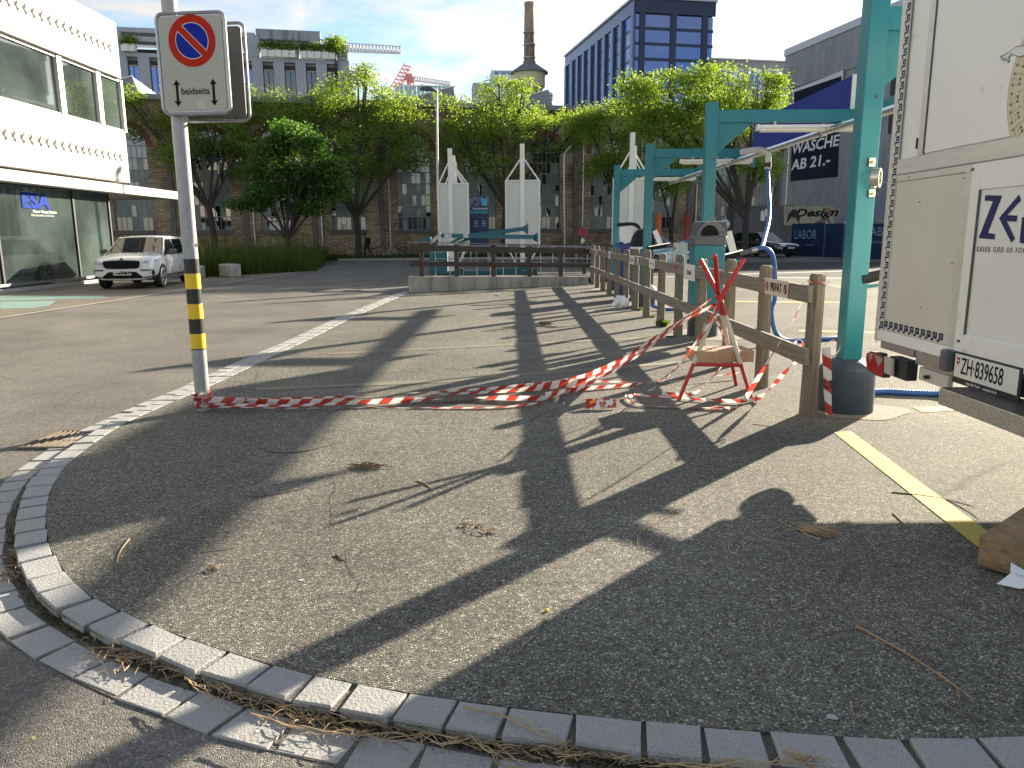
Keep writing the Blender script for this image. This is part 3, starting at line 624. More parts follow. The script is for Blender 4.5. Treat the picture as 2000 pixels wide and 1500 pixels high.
# ================================================================== BARRIER TAPE
def tapemat():
    m = bpy.data.materials.new('barrier_tape'); m.use_nodes = True; nt = m.node_tree; b = nt.nodes['Principled BSDF']; b.inputs['Roughness'].default_value = .35
    uv = N(nt, 'ShaderNodeUVMap'); s = N(nt, 'ShaderNodeSeparateXYZ'); nt.links.new(uv.outputs[0], s.inputs[0])
    a = N(nt, 'ShaderNodeMath', operation='MULTIPLY_ADD', i_1=.05); nt.links.new(s.outputs['Y'], a.inputs[0]); nt.links.new(s.outputs['X'], a.inputs[2])
    f = N(nt, 'ShaderNodeMath', operation='FRACT'); d = N(nt, 'ShaderNodeMath', operation='DIVIDE', i_1=.20); nt.links.new(a.outputs[0], d.inputs[0]); nt.links.new(d.outputs[0], f.inputs[0])
    g = N(nt, 'ShaderNodeMath', operation='GREATER_THAN', i_1=.5); nt.links.new(f.outputs[0], g.inputs[0])
    mi = N(nt, 'ShaderNodeMix', data_type='RGBA'); nt.links.new(g.outputs[0], mi.inputs[0]); mi.inputs[6].default_value = (.72,.69,.66,1); mi.inputs[7].default_value = (.45,.055,.04,1)
    nt.links.new(mi.outputs[2], b.inputs['Base Color']); tr = N(nt, 'ShaderNodeBsdfTranslucent'); nt.links.new(mi.outputs[2], tr.inputs[0])
    mx = N(nt, 'ShaderNodeMixShader', i_0=.4); o = nt.nodes['Material Output']; nt.links.new(b.outputs[0], mx.inputs[1]); nt.links.new(tr.outputs[0], mx.inputs[2]); nt.links.new(mx.outputs[0], o.inputs[0]); return m
M_TAPE = tapemat()
def tape(pts, label, wd=.07, tilt=None, fold=.2, seed=0, phase=0):
    """pts: world points; the ribbon twists a little along its way"""
    rnd = random.Random(seed); P = resample(smooth_path(pts, 8), .025); me = bpy.data.meshes.new('barrier_tape'); vs = []; n = len(P); uvs = []
    t0 = rnd.uniform(0, 6)
    for i, p in enumerate(P):
        d = (P[min(i+1, n-1)]-P[max(i-1, 0)]).normalized(); s = i*.025
        side = d.cross(Vector((0,0,1)));
        if side.length < .1: side = Vector((1,0,0))
        side.normalize(); up = side.cross(d)
        a = (tilt if tilt is not None else 1.1) + .55*math.sin(s*2.1+t0) + .3*math.sin(s*5.3+t0*2)
        wv = wd*(.62+.38*math.sin(s*1.7+t0*1.7)) if fold else wd
        v = side*math.cos(a)+up*math.sin(a); A, B = p+v*wv/2, p-v*wv/2; mid = p + side*.006*math.sin(s*30)
        vs += [tuple(A), tuple(mid), tuple(B)]
    vs = [(x, y, max(z, .004)) for x, y, z in vs]
    fs = []; 
    for i in range(n-1): a = 3*i; fs += [(a, a+1, a+4, a+3), (a+1, a+2, a+5, a+4)]
    c = Vector((sum(v[0] for v in vs)/len(vs), sum(v[1] for v in vs)/len(vs), 0)); me.from_pydata([Vector(v)-c for v in vs], [], fs)
    uv = me.uv_layers.new(name='UVMap')
    for l in me.loops: k = l.vertex_index; uv.data[l.index].uv = (k//3*.025+phase, (k % 3)/2)
    me.materials.append(M_TAPE); me.polygons.foreach_set('use_smooth', [True]*len(me.polygons))
    o = bpy.data.objects.new('barrier_tape', me); C.objects.link(o); o.location = c; tag(o, label, 'barrier tape', 'strands of red and white barrier tape'); return o
g = lambda px, py, z=.03: G(px, py, z)
apx = AX
tape([Vector((PX+.02,PYY-.07,.09)), g(470,785,.05), g(600,784,.04), g(800,773,.04), g(1000,763,.04), g(1090,750,.05), g(1165,737,.10), D(1290,655,7.6), D(1392,582,7.3)], 'tape strand rising from the striped post straight to the top of the trestle, uppermost strand', .085, .9, seed=1)
tape([Vector((PX+.02,PYY-.08,.07)), g(560,792,.05), g(760,783,.04), g(930,777,.03), g(1060,778,.03), g(1120,762,.03), D(1230,705,7.4), D(1330,632,7.3), D(1402,592,7.25)], 'broad tape strand from the striped post crossing to the trestle under the uppermost one', .09, 1.0, seed=2, phase=.07)
tape([Vector((PX+.0,PYY-.075,.05)), g(560,797,.02), g(760,796,.012), g(960,796,.012), g(1060,788,.012)], 'thin tape strand lying lowest on the asphalt beside the post', .045, .5, seed=3)
tape([g(1060,752,.03), g(1160,745,.02), g(1290,747,.02), g(1360,738,.05), g(1450,728,.06)], 'tape strand lying on the ground under the cardboard box', .05, .8, seed=4)
tape([Vector((PX+.03,PYY-.07,.11)), g(520,782,.05), g(760,770,.05), g(980,757,.05), g(1120,742,.06), D(1215,700,7.6), D(1300,645,7.5), D(1385,590,7.35)], 'tape strand close under the uppermost one on its way to the trestle', .06, 1.1, seed=21, phase=.11)
tape([g(1065,772,.03), g(1140,760,.02), g(1230,752,.02), g(1290,742,.02), D(1345,690,7.2), D(1385,620,7.2)], 'short tape strand hanging down beside the left trestle leg', .06, 1.0, seed=14)
kp = Vector((2.47, 6.5, 1.16))
tape([kp, D(1562,600,6.6), D(1510,690,6.8), D(1450,788,6.95)], 'tape strand slanting down from the PRIVAT plate to the ground', .045, 1.3, seed=5)
tape([Vector((2.46,6.56,.46)), D(1530,730,6.65), g(1490,772,.06), g(1440,783,.03), g(1300,775,.02), g(1225,772,.02), g(1240,788,.02), g(1310,795,.015), g(1445,797,.02)], 'tape looped on the ground before the trestle and tied to the lower rail', .065, .8, seed=6)
tape([D(1400,600,7.2), D(1368,660,7.1), D(1320,720,7.1), g(1275,760,.03), g(1226,775,.02)], 'loose tape falling from the trestle collar to the ground loop', .06, 1.2, seed=7)
tape([Vector((2.67,6.42,.60)), Vector((2.68,6.38,.40)), Vector((2.69,6.36,.2)), Vector((2.70,6.33,.03))], 'tape tail hanging down the right side of the nearest fence post', .075, 1.57, fold=0, seed=8)
tape([Vector((2.665,6.45,.62)), Vector((2.75,6.45,.66)), Vector((2.80,6.44,.60)), Vector((2.74,6.44,.52)), Vector((2.67,6.42,.58))], 'small bow of tape knotted at the nearest fence post', .04, 1.2, seed=9)
tape([Vector((2.67,6.40,1.14)), Vector((2.60,6.395,1.145)), Vector((2.52,6.42,1.155)), Vector((2.50,6.5,1.16)), Vector((2.55,6.56,1.155)), Vector((2.66,6.55,1.145)), Vector((2.68,6.45,1.14))], 'tape wound around the top of the nearest fence post', .03, 1.4, seed=10)
tape([Vector((2.485,6.62,.42)), Vector((2.478,6.6,.53)), Vector((2.485,6.62,.63)), Vector((2.545,6.62,.62)), Vector((2.545,6.62,.44)), Vector((2.485,6.64,.42)), Vector((2.478,6.66,.53)), Vector((2.485,6.66,.62))], 'tape wrapped around the near end of the lower rail', .03, 0, fold=0, seed=11)
ring = [Vector((PX+(RP+.006)*math.cos(t), PYY+(RP+.006)*math.sin(t), .03+.13*k/50)) for k, t in enumerate(np.linspace(0, 6.4*PI, 50))]
tape(ring, 'tape wrapped around the foot of the striped post', .07, 1.57, fold=0, seed=12)
tape([D(1395,612,7.6), D(1420,690,8.2), D(1385,745,8), g(1350,770,.02), g(1290,768,.02)], 'short tape strand behind the trestle beside the box', .05, 1.1, seed=13)
# ================================================================== LITTER
pk = thing('crumpled_packet', 'crumpled red and yellow food packet lying before the trestle', 'litter', G(1176,800)); c = G(1176,800); b = MB()
vs = [c+Vector((-.155,.0,.01)), c+Vector((-.02,-.02,.012)), c+Vector((.13,-.0,.02)), c+Vector((.135,.08,.085)), c+Vector((0,.07,.09)), c+Vector((-.13,.07,.085))]
vs += [v+Vector((0,.02,-.006)) for v in vs]
n_ = 6; b.add(vs, [(0,1,4,5),(1,2,3,4),(6,11,10,7),(7,10,9,8),(0,6,7,1),(1,7,8,2),(2,8,9,3),(3,9,10,4),(4,10,11,5),(5,11,6,0)])
M_PK = mat('packet_print', (.70,.66,.60), .35, col2=(.42,.05,.03), nscale=16, lo=.45, hi=.5, dirt=((.75,.48,.05), 11, .56)); b.build('carton', M_PK, pk)
pm = plane_matrix(c+Vector((-.095,.030,.050)), (1,-.05,0), (0,.6,.75)); MB().prism([(-.05,-.045),(.042,-.045),(.042,.045),(-.05,.045)], .001, lambda a, b_, t: pm @ Vector((a, b_, t+.002))).build('red_patch', M_RED, pk)
text('IS FLY', .038, plane_matrix(c+Vector((-.098,.026,.056)), (.62,-.05,.62), (-.6,.6,.55)), M_YEL, 'lettering', pk, bold=.03)
b = MB(); c = G(1212,600)
for k in range(6):
    pass
def blob(c, rx, ry, rz, name, mt, label, cat, seed=1, rough=.25, sub=3, flat=True):
    bm_ = bmesh.new(); bmesh.ops.create_icosphere(bm_, subdivisions=sub, radius=1); rnd = random.Random(seed); from mathutils import noise
    for v in bm_.verts:
        n = noise.noise(v.co*2.2+Vector((seed*3.1,0,0)))+.5*noise.noise(v.co*5+Vector((seed,0,0))); v.co *= 1+rough*n; v.co = Vector((v.co.x*rx, v.co.y*ry, max(v.co.z, -.75)*rz))
    zmin = min(v.co.z for v in bm_.verts)
    for v in bm_.verts: v.co.z -= zmin
    me = bpy.data.meshes.new(name); bm_.to_mesh(me); bm_.free(); me.materials.append(mt); o = bpy.data.objects.new(name, me); C.objects.link(o); o.location = c; return tag(o, label, cat)
M_BAG = mat('white_plastic_bag', (.72,.74,.75), .3, spec=.7); 
blob(G(1212,602), .165, .13, .15, 'plastic_bag', M_BAG, 'crumpled white plastic bag against the fence posts', 'plastic bag', 3, .4)
blob(G(972,577), .07,.04,.03, 'paper_scrap', M_BAG, 'small white paper scrap on the asphalt before the concrete wall', 'litter', 5, .5, 2)
blob(G(1112,556), .14,.05,.02, 'paper_scrap', M_BAG, 'thin white scrap at the foot of the concrete wall, right end', 'litter', 6, .5, 2)
blob(G(1063,634), .12,.05,.035, 'dead_leaf', M_TWIG, 'small dark dead leaf in the sun before the concrete wall', 'leaf', 8, .6, 2)
blob(G(1244,623), .03,.02,.025, 'pebble', M_CONC, 'pale pebble beside a fence post right of the plastic bag', 'pebble', 8, .3, 2)
M_GUM = mat('gum', (.42,.43,.43), .8, col2=(.3,.31,.31), nscale=40)
for px, py, r, lb in ((1625,1402,.019,'large pale gum spot near the kerb at lower right'),(1068,1063,.013,'grey gum spot in the rail shadow'),(589,1134,.011,'oval pale stone chip in the wide shadow'),(1370,943,.012,'gum spot in the sunlit asphalt between shadows')):
    b = MB(); p = G(px, py); b.add([(p.x+r*(1+.2*math.sin(3*t+px))*math.cos(t), p.y+r*.9*(1+.2*math.cos(2*t+py))*math.sin(t), .0035) for t in np.linspace(0, 2*PI, 15)[:-1]], [tuple(range(14))]); tag(b.build('gum_spot', M_GUM), lb, 'gum spot')
# timber and paper at the right edge
tb = Vector((2.28, 3.26, .14)); b = MB(); b.beam(G(1945,1085,.09), G(2085,985,.13), .15, .15); 
M_TIMB = mat('sawn_timber', (.30,.20,.105), .8, col2=(.18,.115,.06), nscale=3, stretch=(8,2,12), bump=.4, bscale=6, dirt=((.33,.27,.21), 5, .55))
tag(b.build('timber_beam', M_TIMB, bevel=.004), 'short sawn timber beam lying by the right edge of the picture', 'timber')
b = MB(); p = G(1985,1150); pp_ = [p+Vector((-.07,.03,.01)), p+Vector((.0,.05,.05)), p+Vector((.12,.07,.03)), p+Vector((.1,-.02,.02)), p+Vector((.0,-.02,.01)), p+Vector((.03,.1,.08))]
b.add(pp_, [(0,1,4),(1,2,3),(1,3,4),(1,5,2)]); tag(b.build('torn_paper', M_BAG), 'torn white paper on the asphalt beside the timber beam', 'paper')
# twigs on the asphalt
def stick(pts, r, label, mt=M_STRAW, fork=None):
    P = smooth_path([G(a, b_, r*.9) for a, b_ in pts], 5); n = len(P); bb = MB().tube(P, [r*(1-.6*i/n) for i in range(n)], 6)
    if fork:
        Q = smooth_path([G(a, b_, r*.9) for a, b_ in fork], 4); bb.tube(Q, [r*.7*(1-.6*i/len(Q)) for i in range(len(Q))], 6)
    tag(bb.build('twig', mt, smooth=True), label, 'twig', 'twigs scattered on the asphalt')
stick([(1672,1222),(1760,1270),(1830,1315),(1880,1350),(1902,1368)], .0045, 'long forked brown twig on the shaded asphalt at lower right', mat('brown_twig', (.36,.22,.12), .7), [(1830,1312),(1865,1340),(1875,1364)])
stick([(1600,1243),(1640,1234),(1682,1231)], .002, 'thin grey stalk touching the long forked twig', M_TWIG)
stick([(253,1052),(236,1075),(229,1098),(238,1101)], .0045, 'curved pale stalk on the left of the sunlit asphalt')
stick([(518,878),(545,884),(600,880),(665,862)], .006, 'dark bent twig across the wide shadow', M_TWIG)
stick([(491,971),(540,965),(580,957),(614,946)], .0035, 'dark thin twig below the bent one', M_TWIG)
stick([(1245,1063),(1250,1040),(1285,1018),(1330,1002)], .003, 'long curved stalk above the oval shadow')
stick([(1465,1038),(1500,1055),(1560,1068),(1575,1069)], .003, 'curved stalk in the trailer shadow')
stick([(1642,1137),(1646,1115),(1665,1098),(1695,1091)], .003, 'arched dark stalk in the trailer shadow', M_TWIG)
stick([(1688,1047),(1702,1062),(1717,1079)], .003, 'short straight stalk in the trailer shadow')
stick([(1718,1064),(1750,1057),(1795,1057)], .002, 'fine bent stem left of the timber', M_TWIG)
stick([(1742,961),(1790,966),(1850,975),(1905,989)], .004, 'dark twig across the yellow line', M_TWIG, [(1850,975),(1895,1000),(1912,1014)])
stick([(1744,1002),(1760,1018),(1776,1035)], .004, 'small brown stick right of the twig bundle', M_TWIG)
stick([(355,1001),(375,990),(391,981)], .0035, 'short straight pale stalk at left')
stick([(1240,787),(1275,788)], .002, 'stalk beside the packet', M_TWIG)
stick([(1470,828),(1500,832),(1517,836)], .003, 'stalk right of the trestle')
stick([(1661,1370),(1667,1398)], .003, 'short white stalk above the kerb at right')
stick([(1020,1262),(1045,1240)], .004, 'pale splinter by the trailer shadow edge')
stick([(1041,824),(1058,828),(1068,831)], .003, 'pale stalk in the rail shadow near the tape')
stick([(815,938),(832,945),(848,958)], .005, 'bent pale stalk between the shadows', M_STRAW)
stick([(830,990),(855,975),(862,970)], .003, 'dark hooked stalk in the sun between the shadows', M_TWIG)
stick([(655,1083),(673,1094)], .005, 'short thick stick by the wide shadow', M_TWIG)
stick([(400,1077),(440,1073),(470,1066),(492,1060)], .0025, 'pale root with a seed head at left')
#stick([(1150,1330),(1182,1345)], .002, 'tiny stalk'.replace('tiny stalk','tiny pale stalk in the shaded asphalt near the kerb')) if False else None
# twig bundles
def bundle(px, py, n, spread, label, mt, seed, flat=1.0, L=(.04,.16), z=.02, main=None):
    rnd = random.Random(seed); p = G(px, py); b = MB()
    for k in range(n):
        a = rnd.gauss(main, .45) if main is not None else rnd.uniform(0, PI); l = rnd.uniform(*L); c = p+Vector((rnd.gauss(0, spread), rnd.gauss(0, spread*.7), rnd.uniform(.004, z)))
        d = Vector((math.cos(a), math.sin(a), rnd.uniform(-.12,.12))); m_ = c+Vector((rnd.gauss(0,.01), rnd.gauss(0,.01), rnd.uniform(0,.008)))
        pts = [c-d*l/2, m_, c+d*l/2]; pts = [Vector((q.x, q.y, max(q.z, .003))) for q in pts]; b.tube(pts, rnd.uniform(.0012,.003), 4, cap=False)
    return tag(b.build('twig_bundle', mt), label, 'twig bundle')
bundle(1590,1040, 34, .045, 'bundle of dry broken twigs at the edge of the trailer shadow', M_STRAW, 3, main=-.8, L=(.06,.2))
bundle(712,914, 40, .05, 'dark tuft of dead twigs in the wide shadow', M_TWIG, 4, main=.1)
bundle(915,1028, 16, .03, 'small pale straw tuft in the sun between shadows', M_STRAW, 5, L=(.02,.05))
bundle(955,1040, 10, .02, 'pale forked twig tuft beside the straw tuft', M_STRAW, 6, L=(.03,.08))
bundle(425,1110, 8, .015, 'small pale forked twig tuft at left', M_STRAW, 7, L=(.03,.07))
# straw and dirt caught along the kerb: nobody could count it
rnd = random.Random(11); b = MB(); b2 = MB()
def alongk(px, py): return G(px, py, -.04)
for (px, py, n, sx, sy) in ((260,1275,230,.10,.07),(600,1402,150,.16,.05),(860,1436,140,.16,.04),(1060,1450,230,.13,.05),(1240,1483,170,.2,.025),(1480,1500,150,.2,.02),(1700,1508,110,.2,.02),(45,1085,120,.05,.08),(330,1300,90,.13,.04),(480,1360,110,.12,.03),(30,1130,60,.05,.03)):
    p = alongk(px, py)
    for k in range(n):
        a = rnd.gauss(-.45 if px < 700 else -.15, .7); l = rnd.uniform(.02,.10); c = p+Vector((rnd.gauss(0, sx), rnd.gauss(0, sy), 0)); c.y -= .45*(c.x-p.x) if px < 700 else .15*(c.x-p.x)
        c.z = road_z(c.y)+.012+rnd.uniform(0,.016); d = Vector((math.cos(a), math.sin(a), rnd.uniform(-.1,.1)))*l/2
        (b if rnd.random() < .55 else b2).tube([c-d, c+Vector((rnd.gauss(0,.006),rnd.gauss(0,.006),rnd.uniform(0,.008))), c+d], rnd.uniform(.0007,.0022), 4, cap=False)
tag(b.build('straw_litter', M_STRAW), None, None, None, 'stuff'); tag(b2.build('twig_litter', mat('rotten_twig', (.13,.09,.055), .9, col2=(.28,.20,.12), nscale=6)), None, None, None, 'stuff')
stk = [(([(905,1382),(1000,1405),(1090,1450),(1130,1490)]),.004),([(915,1435),(960,1470),(1010,1498)],.004),([(1290,1493),(1370,1496),(1480,1490),(1600,1494)],.004),([(360,1325),(400,1350),(424,1373)],.004),([(560,1290),(575,1300)],.002),([(490,1395),(600,1425),(780,1440),(910,1440)],.004),([(1530,1465),(1560,1475),(1580,1490)],.004)]
for k, (pts, r) in enumerate(stk):
    P = smooth_path([G(a, b_, .012) for a, b_ in pts], 5); bb = MB()
    for q in range(3): bb.tube([p+Vector((rnd.uniform(-.004,.004)*i, rnd.uniform(-.003,.003)*i, .002*q)) for i, p in enumerate(P)], r*.45, 5)
    tag(bb.build('straw_stalk', M_STRAW), ['pale stalk bundle lying across the kerb setts at lower centre','pale stalk bundle in the gutter at bottom centre','long pale stalk in the gutter at lower right','straight pale stalk on the gutter setts at lower left','small curved stalk on a kerb sett','long thin stalk in the gutter below the kerb','bent stalk on a kerb sett at lower right'][k], 'stalk')
# soil and moss in the joint between the rows
mossg = leafmat('moss', (.05,.055,.02), (.10,.10,.045), 1.0); pts = [p for p in inner if p.y < 6.2]
V = []; F = []; tone = []
for k in range(5200):
    i = rnd.randrange(len(pts)-1); p = pts[i].lerp(pts[i+1], rnd.random()); t = pts[i+1]-pts[i]; t.normalize(); nn = Vector((t.y, -t.x, 0))*-SIDE
    c = p+nn*(.074+abs(rnd.gauss(0,.022))); c.z = road_z(c.y)+.006; a = rnd.uniform(0, 2*PI); l = rnd.uniform(.006,.02); d = Vector((math.cos(a), math.sin(a), rnd.uniform(.1,.9)))*l; s_ = Vector((-math.sin(a), math.cos(a), 0))*l*.28
    q = len(V); V += [c-s_, c+s_, c+d]; F.append((q, q+1, q+2)); tone.append(rnd.random())
me = bpy.data.meshes.new('moss'); me.from_pydata(V, [], F); at = me.attributes.new('tone', 'FLOAT', 'FACE'); at.data.foreach_set('value', tone); me.materials.append(mossg)
o = bpy.data.objects.new('moss', me); C.objects.link(o); tag(o, None, None, None, 'stuff')
bits = [(1068,1194,(.6,.42,.03),'small yellow blossom on the sunlit asphalt'),(1066,1214,(.12,.2,.04),'small green seedling piece below the yellow blossom'),(500,1432,(.75,.72,.66),'white cigarette stub in the gutter'),(63,1445,(.35,.38,.18),'pale green leaf on the road at lower left')]
for px, py, col, lb in bits:
    blob(G(px, py, .0), .013,.009,.006, 'blossom' if 'blossom' in lb else 'leaf_piece', mat('bit_%d' % px, col, .6), lb, 'blossom' if 'blossom' in lb else 'plant piece' if 'stub' not in lb else 'cigarette stub', px, .4, 1)
# concrete ring at the foot of the nearest column
b = MB(); b.add([(3.0+(.36+.05*math.sin(3*t)+.18*max(0,math.cos(t)))*math.cos(t), 6.60+(.33+.03*math.cos(5*t))*math.sin(t), .004) for t in np.linspace(0, 2*PI, 33)[:-1]], [tuple(range(32))])
tag(b.build('concrete_collar', mat('worn_cement', (.20,.18,.145), .9, col2=(.15,.135,.11), nscale=14, bump=.4, bscale=60, dirt=((.10,.095,.08), 5, .6))), kind='structure')
for Y in COLY[1:]:
    b = MB(); b.add([(3.1+.8*math.cos(t), Y+.1+.7*math.sin(t), .004) for t in np.linspace(0, 2*PI, 33)[:-1]], [tuple(range(32))]); tag(b.build('concrete_collar', MATS['worn_cement']), kind='structure')
# weeds at the fence posts
def weed(c, r, h, n, label, seed, name='weed', nm='weed'):
    rnd = random.Random(seed); V = []; F = []; tn = []
    for k in range(n):
        a = rnd.uniform(0, 2*PI); rr = r*math.sqrt(rnd.random()); p = Vector((c[0]+rr*math.cos(a), c[1]+rr*math.sin(a), c[2])); l = h*rnd.uniform(.4,1); d = Vector((rnd.gauss(0,.35), rnd.gauss(0,.35), 1)).normalized()*l; s_ = Vector((math.cos(a), math.sin(a), 0))*l*.06+Vector((.003,0,0)); q = len(V)
        m_ = p+d*.55; V += [p-s_*.5, p+s_*.5, m_+s_, p+d+Vector((rnd.gauss(0,.1)*l,0,-.1*l)), m_-s_]; F.append((q, q+1, q+2, q+3, q+4)); tn.append(rnd.random())
    me = bpy.data.meshes.new(nm); cc = Vector(c); me.from_pydata([v-cc for v in V], [], F); at = me.attributes.new('tone', 'FLOAT', 'FACE'); at.data.foreach_set('value', tn); me.materials.append(M_GRASS)
    o = bpy.data.objects.new(name, me); C.objects.link(o); o.location = c; return tag(o, label, 'weed')
weed(G(1245,606), .09,.09, 90, 'small bright weed behind the plastic bag', 1); weed(G(1271,620), .07,.07, 60, 'low weed between two fence posts', 2); weed(G(1292,637), .10,.17, 130, 'taller grassy weed at a fence post left of the litter bin', 3)
# ================================================================== FOOD TRAILER
FT = Fr((2.77, 5.76), -90)
tr = thing('food_trailer', 'white food trailer with a blue Greek key border and swiss number plate', 'trailer', (3.9, 4.65, 0))
def W(u, z, v=0.0): return FT.w(u, v, z)
def tbox(u0, u1, z0, z1, v0, v1, name, mt, bevel=.003, par=None, smooth=False):
    b = MB(); vs = [W(u, z, v) for z in (z0, z1) for u, v in ((u0, v0), (u1, v0), (u1, v1), (u0, v1))]
    b.add(vs, ((0,1,2,3),(4,5,6,7),(0,1,5,4),(1,2,6,5),(2,3,7,6),(3,0,4,7))); return b.build(name, mt, par or tr, bevel=bevel)
TW = 2.2
ZB = .775
tbox(0, TW, ZB, 3.25, .012, 4.6, 'body', M_TRAIL, .01)
# corner profile, frames and panels
tbox(-.004, .045, ZB-.02, 3.25, -.012, .05, 'corner_profile', M_ALU); tbox(TW-.05, TW+.004, ZB-.02, 3.25, -.012, .05, 'corner_profile', M_ALU)
uH0 = FT.u(1806,290); zH0 = FT.z(1806,300); zHf = FT.z(1806,334); zL1 = FT.z(1800,346); 
uD0, uD1 = FT.u(1893,430), TW-.25
uLr = FT.u(1880,400)
tbox(.047, TW-.05, zHf+.002, zHf+.006+.10, -.010, .012, 'hatch_frame', M_ALU)
tbox(uH0-.075, uH0-.004, zHf+.108, 3.2, -.010, .012, 'hatch_frame', M_ALU)
tbox(uH0, TW-.16, zH0+.0, 3.2, -.002, .012, 'hatch_panel', M_TRAIL, .004)
tbox(uH0-.003, uH0, zH0, 3.2, -.012, .010, 'seal', M_GREYP, 0)
M_BEIGE = mat('beige_panel', (.60,.58,.50), .42, col2=(.56,.54,.46), nscale=1.4)
tbox(.047, uLr, FT.z(1800,672-0) if False else .845, zL1-.012, .0, .012, 'side_panel', M_BEIGE, .002)
tbox(.047, uLr, zL1-.01, zHf-.002, -.006, .012, 'panel_trim', M_ALU)
tbox(uLr+.002, uD0-.004, .79, zHf-.002, -.008, .012, 'door_post', M_ALU)
tbox(-.002, uD0+.02, ZB-.01, .843, -.010, .012, 'bottom_trim', M_TRAIL)
# door with recessed field
zd0, zd1 = .80, zHf-.006; uR0 = FT.u(1913,400); zR0 = FT.z(1875,651); zR1 = FT.z(1913,371)
tbox(uD0, uR0, zd0, zd1, -.014, .011, 'door_frame', M_TRAIL); tbox(uR0+.001, uD1, zR1, zd1, -.014, .011, 'door_frame', M_TRAIL); tbox(uR0+.001, uD1, zd0, zR0, -.014, .011, 'door_frame', M_TRAIL)
tbox(uR0, uR0+.012, zR0, zR1, -.014, -.002, 'frame_seal', M_GREYP, 0)
field = tbox(uR0, uD1, zR0, zR1, -.003, .011, 'door_field', M_WHITE, 0)
for px, py in ((1905,331),(1877,666)):
    u, z = FT.uz(px, py); tbox(u-.014, u+.014, z-.008, z+.008, -.020, -.008, 'keeper', M_GREYP, .001)
u, z = FT.uz(1794,280); tbox(u-.006, u+.006, z-.035, z+.035, -.016, -.004, 'lock_slot', M_DARK, 0)
for px, py in ((1774,98),(1798,395),(1862,514),(1778,345),(1881,338),(1743,682),(1886,348),(1714,667),(1800,600)):
    u, z = FT.uz(px, py); MB().cyl(W(u, z, -.014), W(u, z, -.006), .005, n=6).build('rivet', M_STEEL, tr)
# greek key border (printed foil)
def stroke(poly, wd, fn):
    b = MB()
    for (a0, b0), (a1, b1) in zip(poly, poly[1:]):
        if abs(a0-a1) < 1e-6: lo, hi = sorted((b0, b1)); q = [(a0-wd/2, lo-wd/2), (a0+wd/2, lo-wd/2), (a0+wd/2, hi+wd/2), (a0-wd/2, hi+wd/2)]
        else: lo, hi = sorted((a0, a1)); q = [(lo-wd/2, b0-wd/2), (hi+wd/2, b0-wd/2), (hi+wd/2, b0+wd/2), (lo-wd/2, b0+wd/2)]
        b.add([fn(*p) for p in q], [(0,1,2,3)])
    return b
bw = .046; pitch_ = .0735
um = FT.u(1731,600); uA = .075; zA = .845+.02
zA = FT.z(1728,640); zT = 3.15
key = [(0,0),(0,1),(.68,1),(.68,.34),(.34,.34),(.34,.62)]
def keyrow(n, fn, name):
    B = MB()
    for k in range(n):
        pl_ = [(p[0]*.055+k*.0735, p[1]*bw) for p in key] ; st = stroke(pl_, .0125, fn); B.add(st.v, st.f)
        st = stroke([(k*.0735, 0), (k*.0735+.0735, 0)] if False else [(k*.0735+.055*.68, bw), (k*.0735+.0735, bw)], .0125, fn); 
        st2 = stroke([(k*.0735+.0735, bw), (k*.0735+.0735, 0)], .0125, fn)
        st = stroke([((k+0)*.0735-.02, 0), ((k+0)*.0735, 0)], .0125, fn); B.add(st.v, st.f)
    return B.build(name, M_NAVYT, tr)
keyrow(int((zT-zA)/.0735), lambda a, b_: W(.062+b_, zA+a, -.0125 if False else -.0112), 'key_border')
keyrow(int((uLr-.12)/.0735)-0, lambda a, b_: W(.10+a+.02, zA-.0+b_-.0, -.0022), 'key_border')
# backing strip for the vertical border
tbox(.047, .117, .845, 3.2, -.0105, -.001, 'border_foil', M_BEIGE, 0)
# lettering of the door
def tt(s, px, py, hpx, mt, nm='lettering', xs=1, bold=0, v=-.005, align='CENTER', sp_=1.0):
    u, z = FT.uz(px, py); z1 = FT.z(px, py-hpx/2); z0 = FT.z(px, py+hpx/2); sz = (z1-z0)/.72
    return text(s, sz, plane_matrix(W(u, z, v), FT.x, (0,0,1)), mt, nm, tr, xs=xs, bold=bold, align=align, spacing=sp_)
def lpoly(pts, mt=M_NAVYT):
    MB().prism([FT.uz(*p) for p in pts], .0012, lambda a, b_, t: W(a, b_, -.0045-t)).build('lettering', mt, tr)
lpoly([(1926,381),(1959,382),(1931,455),(1945,457),(1944,468),(1913,465),(1941,393),(1925,392)])
lpoly([(1992,380),(1996,391),(1969,420),(1989,421),(1987,433),(1968,432),(1984,466),(1977,474),(1953,426)])
lpoly([(1998,424),(2012,424),(2010,478),(1993,474)]); lpoly([(2040,428),(2052,428),(2050,486),(2012,478),(2012,470),(2040,474)])
u, z = FT.uz(1909,487); text('GREEK GOD OF FOOD', .043, plane_matrix(W(u, z, -.005), FT.x, (0,0,1)), M_GREYP, 'lettering', tr, xs=.8, align='LEFT', spacing=1.45)
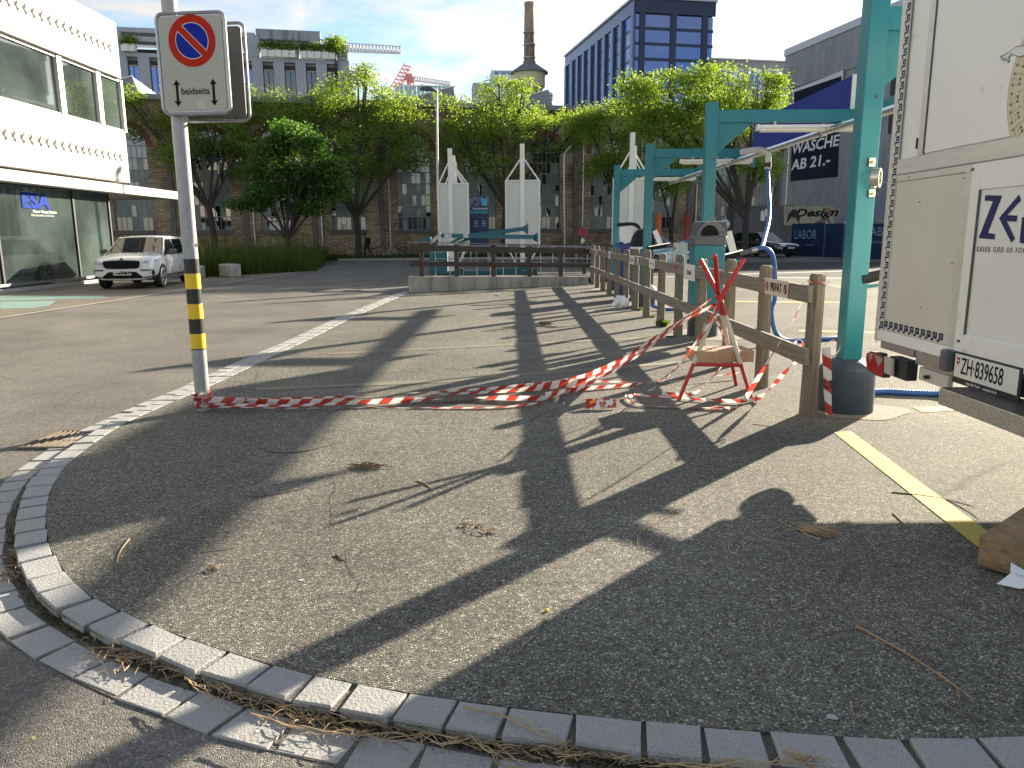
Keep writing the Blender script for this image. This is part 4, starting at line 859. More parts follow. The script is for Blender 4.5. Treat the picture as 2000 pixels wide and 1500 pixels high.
# round emblem on the hatch, running out of the picture
uE, zE = FT.uz(2085,150); rE = uE - FT.u(1971,170)
M_GOLD = mat('emblem_gold', (.50,.40,.22), .4, .2); M_GOLD2 = mat('emblem_pale', (.56,.51,.38), .4)
ax1 = FT.x; ez = Vector((0,0,1))
def eobj(bm_, nm, mt): bm_.build(nm, mt, tr)
eobj(ring_mesh(W(uE, zE, -.0035), rE*.985, rE, ax1, ez, (0,0,0), n=64), 'emblem_ring', M_GOLD)
eobj(ring_mesh(W(uE, zE, -.0030), rE*.70, rE*.985, ax1, ez, (0,0,0), n=64), 'emblem_band', M_GOLD2)
eobj(ring_mesh(W(uE, zE, -.0035), rE*.685, rE*.70, ax1, ez, (0,0,0), n=64), 'emblem_ring', M_GOLD)
B = MB(); NK = 26
for k in range(NK):
    for a, b_ in zip(key, key[1:]):
        def P2(q): t = 2*PI*(k+q[0]*.85+.05)/NK; r = rE*(.74+.19*q[1]); return r*math.cos(t), r*math.sin(t)
        p, q = P2(a), P2(b_); d = Vector((q[0]-p[0], q[1]-p[1])); L_ = d.length; d.normalize(); n_ = Vector((-d.y, d.x))*.006; p = Vector(p)-d*.006; q = Vector(q)+d*.006
        B.add([W(uE+c_.x, zE+c_.y, -.0038) for c_ in (p-n_, q-n_, q+n_, p+n_)], [(0,1,2,3)])
eobj(B, 'emblem_key', M_GOLD)
eobj(MB().prism([FT.uz(*p) for p in [(2012,84),(2000,88),(1988,90),(1978,97),(1968,104),(1956,109),(1954,113),(1960,112),(1957,118),(1963,115),(1963,121),(1968,114),(1970,123),(1974,120),(1972,113),(1978,106),(1986,110),(1995,112),(2012,106)]], .0008, lambda a, b_, t: W(a, b_, -.0045-t)), 'emblem_hand', M_GREYP)
eobj(MB().prism([FT.uz(*p) for p in [(2012,86),(2000,90),(1988,92),(1979,98),(1969,106),(1959,110),(1958,111.5),(1963,111),(1960,116),(1965,113),(1965,118),(1969,112),(1971,119),(1972.5,118),(1971,112),(1978,104),(1986,108),(1995,110),(2012,104)]], .0008, lambda a, b_, t: W(a, b_, -.0055-t)), 'emblem_hand', M_WHITE)
# tail light cluster
tl_ = MB(); P = [FT.uz(*p) for p in [(1705,690),(1713,686),(1733,690),(1741,698),(1741,733),(1738,738),(1722,733),(1706,722),(1703,705)]]
tl_.prism(P, .05, lambda a, b_, t: W(a, b_, .0-.05+t)); tail = tl_.build('tail_light', M_DARK, tr, bevel=.003)
def flat(pts, v, nm, mt, par=tr, th=.002): return MB().prism([FT.uz(*p) for p in pts], th, lambda a, b_, t: W(a, b_, v-t)).build(nm, mt, par)
M_LRED = mat('red_lens', (.42,.012,.012), .15, spec=.8, col2=(.30,.01,.01), nscale=50); M_LGREY = mat('grey_lens', (.30,.27,.26), .2)
flat([(1706,692),(1713,688),(1731,692),(1739,700),(1739,731),(1736,735),(1722,731),(1708,720),(1705,706)], -.0505, 'red_lens', M_LRED, tail)
flat([(1711,690),(1719,691),(1713,707)], -.0528, 'grey_lens', M_LGREY, tail); flat([(1723,692),(1737,699),(1738,705),(1729,716)], -.0528, 'grey_lens', M_LGREY, tail)
flat([(1743,696),(1758,701),(1757,734),(1743,728)], -.04, 'reverse_lamp', mat('clear_lens', (.45,.44,.39), .15, spec=.8), tr, .02)
tbox(FT.u(1742,715), FT.u(1777,715), FT.z(1742,734)+.005, FT.z(1742,692)-.008, -.02, .06, 'lamp_housing', M_DARK, .004)
P = [W(FT.u(1745,735), .62, -.01), W(FT.u(1752,745), .585, -.01), W(FT.u(1766,742), .57, 0), W(FT.u(1768,732), .62, .02), W(FT.u(1775,722), .66, .03)]
MB().tube(smooth_path(P, 5), .006, 8).build('cable', M_DARK, tr, smooth=True)
tbox(.04, .52, .70, .77, .02, .05, 'shadow_fill_plate', M_STEEL, .002)  # added plate, fills the shadow gap between tail lamps and body
# chassis rail, bumper step, jockey housing
tbox(FT.u(1782,715), TW-.05, .665, .765, .015, .06, 'chassis_rail', M_STEEL, .003)
tbox(FT.u(1785,735), FT.u(1840,760), .56, .65, .03, .07, 'bracket', M_ALU, .006)
u, z = FT.uz(1803,743); MB().cyl(W(u+.01, .6, .03), W(u+.01, .6, .0), .014, n=10).build('bolt', M_DARK, tr)
M_CHK = mat('checker_plate', (.50,.47,.41), .4, .5, col2=(.36,.34,.30), nscale=60, lo=.45, hi=.55, stretch=(1,1,2))
FS = Fr((2.57, 5.76), -90); tbox(FS.u(1838,758), TW, FS.z(1838,790), FS.z(1838,758), -.21, -.20, 'step_edge', M_CHK, .002)
tbox(FS.u(1838,758)+.01, TW, FS.z(1838,758)+.002, FS.z(1838,758)+.008, -.205, .06, 'step_tread', mat('dark_checker_plate', (.045,.04,.035), .5, .3, col2=(.09,.08,.07), nscale=40), .001)
tbox(.35, TW-.3, .62, .76, .35, .40, 'underframe', M_DARK, 0)
# number plate with lamp
pu0, pu1 = FT.u(1874,700), FT.u(1874,700)+.60; pz1 = FT.z(1876,690); pz0 = pz1-.142
tbox(pu0-.02, pu1+.015, pz0-.04, pz1+.012, -.022, -.010, 'plate_holder', M_DARK, .003)
plt = tbox(pu0, pu1, pz0, pz1, -.027, -.0225, 'number_plate', mat('plate_white', (.70,.69,.64), .4), .001)
text('ZH·839658', .142, plane_matrix(W(pu0+.07, (pz0+pz1)/2, -.028), FT.x, ez), M_BLACKT, 'lettering', plt, xs=.62, align='LEFT', ext=.001, spacing=1.0, bold=.004)
um_ = pu0+.038; zm_ = pz1-.04
MB().prism([(um_-.016,zm_+.02),(um_+.016,zm_+.02),(um_+.016,zm_-.008),(um_,zm_-.026),(um_-.016,zm_-.008)], .001, lambda a, b_, t: W(a, b_, -.0275-t)).build('shield', M_LRED, plt)
MB().b2((0,0,0),(0,0,0)) if False else None
for q in ([(-.010,.003),(.010,.003),(.010,-.003),(-.010,-.003)], [(-.003,.010),(.003,.010),(.003,-.010),(-.003,-.010)]):
    MB().prism([(um_+a, zm_+b_) for a, b_ in q], .0006+abs(q[0][0])*.05, lambda a, b_, t: W(a, b_, -.0286-t)).build('cross', M_WHITE, plt)
text('Auto AG Truck  -  autoag-truck.ch', .021, plane_matrix(W((pu0+pu1)/2-.02, pz0-.022, -.0225), FT.x, ez), M_WHITET, 'lettering', tr)
tbox(pu0-.095, pu0-.02, pz0+.02, pz1+.015, -.075, -.01, 'plate_lamp', M_GREYP, .012)
# the trailer's wheels, out of the picture
for v in (2.3, 3.1):
    for u in (.15, TW-.15):
        MB().cyl(W(u-.1, .33, v), W(u+.1, .33, v), .33, n=24).build('wheel', M_DARK, tr, smooth=True)
# ================================================================== HOSES, VACUUM UNITS, BIN
def hose(pts, r, label, mt=M_BLUEH, ribs=False, name='hose'):
    P = resample(smooth_path(pts, 10), .012 if ribs else .04); b = MB()
    b.tube(P, [r*(1+.09*(i % 2)) for i in range(len(P))] if ribs else r, 12); return tag(b.build(name, mt, smooth=not ribs), label, 'hose', 'blue vacuum hoses')
hose([G(1690,772,.03)+Vector((-.1,.02,0)), G(1715,765,.03), G(1770,767,.03), G(1833,770,.03), G(1870,778,.04)], .031, 'ribbed blue hose lying on the ground behind the nearest footing and under the trailer', ribs=True)
# bay 3 station: wand in its holder, pendant hose, ground hose
def wand(x, y, z, L, label, sx=1, plate=True):
    t = thing('vacuum_wand', label, 'vacuum nozzle', (x, y, z), 0, 'vacuum nozzles in their holders')
    a, b_ = Vector((x-L*.62*sx, y, z-.06)), Vector((x+L*.38*sx, y, z+.06)); d = (b_-a).normalized()
    MB().tube([a, a+d*L*.55], [.05,.042], 14).build('foam_grip', M_FOAM, t, smooth=True)
    if plate: MB().beam(a+d*.02+Vector((0,-.02,.042)), a+d*L*.62+Vector((0,-.02,.046)), .055, .018).build('chrome_tray', M_CHROME, t)
    MB().tube([a+d*L*.55, b_], [.038,.034], 14).build('nozzle', M_GREYP, t, smooth=True)
    MB().tube([b_-d*.06, b_+d*.02], .04, 14).build('clamp', M_STEEL, t, smooth=True)
    if plate: MB().beam((x-L*.25*sx, y, z+.02), (x-L*.42*sx, y+.03, z+.32), .10, .012, up=(0,1,0)).build('tag_plate', M_WHITE, t)
    MB().beam((x, y+.09, z-.1), (x-.3*sx, y+.11, z-.14), .03, .03).build('holder', M_TEAL, t)
    return b_+d*.02
e3 = wand(3.33, 11.15, 1.27, .5, 'vacuum nozzle with black grip and white tag to the right of the litter bin')
hose([(4.65,14.35,3.0), (4.66,14.30,2.98), (4.62,14.2,2.72), (4.55,13.9,2.4), (4.3,13.0,1.85), (3.95,12.1,1.5), (3.72,11.5,1.36), tuple(e3+Vector((.03,.03,.01)))], .033, 'blue hose hanging from the elbow of the steel pipe')
el = thing('pipe_elbow', 'curved white elbow with black clamps where the blue hose leaves the pipe', 'pipe fitting', (4.65,14.3,2.9))
MB().tube(smooth_path([(4.1,14.1,2.98),(4.35,14.15,3.02),(4.52,14.2,3.02),(4.62,14.22,2.95),(4.63,14.22,2.8)], 5), .052, 12).build('bend', mat('pale_plastic', (.5,.5,.47), .35), el, smooth=True)
MB().tube([(4.63,14.22,2.80),(4.63,14.2,2.72)], .057, 12).build('sleeve', M_DARK, el, smooth=True); MB().tube([(4.63,14.2,2.72),(4.62,14.2,2.69)], .062, 12).build('ring', M_STEEL, el, smooth=True)
hose([e3, e3+Vector((.10,0,.02)), e3+Vector((.22,.02,-.06)), e3+Vector((.29,.05,-.3)), e3+Vector((.3,.0,-.7)), Vector((3.75,11.0,.45)), Vector((3.8,10.9,.15)), Vector((4.0,10.95,.035)), Vector((4.35,11.05,.03)), Vector((4.75,11.2,.03)), Vector((5.1,11.5,.05))], .033, 'blue hose looping from the right hand nozzle down to the ground behind the fence')
e2 = wand(2.98+.35, 16.3, 1.32, .75, 'vacuum nozzle with black grip beside the third gantry column')
hose([e2, e2+Vector((.12,0,.03)), e2+Vector((.3,.02,-.1)), e2+Vector((.45,.05,-.45)), Vector((3.9,16.2,.5)), Vector((3.9,16.1,.1)), Vector((3.6,15.9,.03)), Vector((3.2,15.8,.03)), Vector((2.9,15.9,.10))], .033, 'blue hose looping behind the fence left of the litter bin')
e1 = wand(2.98+.30, 21.5, 1.35, .6, 'vacuum nozzle beside the farthest gantry column')
hose([e1, e1+Vector((.05,0,.25)), e1+Vector((-.1,.1,.42)), e1+Vector((-.45,.1,.42)), e1+Vector((-.62,.1,.40))], .05, 'thick black foam hose bent over beside the farthest gantry column', M_FOAM)
wn = wand(3.32, 6.62, 1.22, .5, 'black foam nozzle between the nearest gantry column and the trailer', plate=False)
# vacuum unit with black dome
vu = thing('vacuum_unit', 'teal vacuum unit with a black half round hood behind the third gantry column', 'vacuum unit', (3.22, 19.0, 0))
MB().box((3.22, 19.0, .6), (.5,.45,1.2)).build('body', M_GREYP, vu, bevel=.02)
MB().box((3.22, 19.0, 1.235), (.54,.48,.05)).build('white_band', M_WHITE, vu)
MB().prism([(.27*math.cos(t), .44*math.sin(t)) for t in np.linspace(0, PI, 17)], .46, lambda a, b_, t: (3.22+a, 18.77+t, 1.26+b_)).build('hood', M_FOAM, vu, smooth=True)
v2 = thing('vacuum_cabinet', 'deep blue vacuum cabinet between the two farthest gantry columns', 'vacuum unit', (3.0, 20.5, 0))
M_DBLUE = mat('deep_blue_paint', (.012,.04,.22), .35)
MB().box((3.02, 20.5, .66), (.42,.36,1.32)).build('body', M_DBLUE, v2, bevel=.015); MB().box((3.02, 20.5, 1.345), (.36,.30,.05)).build('lid', M_DBLUE, v2, bevel=.01)
MB().beam((3.05,20.35,1.34), (2.93,20.35,1.75), .2, .012, up=(0,1,0)).build('tag_plate', M_WHITE, v2)
# litter bin
lb_ = thing('litter_bin', 'teal litter bin with a grey domed lid behind the wooden fence', 'litter bin', (2.80, 10.95, 0))
bxx, byy = 2.78, 10.95
hexp = [(-.22,-.16),(.08,-.20),(.22,-.10),(.22,.16),(-.22,.18)]
MB().prism(hexp, .98, lambda a, b_, t: (bxx+a, byy+b_, .42+t)).build('body', M_TEAL, lb_, bevel=.006)
MB().prism([(a*1.05, b_*1.05) for a, b_ in hexp], .12, lambda a, b_, t: (bxx+a, byy+b_, 1.402+t)).build('lid_rim', M_GREYP, lb_, bevel=.008)
# domed lid: two crossing half round hoods with dark openings
hd = MB(); hd.prism([(.20*math.cos(t), .20*math.sin(t)) for t in np.linspace(0, PI, 19)], .36, lambda a, b_, t: (bxx+a, byy-.18+t, 1.522+b_)); hd.build('hood', M_GREYP, lb_, smooth=True)
MB().prism([(.19*math.cos(t), .21*math.sin(t)) for t in np.linspace(0, PI, 19)], .42, lambda a, b_, t: (bxx-.205+t, byy+a, 1.522+b_)).build('cross_hood', M_GREYP, lb_, smooth=True)
MB().prism([(.125*math.cos(t), .145*math.sin(t)) for t in np.linspace(0, PI, 15)], .012, lambda a, b_, t: (bxx-.03+a, byy-.192+t, 1.53+b_)).build('opening', M_BLACKT, lb_)
MB().prism([(.125*math.cos(t), .145*math.sin(t)) for t in np.linspace(0, PI, 15)], .012, lambda a, b_, t: (bxx+.206+t, byy+a, 1.53+b_)).build('opening', M_BLACKT, lb_)
MB().box((bxx-.05, byy+.1, .21), (.12,.12,.42)).build('stand', M_NAVY, lb_)
ib = thing('info_board', 'narrow pale info board with dark writing left of the litter bin', 'sign', (2.66, 12.3, 0))
MB().b2((2.66,12.3,.9),(2.80,12.34,1.42)).build('panel', mat('pale_board', (.5,.48,.42), .5), ib); MB().b2((2.58,12.25,.95),(2.655,12.35,1.42)).build('side_print', mat('dark_scribble', (.15,.16,.18), .5, col2=(.5,.5,.5), nscale=14, lo=.45, hi=.5), ib)
MB().b2((2.70,12.31,0),(2.74,12.35,.9)).build('leg', M_STEEL, ib)
# ================================================================== LOW CONCRETE WALL AND DARK FENCE
WL, WR = Vector((-2.80, 21.3, 0)), Vector((2.45, 24.45, 0)); wd_ = (WR-WL).normalized(); wn_ = Vector((-wd_.y, wd_.x, 0)); WLEN = (WR-WL).length
lw = thing('low_wall', 'low stained concrete wall of upright slabs carrying the dark fence', 'wall', WL)
joints = [0,.62,1.2,2.0,2.75,3.5,4.2,4.85,5.5,WLEN]
def wtop(s): return .455-.195*s/WLEN
M_STAIN = mat('stained_concrete', (.40,.375,.32), .9, col2=(.23,.215,.185), nscale=1.6, stretch=(1.3,1.3,.5), bump=.25, bscale=30, dirt=((.085,.08,.065), 2.6, .58))
for a, c in zip(joints, joints[1:]):
    b = MB(); A, Bq = WL+wd_*(a+.006), WL+wd_*(c-.006); vs = [A, Bq, Bq+wn_*.14, A+wn_*.14]; vs += [v+Vector((0,0,wtop(a if i in (0,3) else c))) for i, v in enumerate(vs)]
    b.add(vs, ((0,3,2,1),(4,5,6,7),(0,1,5,4),(1,2,6,5),(2,3,7,6),(3,0,4,7))); b.build('slab', M_STAIN, lw, bevel=.008)
b = MB(); b.add([tuple(WL+wn_*.15+Vector((0,0,.40))), tuple(WR+wn_*.15+Vector((0,0,.22))), (4.0,26.6,.20), (5.5,32,.05), (-2.0,32,.05), (-2.7,22.4,.38)], [tuple(range(6))]); tag(b.build('raised_pad', asphalt('pad_asphalt', (.04,.04,.04), (.10,.10,.10), (.3,.3,.3), 90, .1)), kind='structure')
df = thing('dark_fence', 'dark brown wooden rail fence standing on the low concrete wall', 'fence', WL+Vector((0,0,.4)))
pxs = [820,883,953,1025,1091]
for i, px in enumerate(pxs):
    s = (WLEN)*((px-805)/(1145-805)); base = WL+wd_*(s*.965+.12)+wn_*.06; MB().box((base.x, base.y, wtop(s)+.44), (.105,.105,.92), math.atan2(wd_.y, wd_.x)).build('post', M_DWZ, df, bevel=.006)
for z0, z1 in ((.70,.86),(.28,.42)):
    for a, c in ((.0,2.55),(2.56,WLEN+.25)):
        A, Bq = WL+wd_*a-wn_*.0, WL+wd_*c-wn_*.0; A = A+Vector((0,0,wtop(a)+(z0+z1)/2)); Bq = Bq+Vector((0,0,wtop(c)+(z0+z1)/2-.0)); MB().beam(A, Bq, .04, z1-z0).build('rail', M_DWX, df, bevel=.006)
A, Bq = WL+wd_*.0+Vector((0,0,wtop(0)+.94)), WR+wd_*.0+Vector((0,0,wtop(WLEN)+.94)); MB().beam(A+wn_*.06, Bq+wn_*.06, .14, .03).build('top_board', mat('grey_top_board', (.16,.15,.14), .8), df)
# second piece of dark fence further back on the right
d2 = thing('dark_fence', 'short dark wooden fence piece behind the junction of the two fences', 'fence', (1.9, 27.5, 0))
for x in (1.75, 2.6, 3.4, 4.3): MB().box((x, 27.5, .65), (.11,.11,1.3)).build('post', M_DWZ, d2)
for z in (.55, .85, 1.15): MB().box((3.0, 27.43, z), (2.8,.04,.14)).build('rail', M_DWX, d2)
# galvanised railing behind
rl = thing('metal_railing', 'thin galvanised railing with upright bars just behind the dark fence', 'railing', (0, 25, 0))
for z in (.62, 1.02): MB().tube([(-2.3, 23.4, z+.25), (3.0, 26.6, z+.12)], .016, 6).build('rail', M_STEEL, rl)
for k in range(14): t = k/13; MB().cyl((-2.3+5.3*t, 23.4+3.2*t, .3), (-2.3+5.3*t, 23.4+3.2*t, 1.2), .010, n=5).build('bar', M_STEEL, rl)
# ================================================================== DISMANTLED TEAL LIFT FRAMES
lf = thing('folded_lift', 'dismantled teal lift with tapering arms stacked behind the dark fence', 'lift frame', (-1.2, 25.6, .3))
Yl = 25.8
def L_(px, py, Y=Yl): return D(px, py, Y)
MB().b2((L_(840,530).x, Yl-.2, .3), (L_(875,530).x, Yl+.3, L_(850,492).z)).build('column', M_TEALD, lf, bevel=.01)
MB().b2((L_(824,470).x, Yl-.15, L_(824,473).z), (L_(842,470).x, Yl+.15, L_(824,463).z)).build('motor_box', M_TEALD, lf, bevel=.01)
MB().beam(L_(840,475), L_(862,457), .12, .10).build('cylinder', M_STEEL, lf)
for k, (p, q) in enumerate((((905,463),(1028,446)),)): MB().beam(L_(*p), L_(*q), .22, .17, ends=(1, .75)).build('upper_arm', M_TEALD, lf, bevel=.01)
MB().beam(L_(862,460,25.6), L_(1043,463,25.6), .20, .14).build('lower_arm', M_TEALD, lf, bevel=.008)
MB().beam(L_(868,460,25.48), L_(882,460.3,25.48), .04, .13).build('bare_patch', M_STEEL, lf); MB().beam(L_(905,460.5,25.48), L_(915,460.7,25.48), .04, .13).build('bare_patch', M_STEEL, lf)
for p, q in (((1020,447),(1030,447)), ((1040,464),(1050,464))): MB().beam(L_(*p), L_(*q), .12, .16, ends=(.7, 2.1)).build('flare', M_TEALD, lf)
MB().cyl(L_(1030.5,447), L_(1031.5,447), .22, n=4).build('plate', M_DARK, lf)
MB().beam(L_(880,475), L_(905,462), .08, .08).build('brace', M_TEALD, lf); MB().beam(L_(895,475), L_(925,463), .08, .08).build('brace', M_TEALD, lf)
MB().beam(L_(845,533), L_(1045,533), .2, .14).build('base_arm', M_TEALD, lf, bevel=.008); MB().beam(L_(915,535), L_(1035,523), .16, .13, ends=(.8, 1)).build('base_arm', M_TEALD, lf, bevel=.008)
MB().beam(L_(890,522), L_(915,533), .08, .07).build('brace', M_DARK, lf); MB().beam(L_(1040,533), L_(1048,530), .12, .14, ends=(.8, 2)).build('flare', M_TEALD, lf)
# ================================================================== WHITE WASH BAY PARTITIONS
M_PART = mat('white_partition', (.60,.60,.55), .45, col2=(.54,.54,.50), nscale=1.2, stretch=(1,1,.4))
def partition(pxc, pytop, Y, pxl, pxr, pyp, label, pyb=478, sc=1.0):
    c = D(pxc, 460, Y); x0, x1 = D(pxl, 460, Y).x, D(pxr, 460, Y).x; zt = D(pxc, pytop, Y).z; zp = D(pxc, pyp, Y).z; zb_ = D(pxc, pyb, Y).z; xc = c.x
    t = thing('wash_bay_partition', label, 'partition', (xc, Y, .05), 0, 'white partitions of the wash bays')
    pw = .19*sc
    MB().b2((xc-pw/2, Y-.09, 0), (xc+pw/2, Y+.09, zt)).build('mast', M_WHITE, t, bevel=.008)
    for s, xe in ((-1, x0), (1, x1)):
        MB().b2((min(xe, xe-s*.06), Y-.04, zb_), (max(xe, xe-s*.06), Y+.04, zp)).build('edge_post', M_WHITE, t, bevel=.005)
        MB().b2((min(xe-s*.061, xc+s*(pw/2+.001)), Y-.012, zb_+.02), (max(xe-s*.061, xc+s*(pw/2+.001)), Y+.02, zp-.01)).build('panel', M_PART, t)
        zj = zt-(zt-zp)*.40; MB().beam((xc+s*pw*.4, Y, zj), (xe-s*.03, Y, zp), .06, .075, up=(0,1,0)).build('strut', M_WHITE, t)
        MB().beam((xe-s*.03, Y, zb_), (xc+s*.15, Y, .12), .06, .06, up=(0,1,0)).build('strut', M_WHITE, t)
        if s < 0: MB().b2((xe, Y-.045, zp), (xc-pw/2, Y+.035, zp+.05)).build('top_rail', M_WHITE, t)
        else: MB().b2((xc+pw/2, Y-.045, zp), (xe, Y+.035, zp+.05)).build('top_rail', M_WHITE, t)
partition(1020.5, 281, 33.0, 987, 1055, 354, 'white partition with a house shaped top standing alone in the middle', 478)
partition(882, 290, 34.0, 857, 917, 360, 'white partition with a house shaped top, front one of the left row')
partition(888, 304, 38.5, 868, 914, 366, 'white partition directly behind the front one of the left row', 474, .95)
partition(892, 317, 43.0, 875, 912, 370, 'third white partition of the left row, mostly hidden', 471, .9)
partition(1231, 259, 31.5, 1195, 1268, 350, 'white partition with a house shaped top behind the teal gantry columns', 480)
partition(1236, 285, 37.5, 1205, 1264, 360, 'white partition hidden behind the one at the gantry columns', 476, .9)
# ================================================================== BRICK HALL
FH = Fr((0, 60.0), 11.5)
hall = thing('brick_hall', 'long yellow brick industrial hall with tall arched windows behind the trees', 'building', FH.o)
def fbox(F, par, name, mt, u0, u1, v0, v1, z0, z1, bevel=0):
    b = MB(); vs = [F.w(u, v, z) for z in (z0, z1) for u, v in ((u0, v0), (u1, v0), (u1, v1), (u0, v1))]
    b.add(vs, ((0,3,2,1),(4,5,6,7),(0,1,5,4),(1,2,6,5),(2,3,7,6),(3,0,4,7))); return b.build(name, mt, par, bevel=bevel)
# wall built in the hall's own axes so that the courses run level
hall.rotation_euler = (0,0,FH.a)
ZS, ZSP, RW, RT = FH.z(680,449), FH.z(1063,297), 1.22, FH.z(850,211)
wc_px = [110,257,412,541,679,809,938,1064,1183,1292,1400,1490]
wc = [FH.u(x, 380) for x in wc_px]; wc = [wc[0]-5.6*2, wc[0]-5.6]+wc
b = MB(); lim = [wc[0]-3] + [(a+c)/2 for a, c in zip(wc, wc[1:])] + [FH.u(1526, 300)]
NA = 12
for i, c in enumerate(wc):
    a0, a1 = lim[i], lim[i+1]; q = lambda u0, u1, z0, z1: b.add([(u0,0,z0),(u1,0,z0),(u1,0,z1),(u0,0,z1)], [(0,1,2,3)])
    q(a0, c-RW, 0, RT); q(c+RW, a1, 0, RT); q(c-RW, c+RW, 0, ZS)
    arc = [(c-RW*math.cos(PI*k/NA), ZSP+RW*math.sin(PI*k/NA)) for k in range(NA+1)]
    for (x0, z0), (x1, z1) in zip(arc, arc[1:]):
        b.add([(x0,0,z0),(x1,0,z1),(x1,0,RT),(x0,0,RT)], [(0,1,2,3)]); b.add([(x0,0,z0),(x1,0,z1),(x1,.35,z1),(x0,.35,z0)], [(0,1,2,3)])
    for s in (-1, 1): b.add([(c+s*RW,0,ZS),(c+s*RW,.35,ZS),(c+s*RW,.35,ZSP),(c+s*RW,0,ZSP)], [(0,1,2,3)])
b.add([(lim[0],0,0),(lim[0],24,0),(lim[0],24,RT),(lim[0],0,RT)], [(0,1,2,3)]); b.add([(lim[-1],0,0),(lim[-1],24,0),(lim[-1],24,RT),(lim[-1],0,RT)], [(0,1,2,3)]); b.add([(lim[0],24,0),(lim[-1],24,0),(lim[-1],24,RT),(lim[0],24,RT)], [(0,1,2,3)])
wo_ = b.build('wall', M_BRICK, hall, local=True)
M_MUNT = mat('window_iron', (.20,.21,.21), .6); M_PALE = mat('frosted_pane', (.18,.205,.20), .3, col2=(.09,.11,.11), nscale=.9); M_PANE2 = mat('whitish_pane', (.30,.29,.25), .4, col2=(.12,.13,.13), nscale=1.6)
rnd = random.Random(5)
for i, c in enumerate(wc):
    wnd = MB(); 
    nc = 7
    for k in range(nc+1): x = c-RW+2*RW*k/nc; wnd.b2((x-.022,.20,ZS), (x+.022,.25,ZSP))
    zs = [ZS+.0, ZS+.95] + [ZS+.95+(ZSP-ZS-.95)*k/6 for k in range(1, 7)]
    for z in zs: wnd.b2((c-RW,.195,z-.035), (c+RW,.255,z+.035))
    for k in range(9): t = PI*k/8; wnd.tube([(c+.45*math.cos(t),.22,ZSP+.45*math.sin(t)), (c+RW*math.cos(t),.22,ZSP+RW*math.sin(t))], .03, 4)
    wnd.tube([(c+.45*math.cos(t),.22,ZSP+.45*math.sin(t)) for t in np.linspace(0, PI, 9)], .03, 4)
    wn_o = wnd.build('window', M_MUNT, hall, local=True)
    dk, pl1, pl2 = MB(), MB(), MB()
    def pane(x0, x1, z0, z1, tgt, y): tgt.add([(x0,y,z0),(x1,y,z0),(x1,y,z1),(x0,y,z1)], [(0,1,2,3)])
    for k in range(nc):
        x0, x1 = c-RW+2*RW*k/nc, c-RW+2*RW*(k+1)/nc
        for j in range(len(zs)-1):
            r = rnd.random(); top = j >= len(zs)-3; tgt = dk if (r < (.85 if top else .25) or j == 0 and r < .6) else (pl1 if r < .9 else pl2)
            pane(x0, x1, zs[j], zs[j+1], tgt, .23+rnd.uniform(-.004,.004))
    arcp = [(c+RW*math.cos(t), ZSP+RW*math.sin(t)) for t in np.linspace(0, PI, 13)]; dk.add([(x,.235,z) for x, z in arcp], [tuple(range(13))])
    for tg, mt in ((dk, M_GLD), (pl1, M_PALE), (pl2, M_PANE2)):
        if tg.v: o = tg.build('panes', mt, wn_o, local=True); o['kind'] = 'stuff'
    ar = MB(); n = 14
    for k in range(n): 
        t0, t1 = PI*k/n, PI*(k+1)/n; P = [(c+r*math.cos(t), y, ZSP+r*math.sin(t)) for y in (-.05, .1) for r, t in ((RW+.02,t0),(RW+.42,t0),(RW+.42,t1),(RW+.02,t1))]
        ar.add(P, ((0,1,2,3),(7,6,5,4),(0,4,5,1),(1,5,6,2),(2,6,7,3),(3,7,4,0)))
    ar.build('arch', M_REDBR, hall, local=True)
    MB().b2((c-RW-.12,-.12,ZS-.26), (c+RW+.12,.15,ZS-.02)).build('sill', mat('dark_sill', (.10,.10,.10), .8), hall, local=True)
    x = lim[i+1]; MB().b2((x-.16,-.14,.3), (x+.16,-.003,ZSP+.2)).build('pilaster', mat('steel_pilaster', (.12,.125,.13), .7, col2=(.09,.08,.07), nscale=3), hall, local=True)
    for s in (-1, 1): MB().beam((x+s*.1,-.07,ZSP+.2), (x+s*1.1,-.07,ZSP+2.6), .10, .12, up=(0,1,0)).build('raking_strut', MATS['steel_pilaster'], hall, local=True)
    MB().cyl((x+.55,-.12,.2), (x+.55,-.12,ZSP+1.0), .07, n=8).build('downpipe', M_STEEL, hall, local=True)
M_ROOF = mat('grey_roof_sheet', (.22,.24,.28), .6, col2=(.17,.185,.21), nscale=.6)
MB().b2((lim[0]-.3,-.5,RT), (lim[-1]+.3,24.4,RT+.35)).build('eaves', M_ROOF, hall, local=True)
M_SKYL = glass('skylight_glass', (.30,.36,.42), .12)
for c in [wc[0]+7.5+k*7.4 for k in range(9)]:
    b = MB(); b.add([(c-3.0,1.0,RT+.35),(c+1.6,1.0,RT+1.7),(c+1.6,20,RT+1.7),(c-3.0,20,RT+.35)], [(0,1,2,3)]); sk = b.build('skylight', M_SKYL, hall, local=True)
    MB().add([(c+1.6,1.0,RT+1.7),(c+2.0,1.0,RT+.35),(c+2.0,20,RT+.35),(c+1.6,20,RT+1.7),(c-3.0,1.0,RT+.35),(c-3.0,20,RT+.35)], [(0,1,2,3),(0,1,4),(3,2,5)]).build('skylight_back', M_ROOF, hall, local=True)
    bb = MB()
    for k in range(8): bb.beam((c-3.0,1.0+k*2.6,RT+.38), (c+1.6,1.0+k*2.6,RT+1.73), .12, .06)
    bb.build('glazing_bars', M_WHITE, sk, local=True)
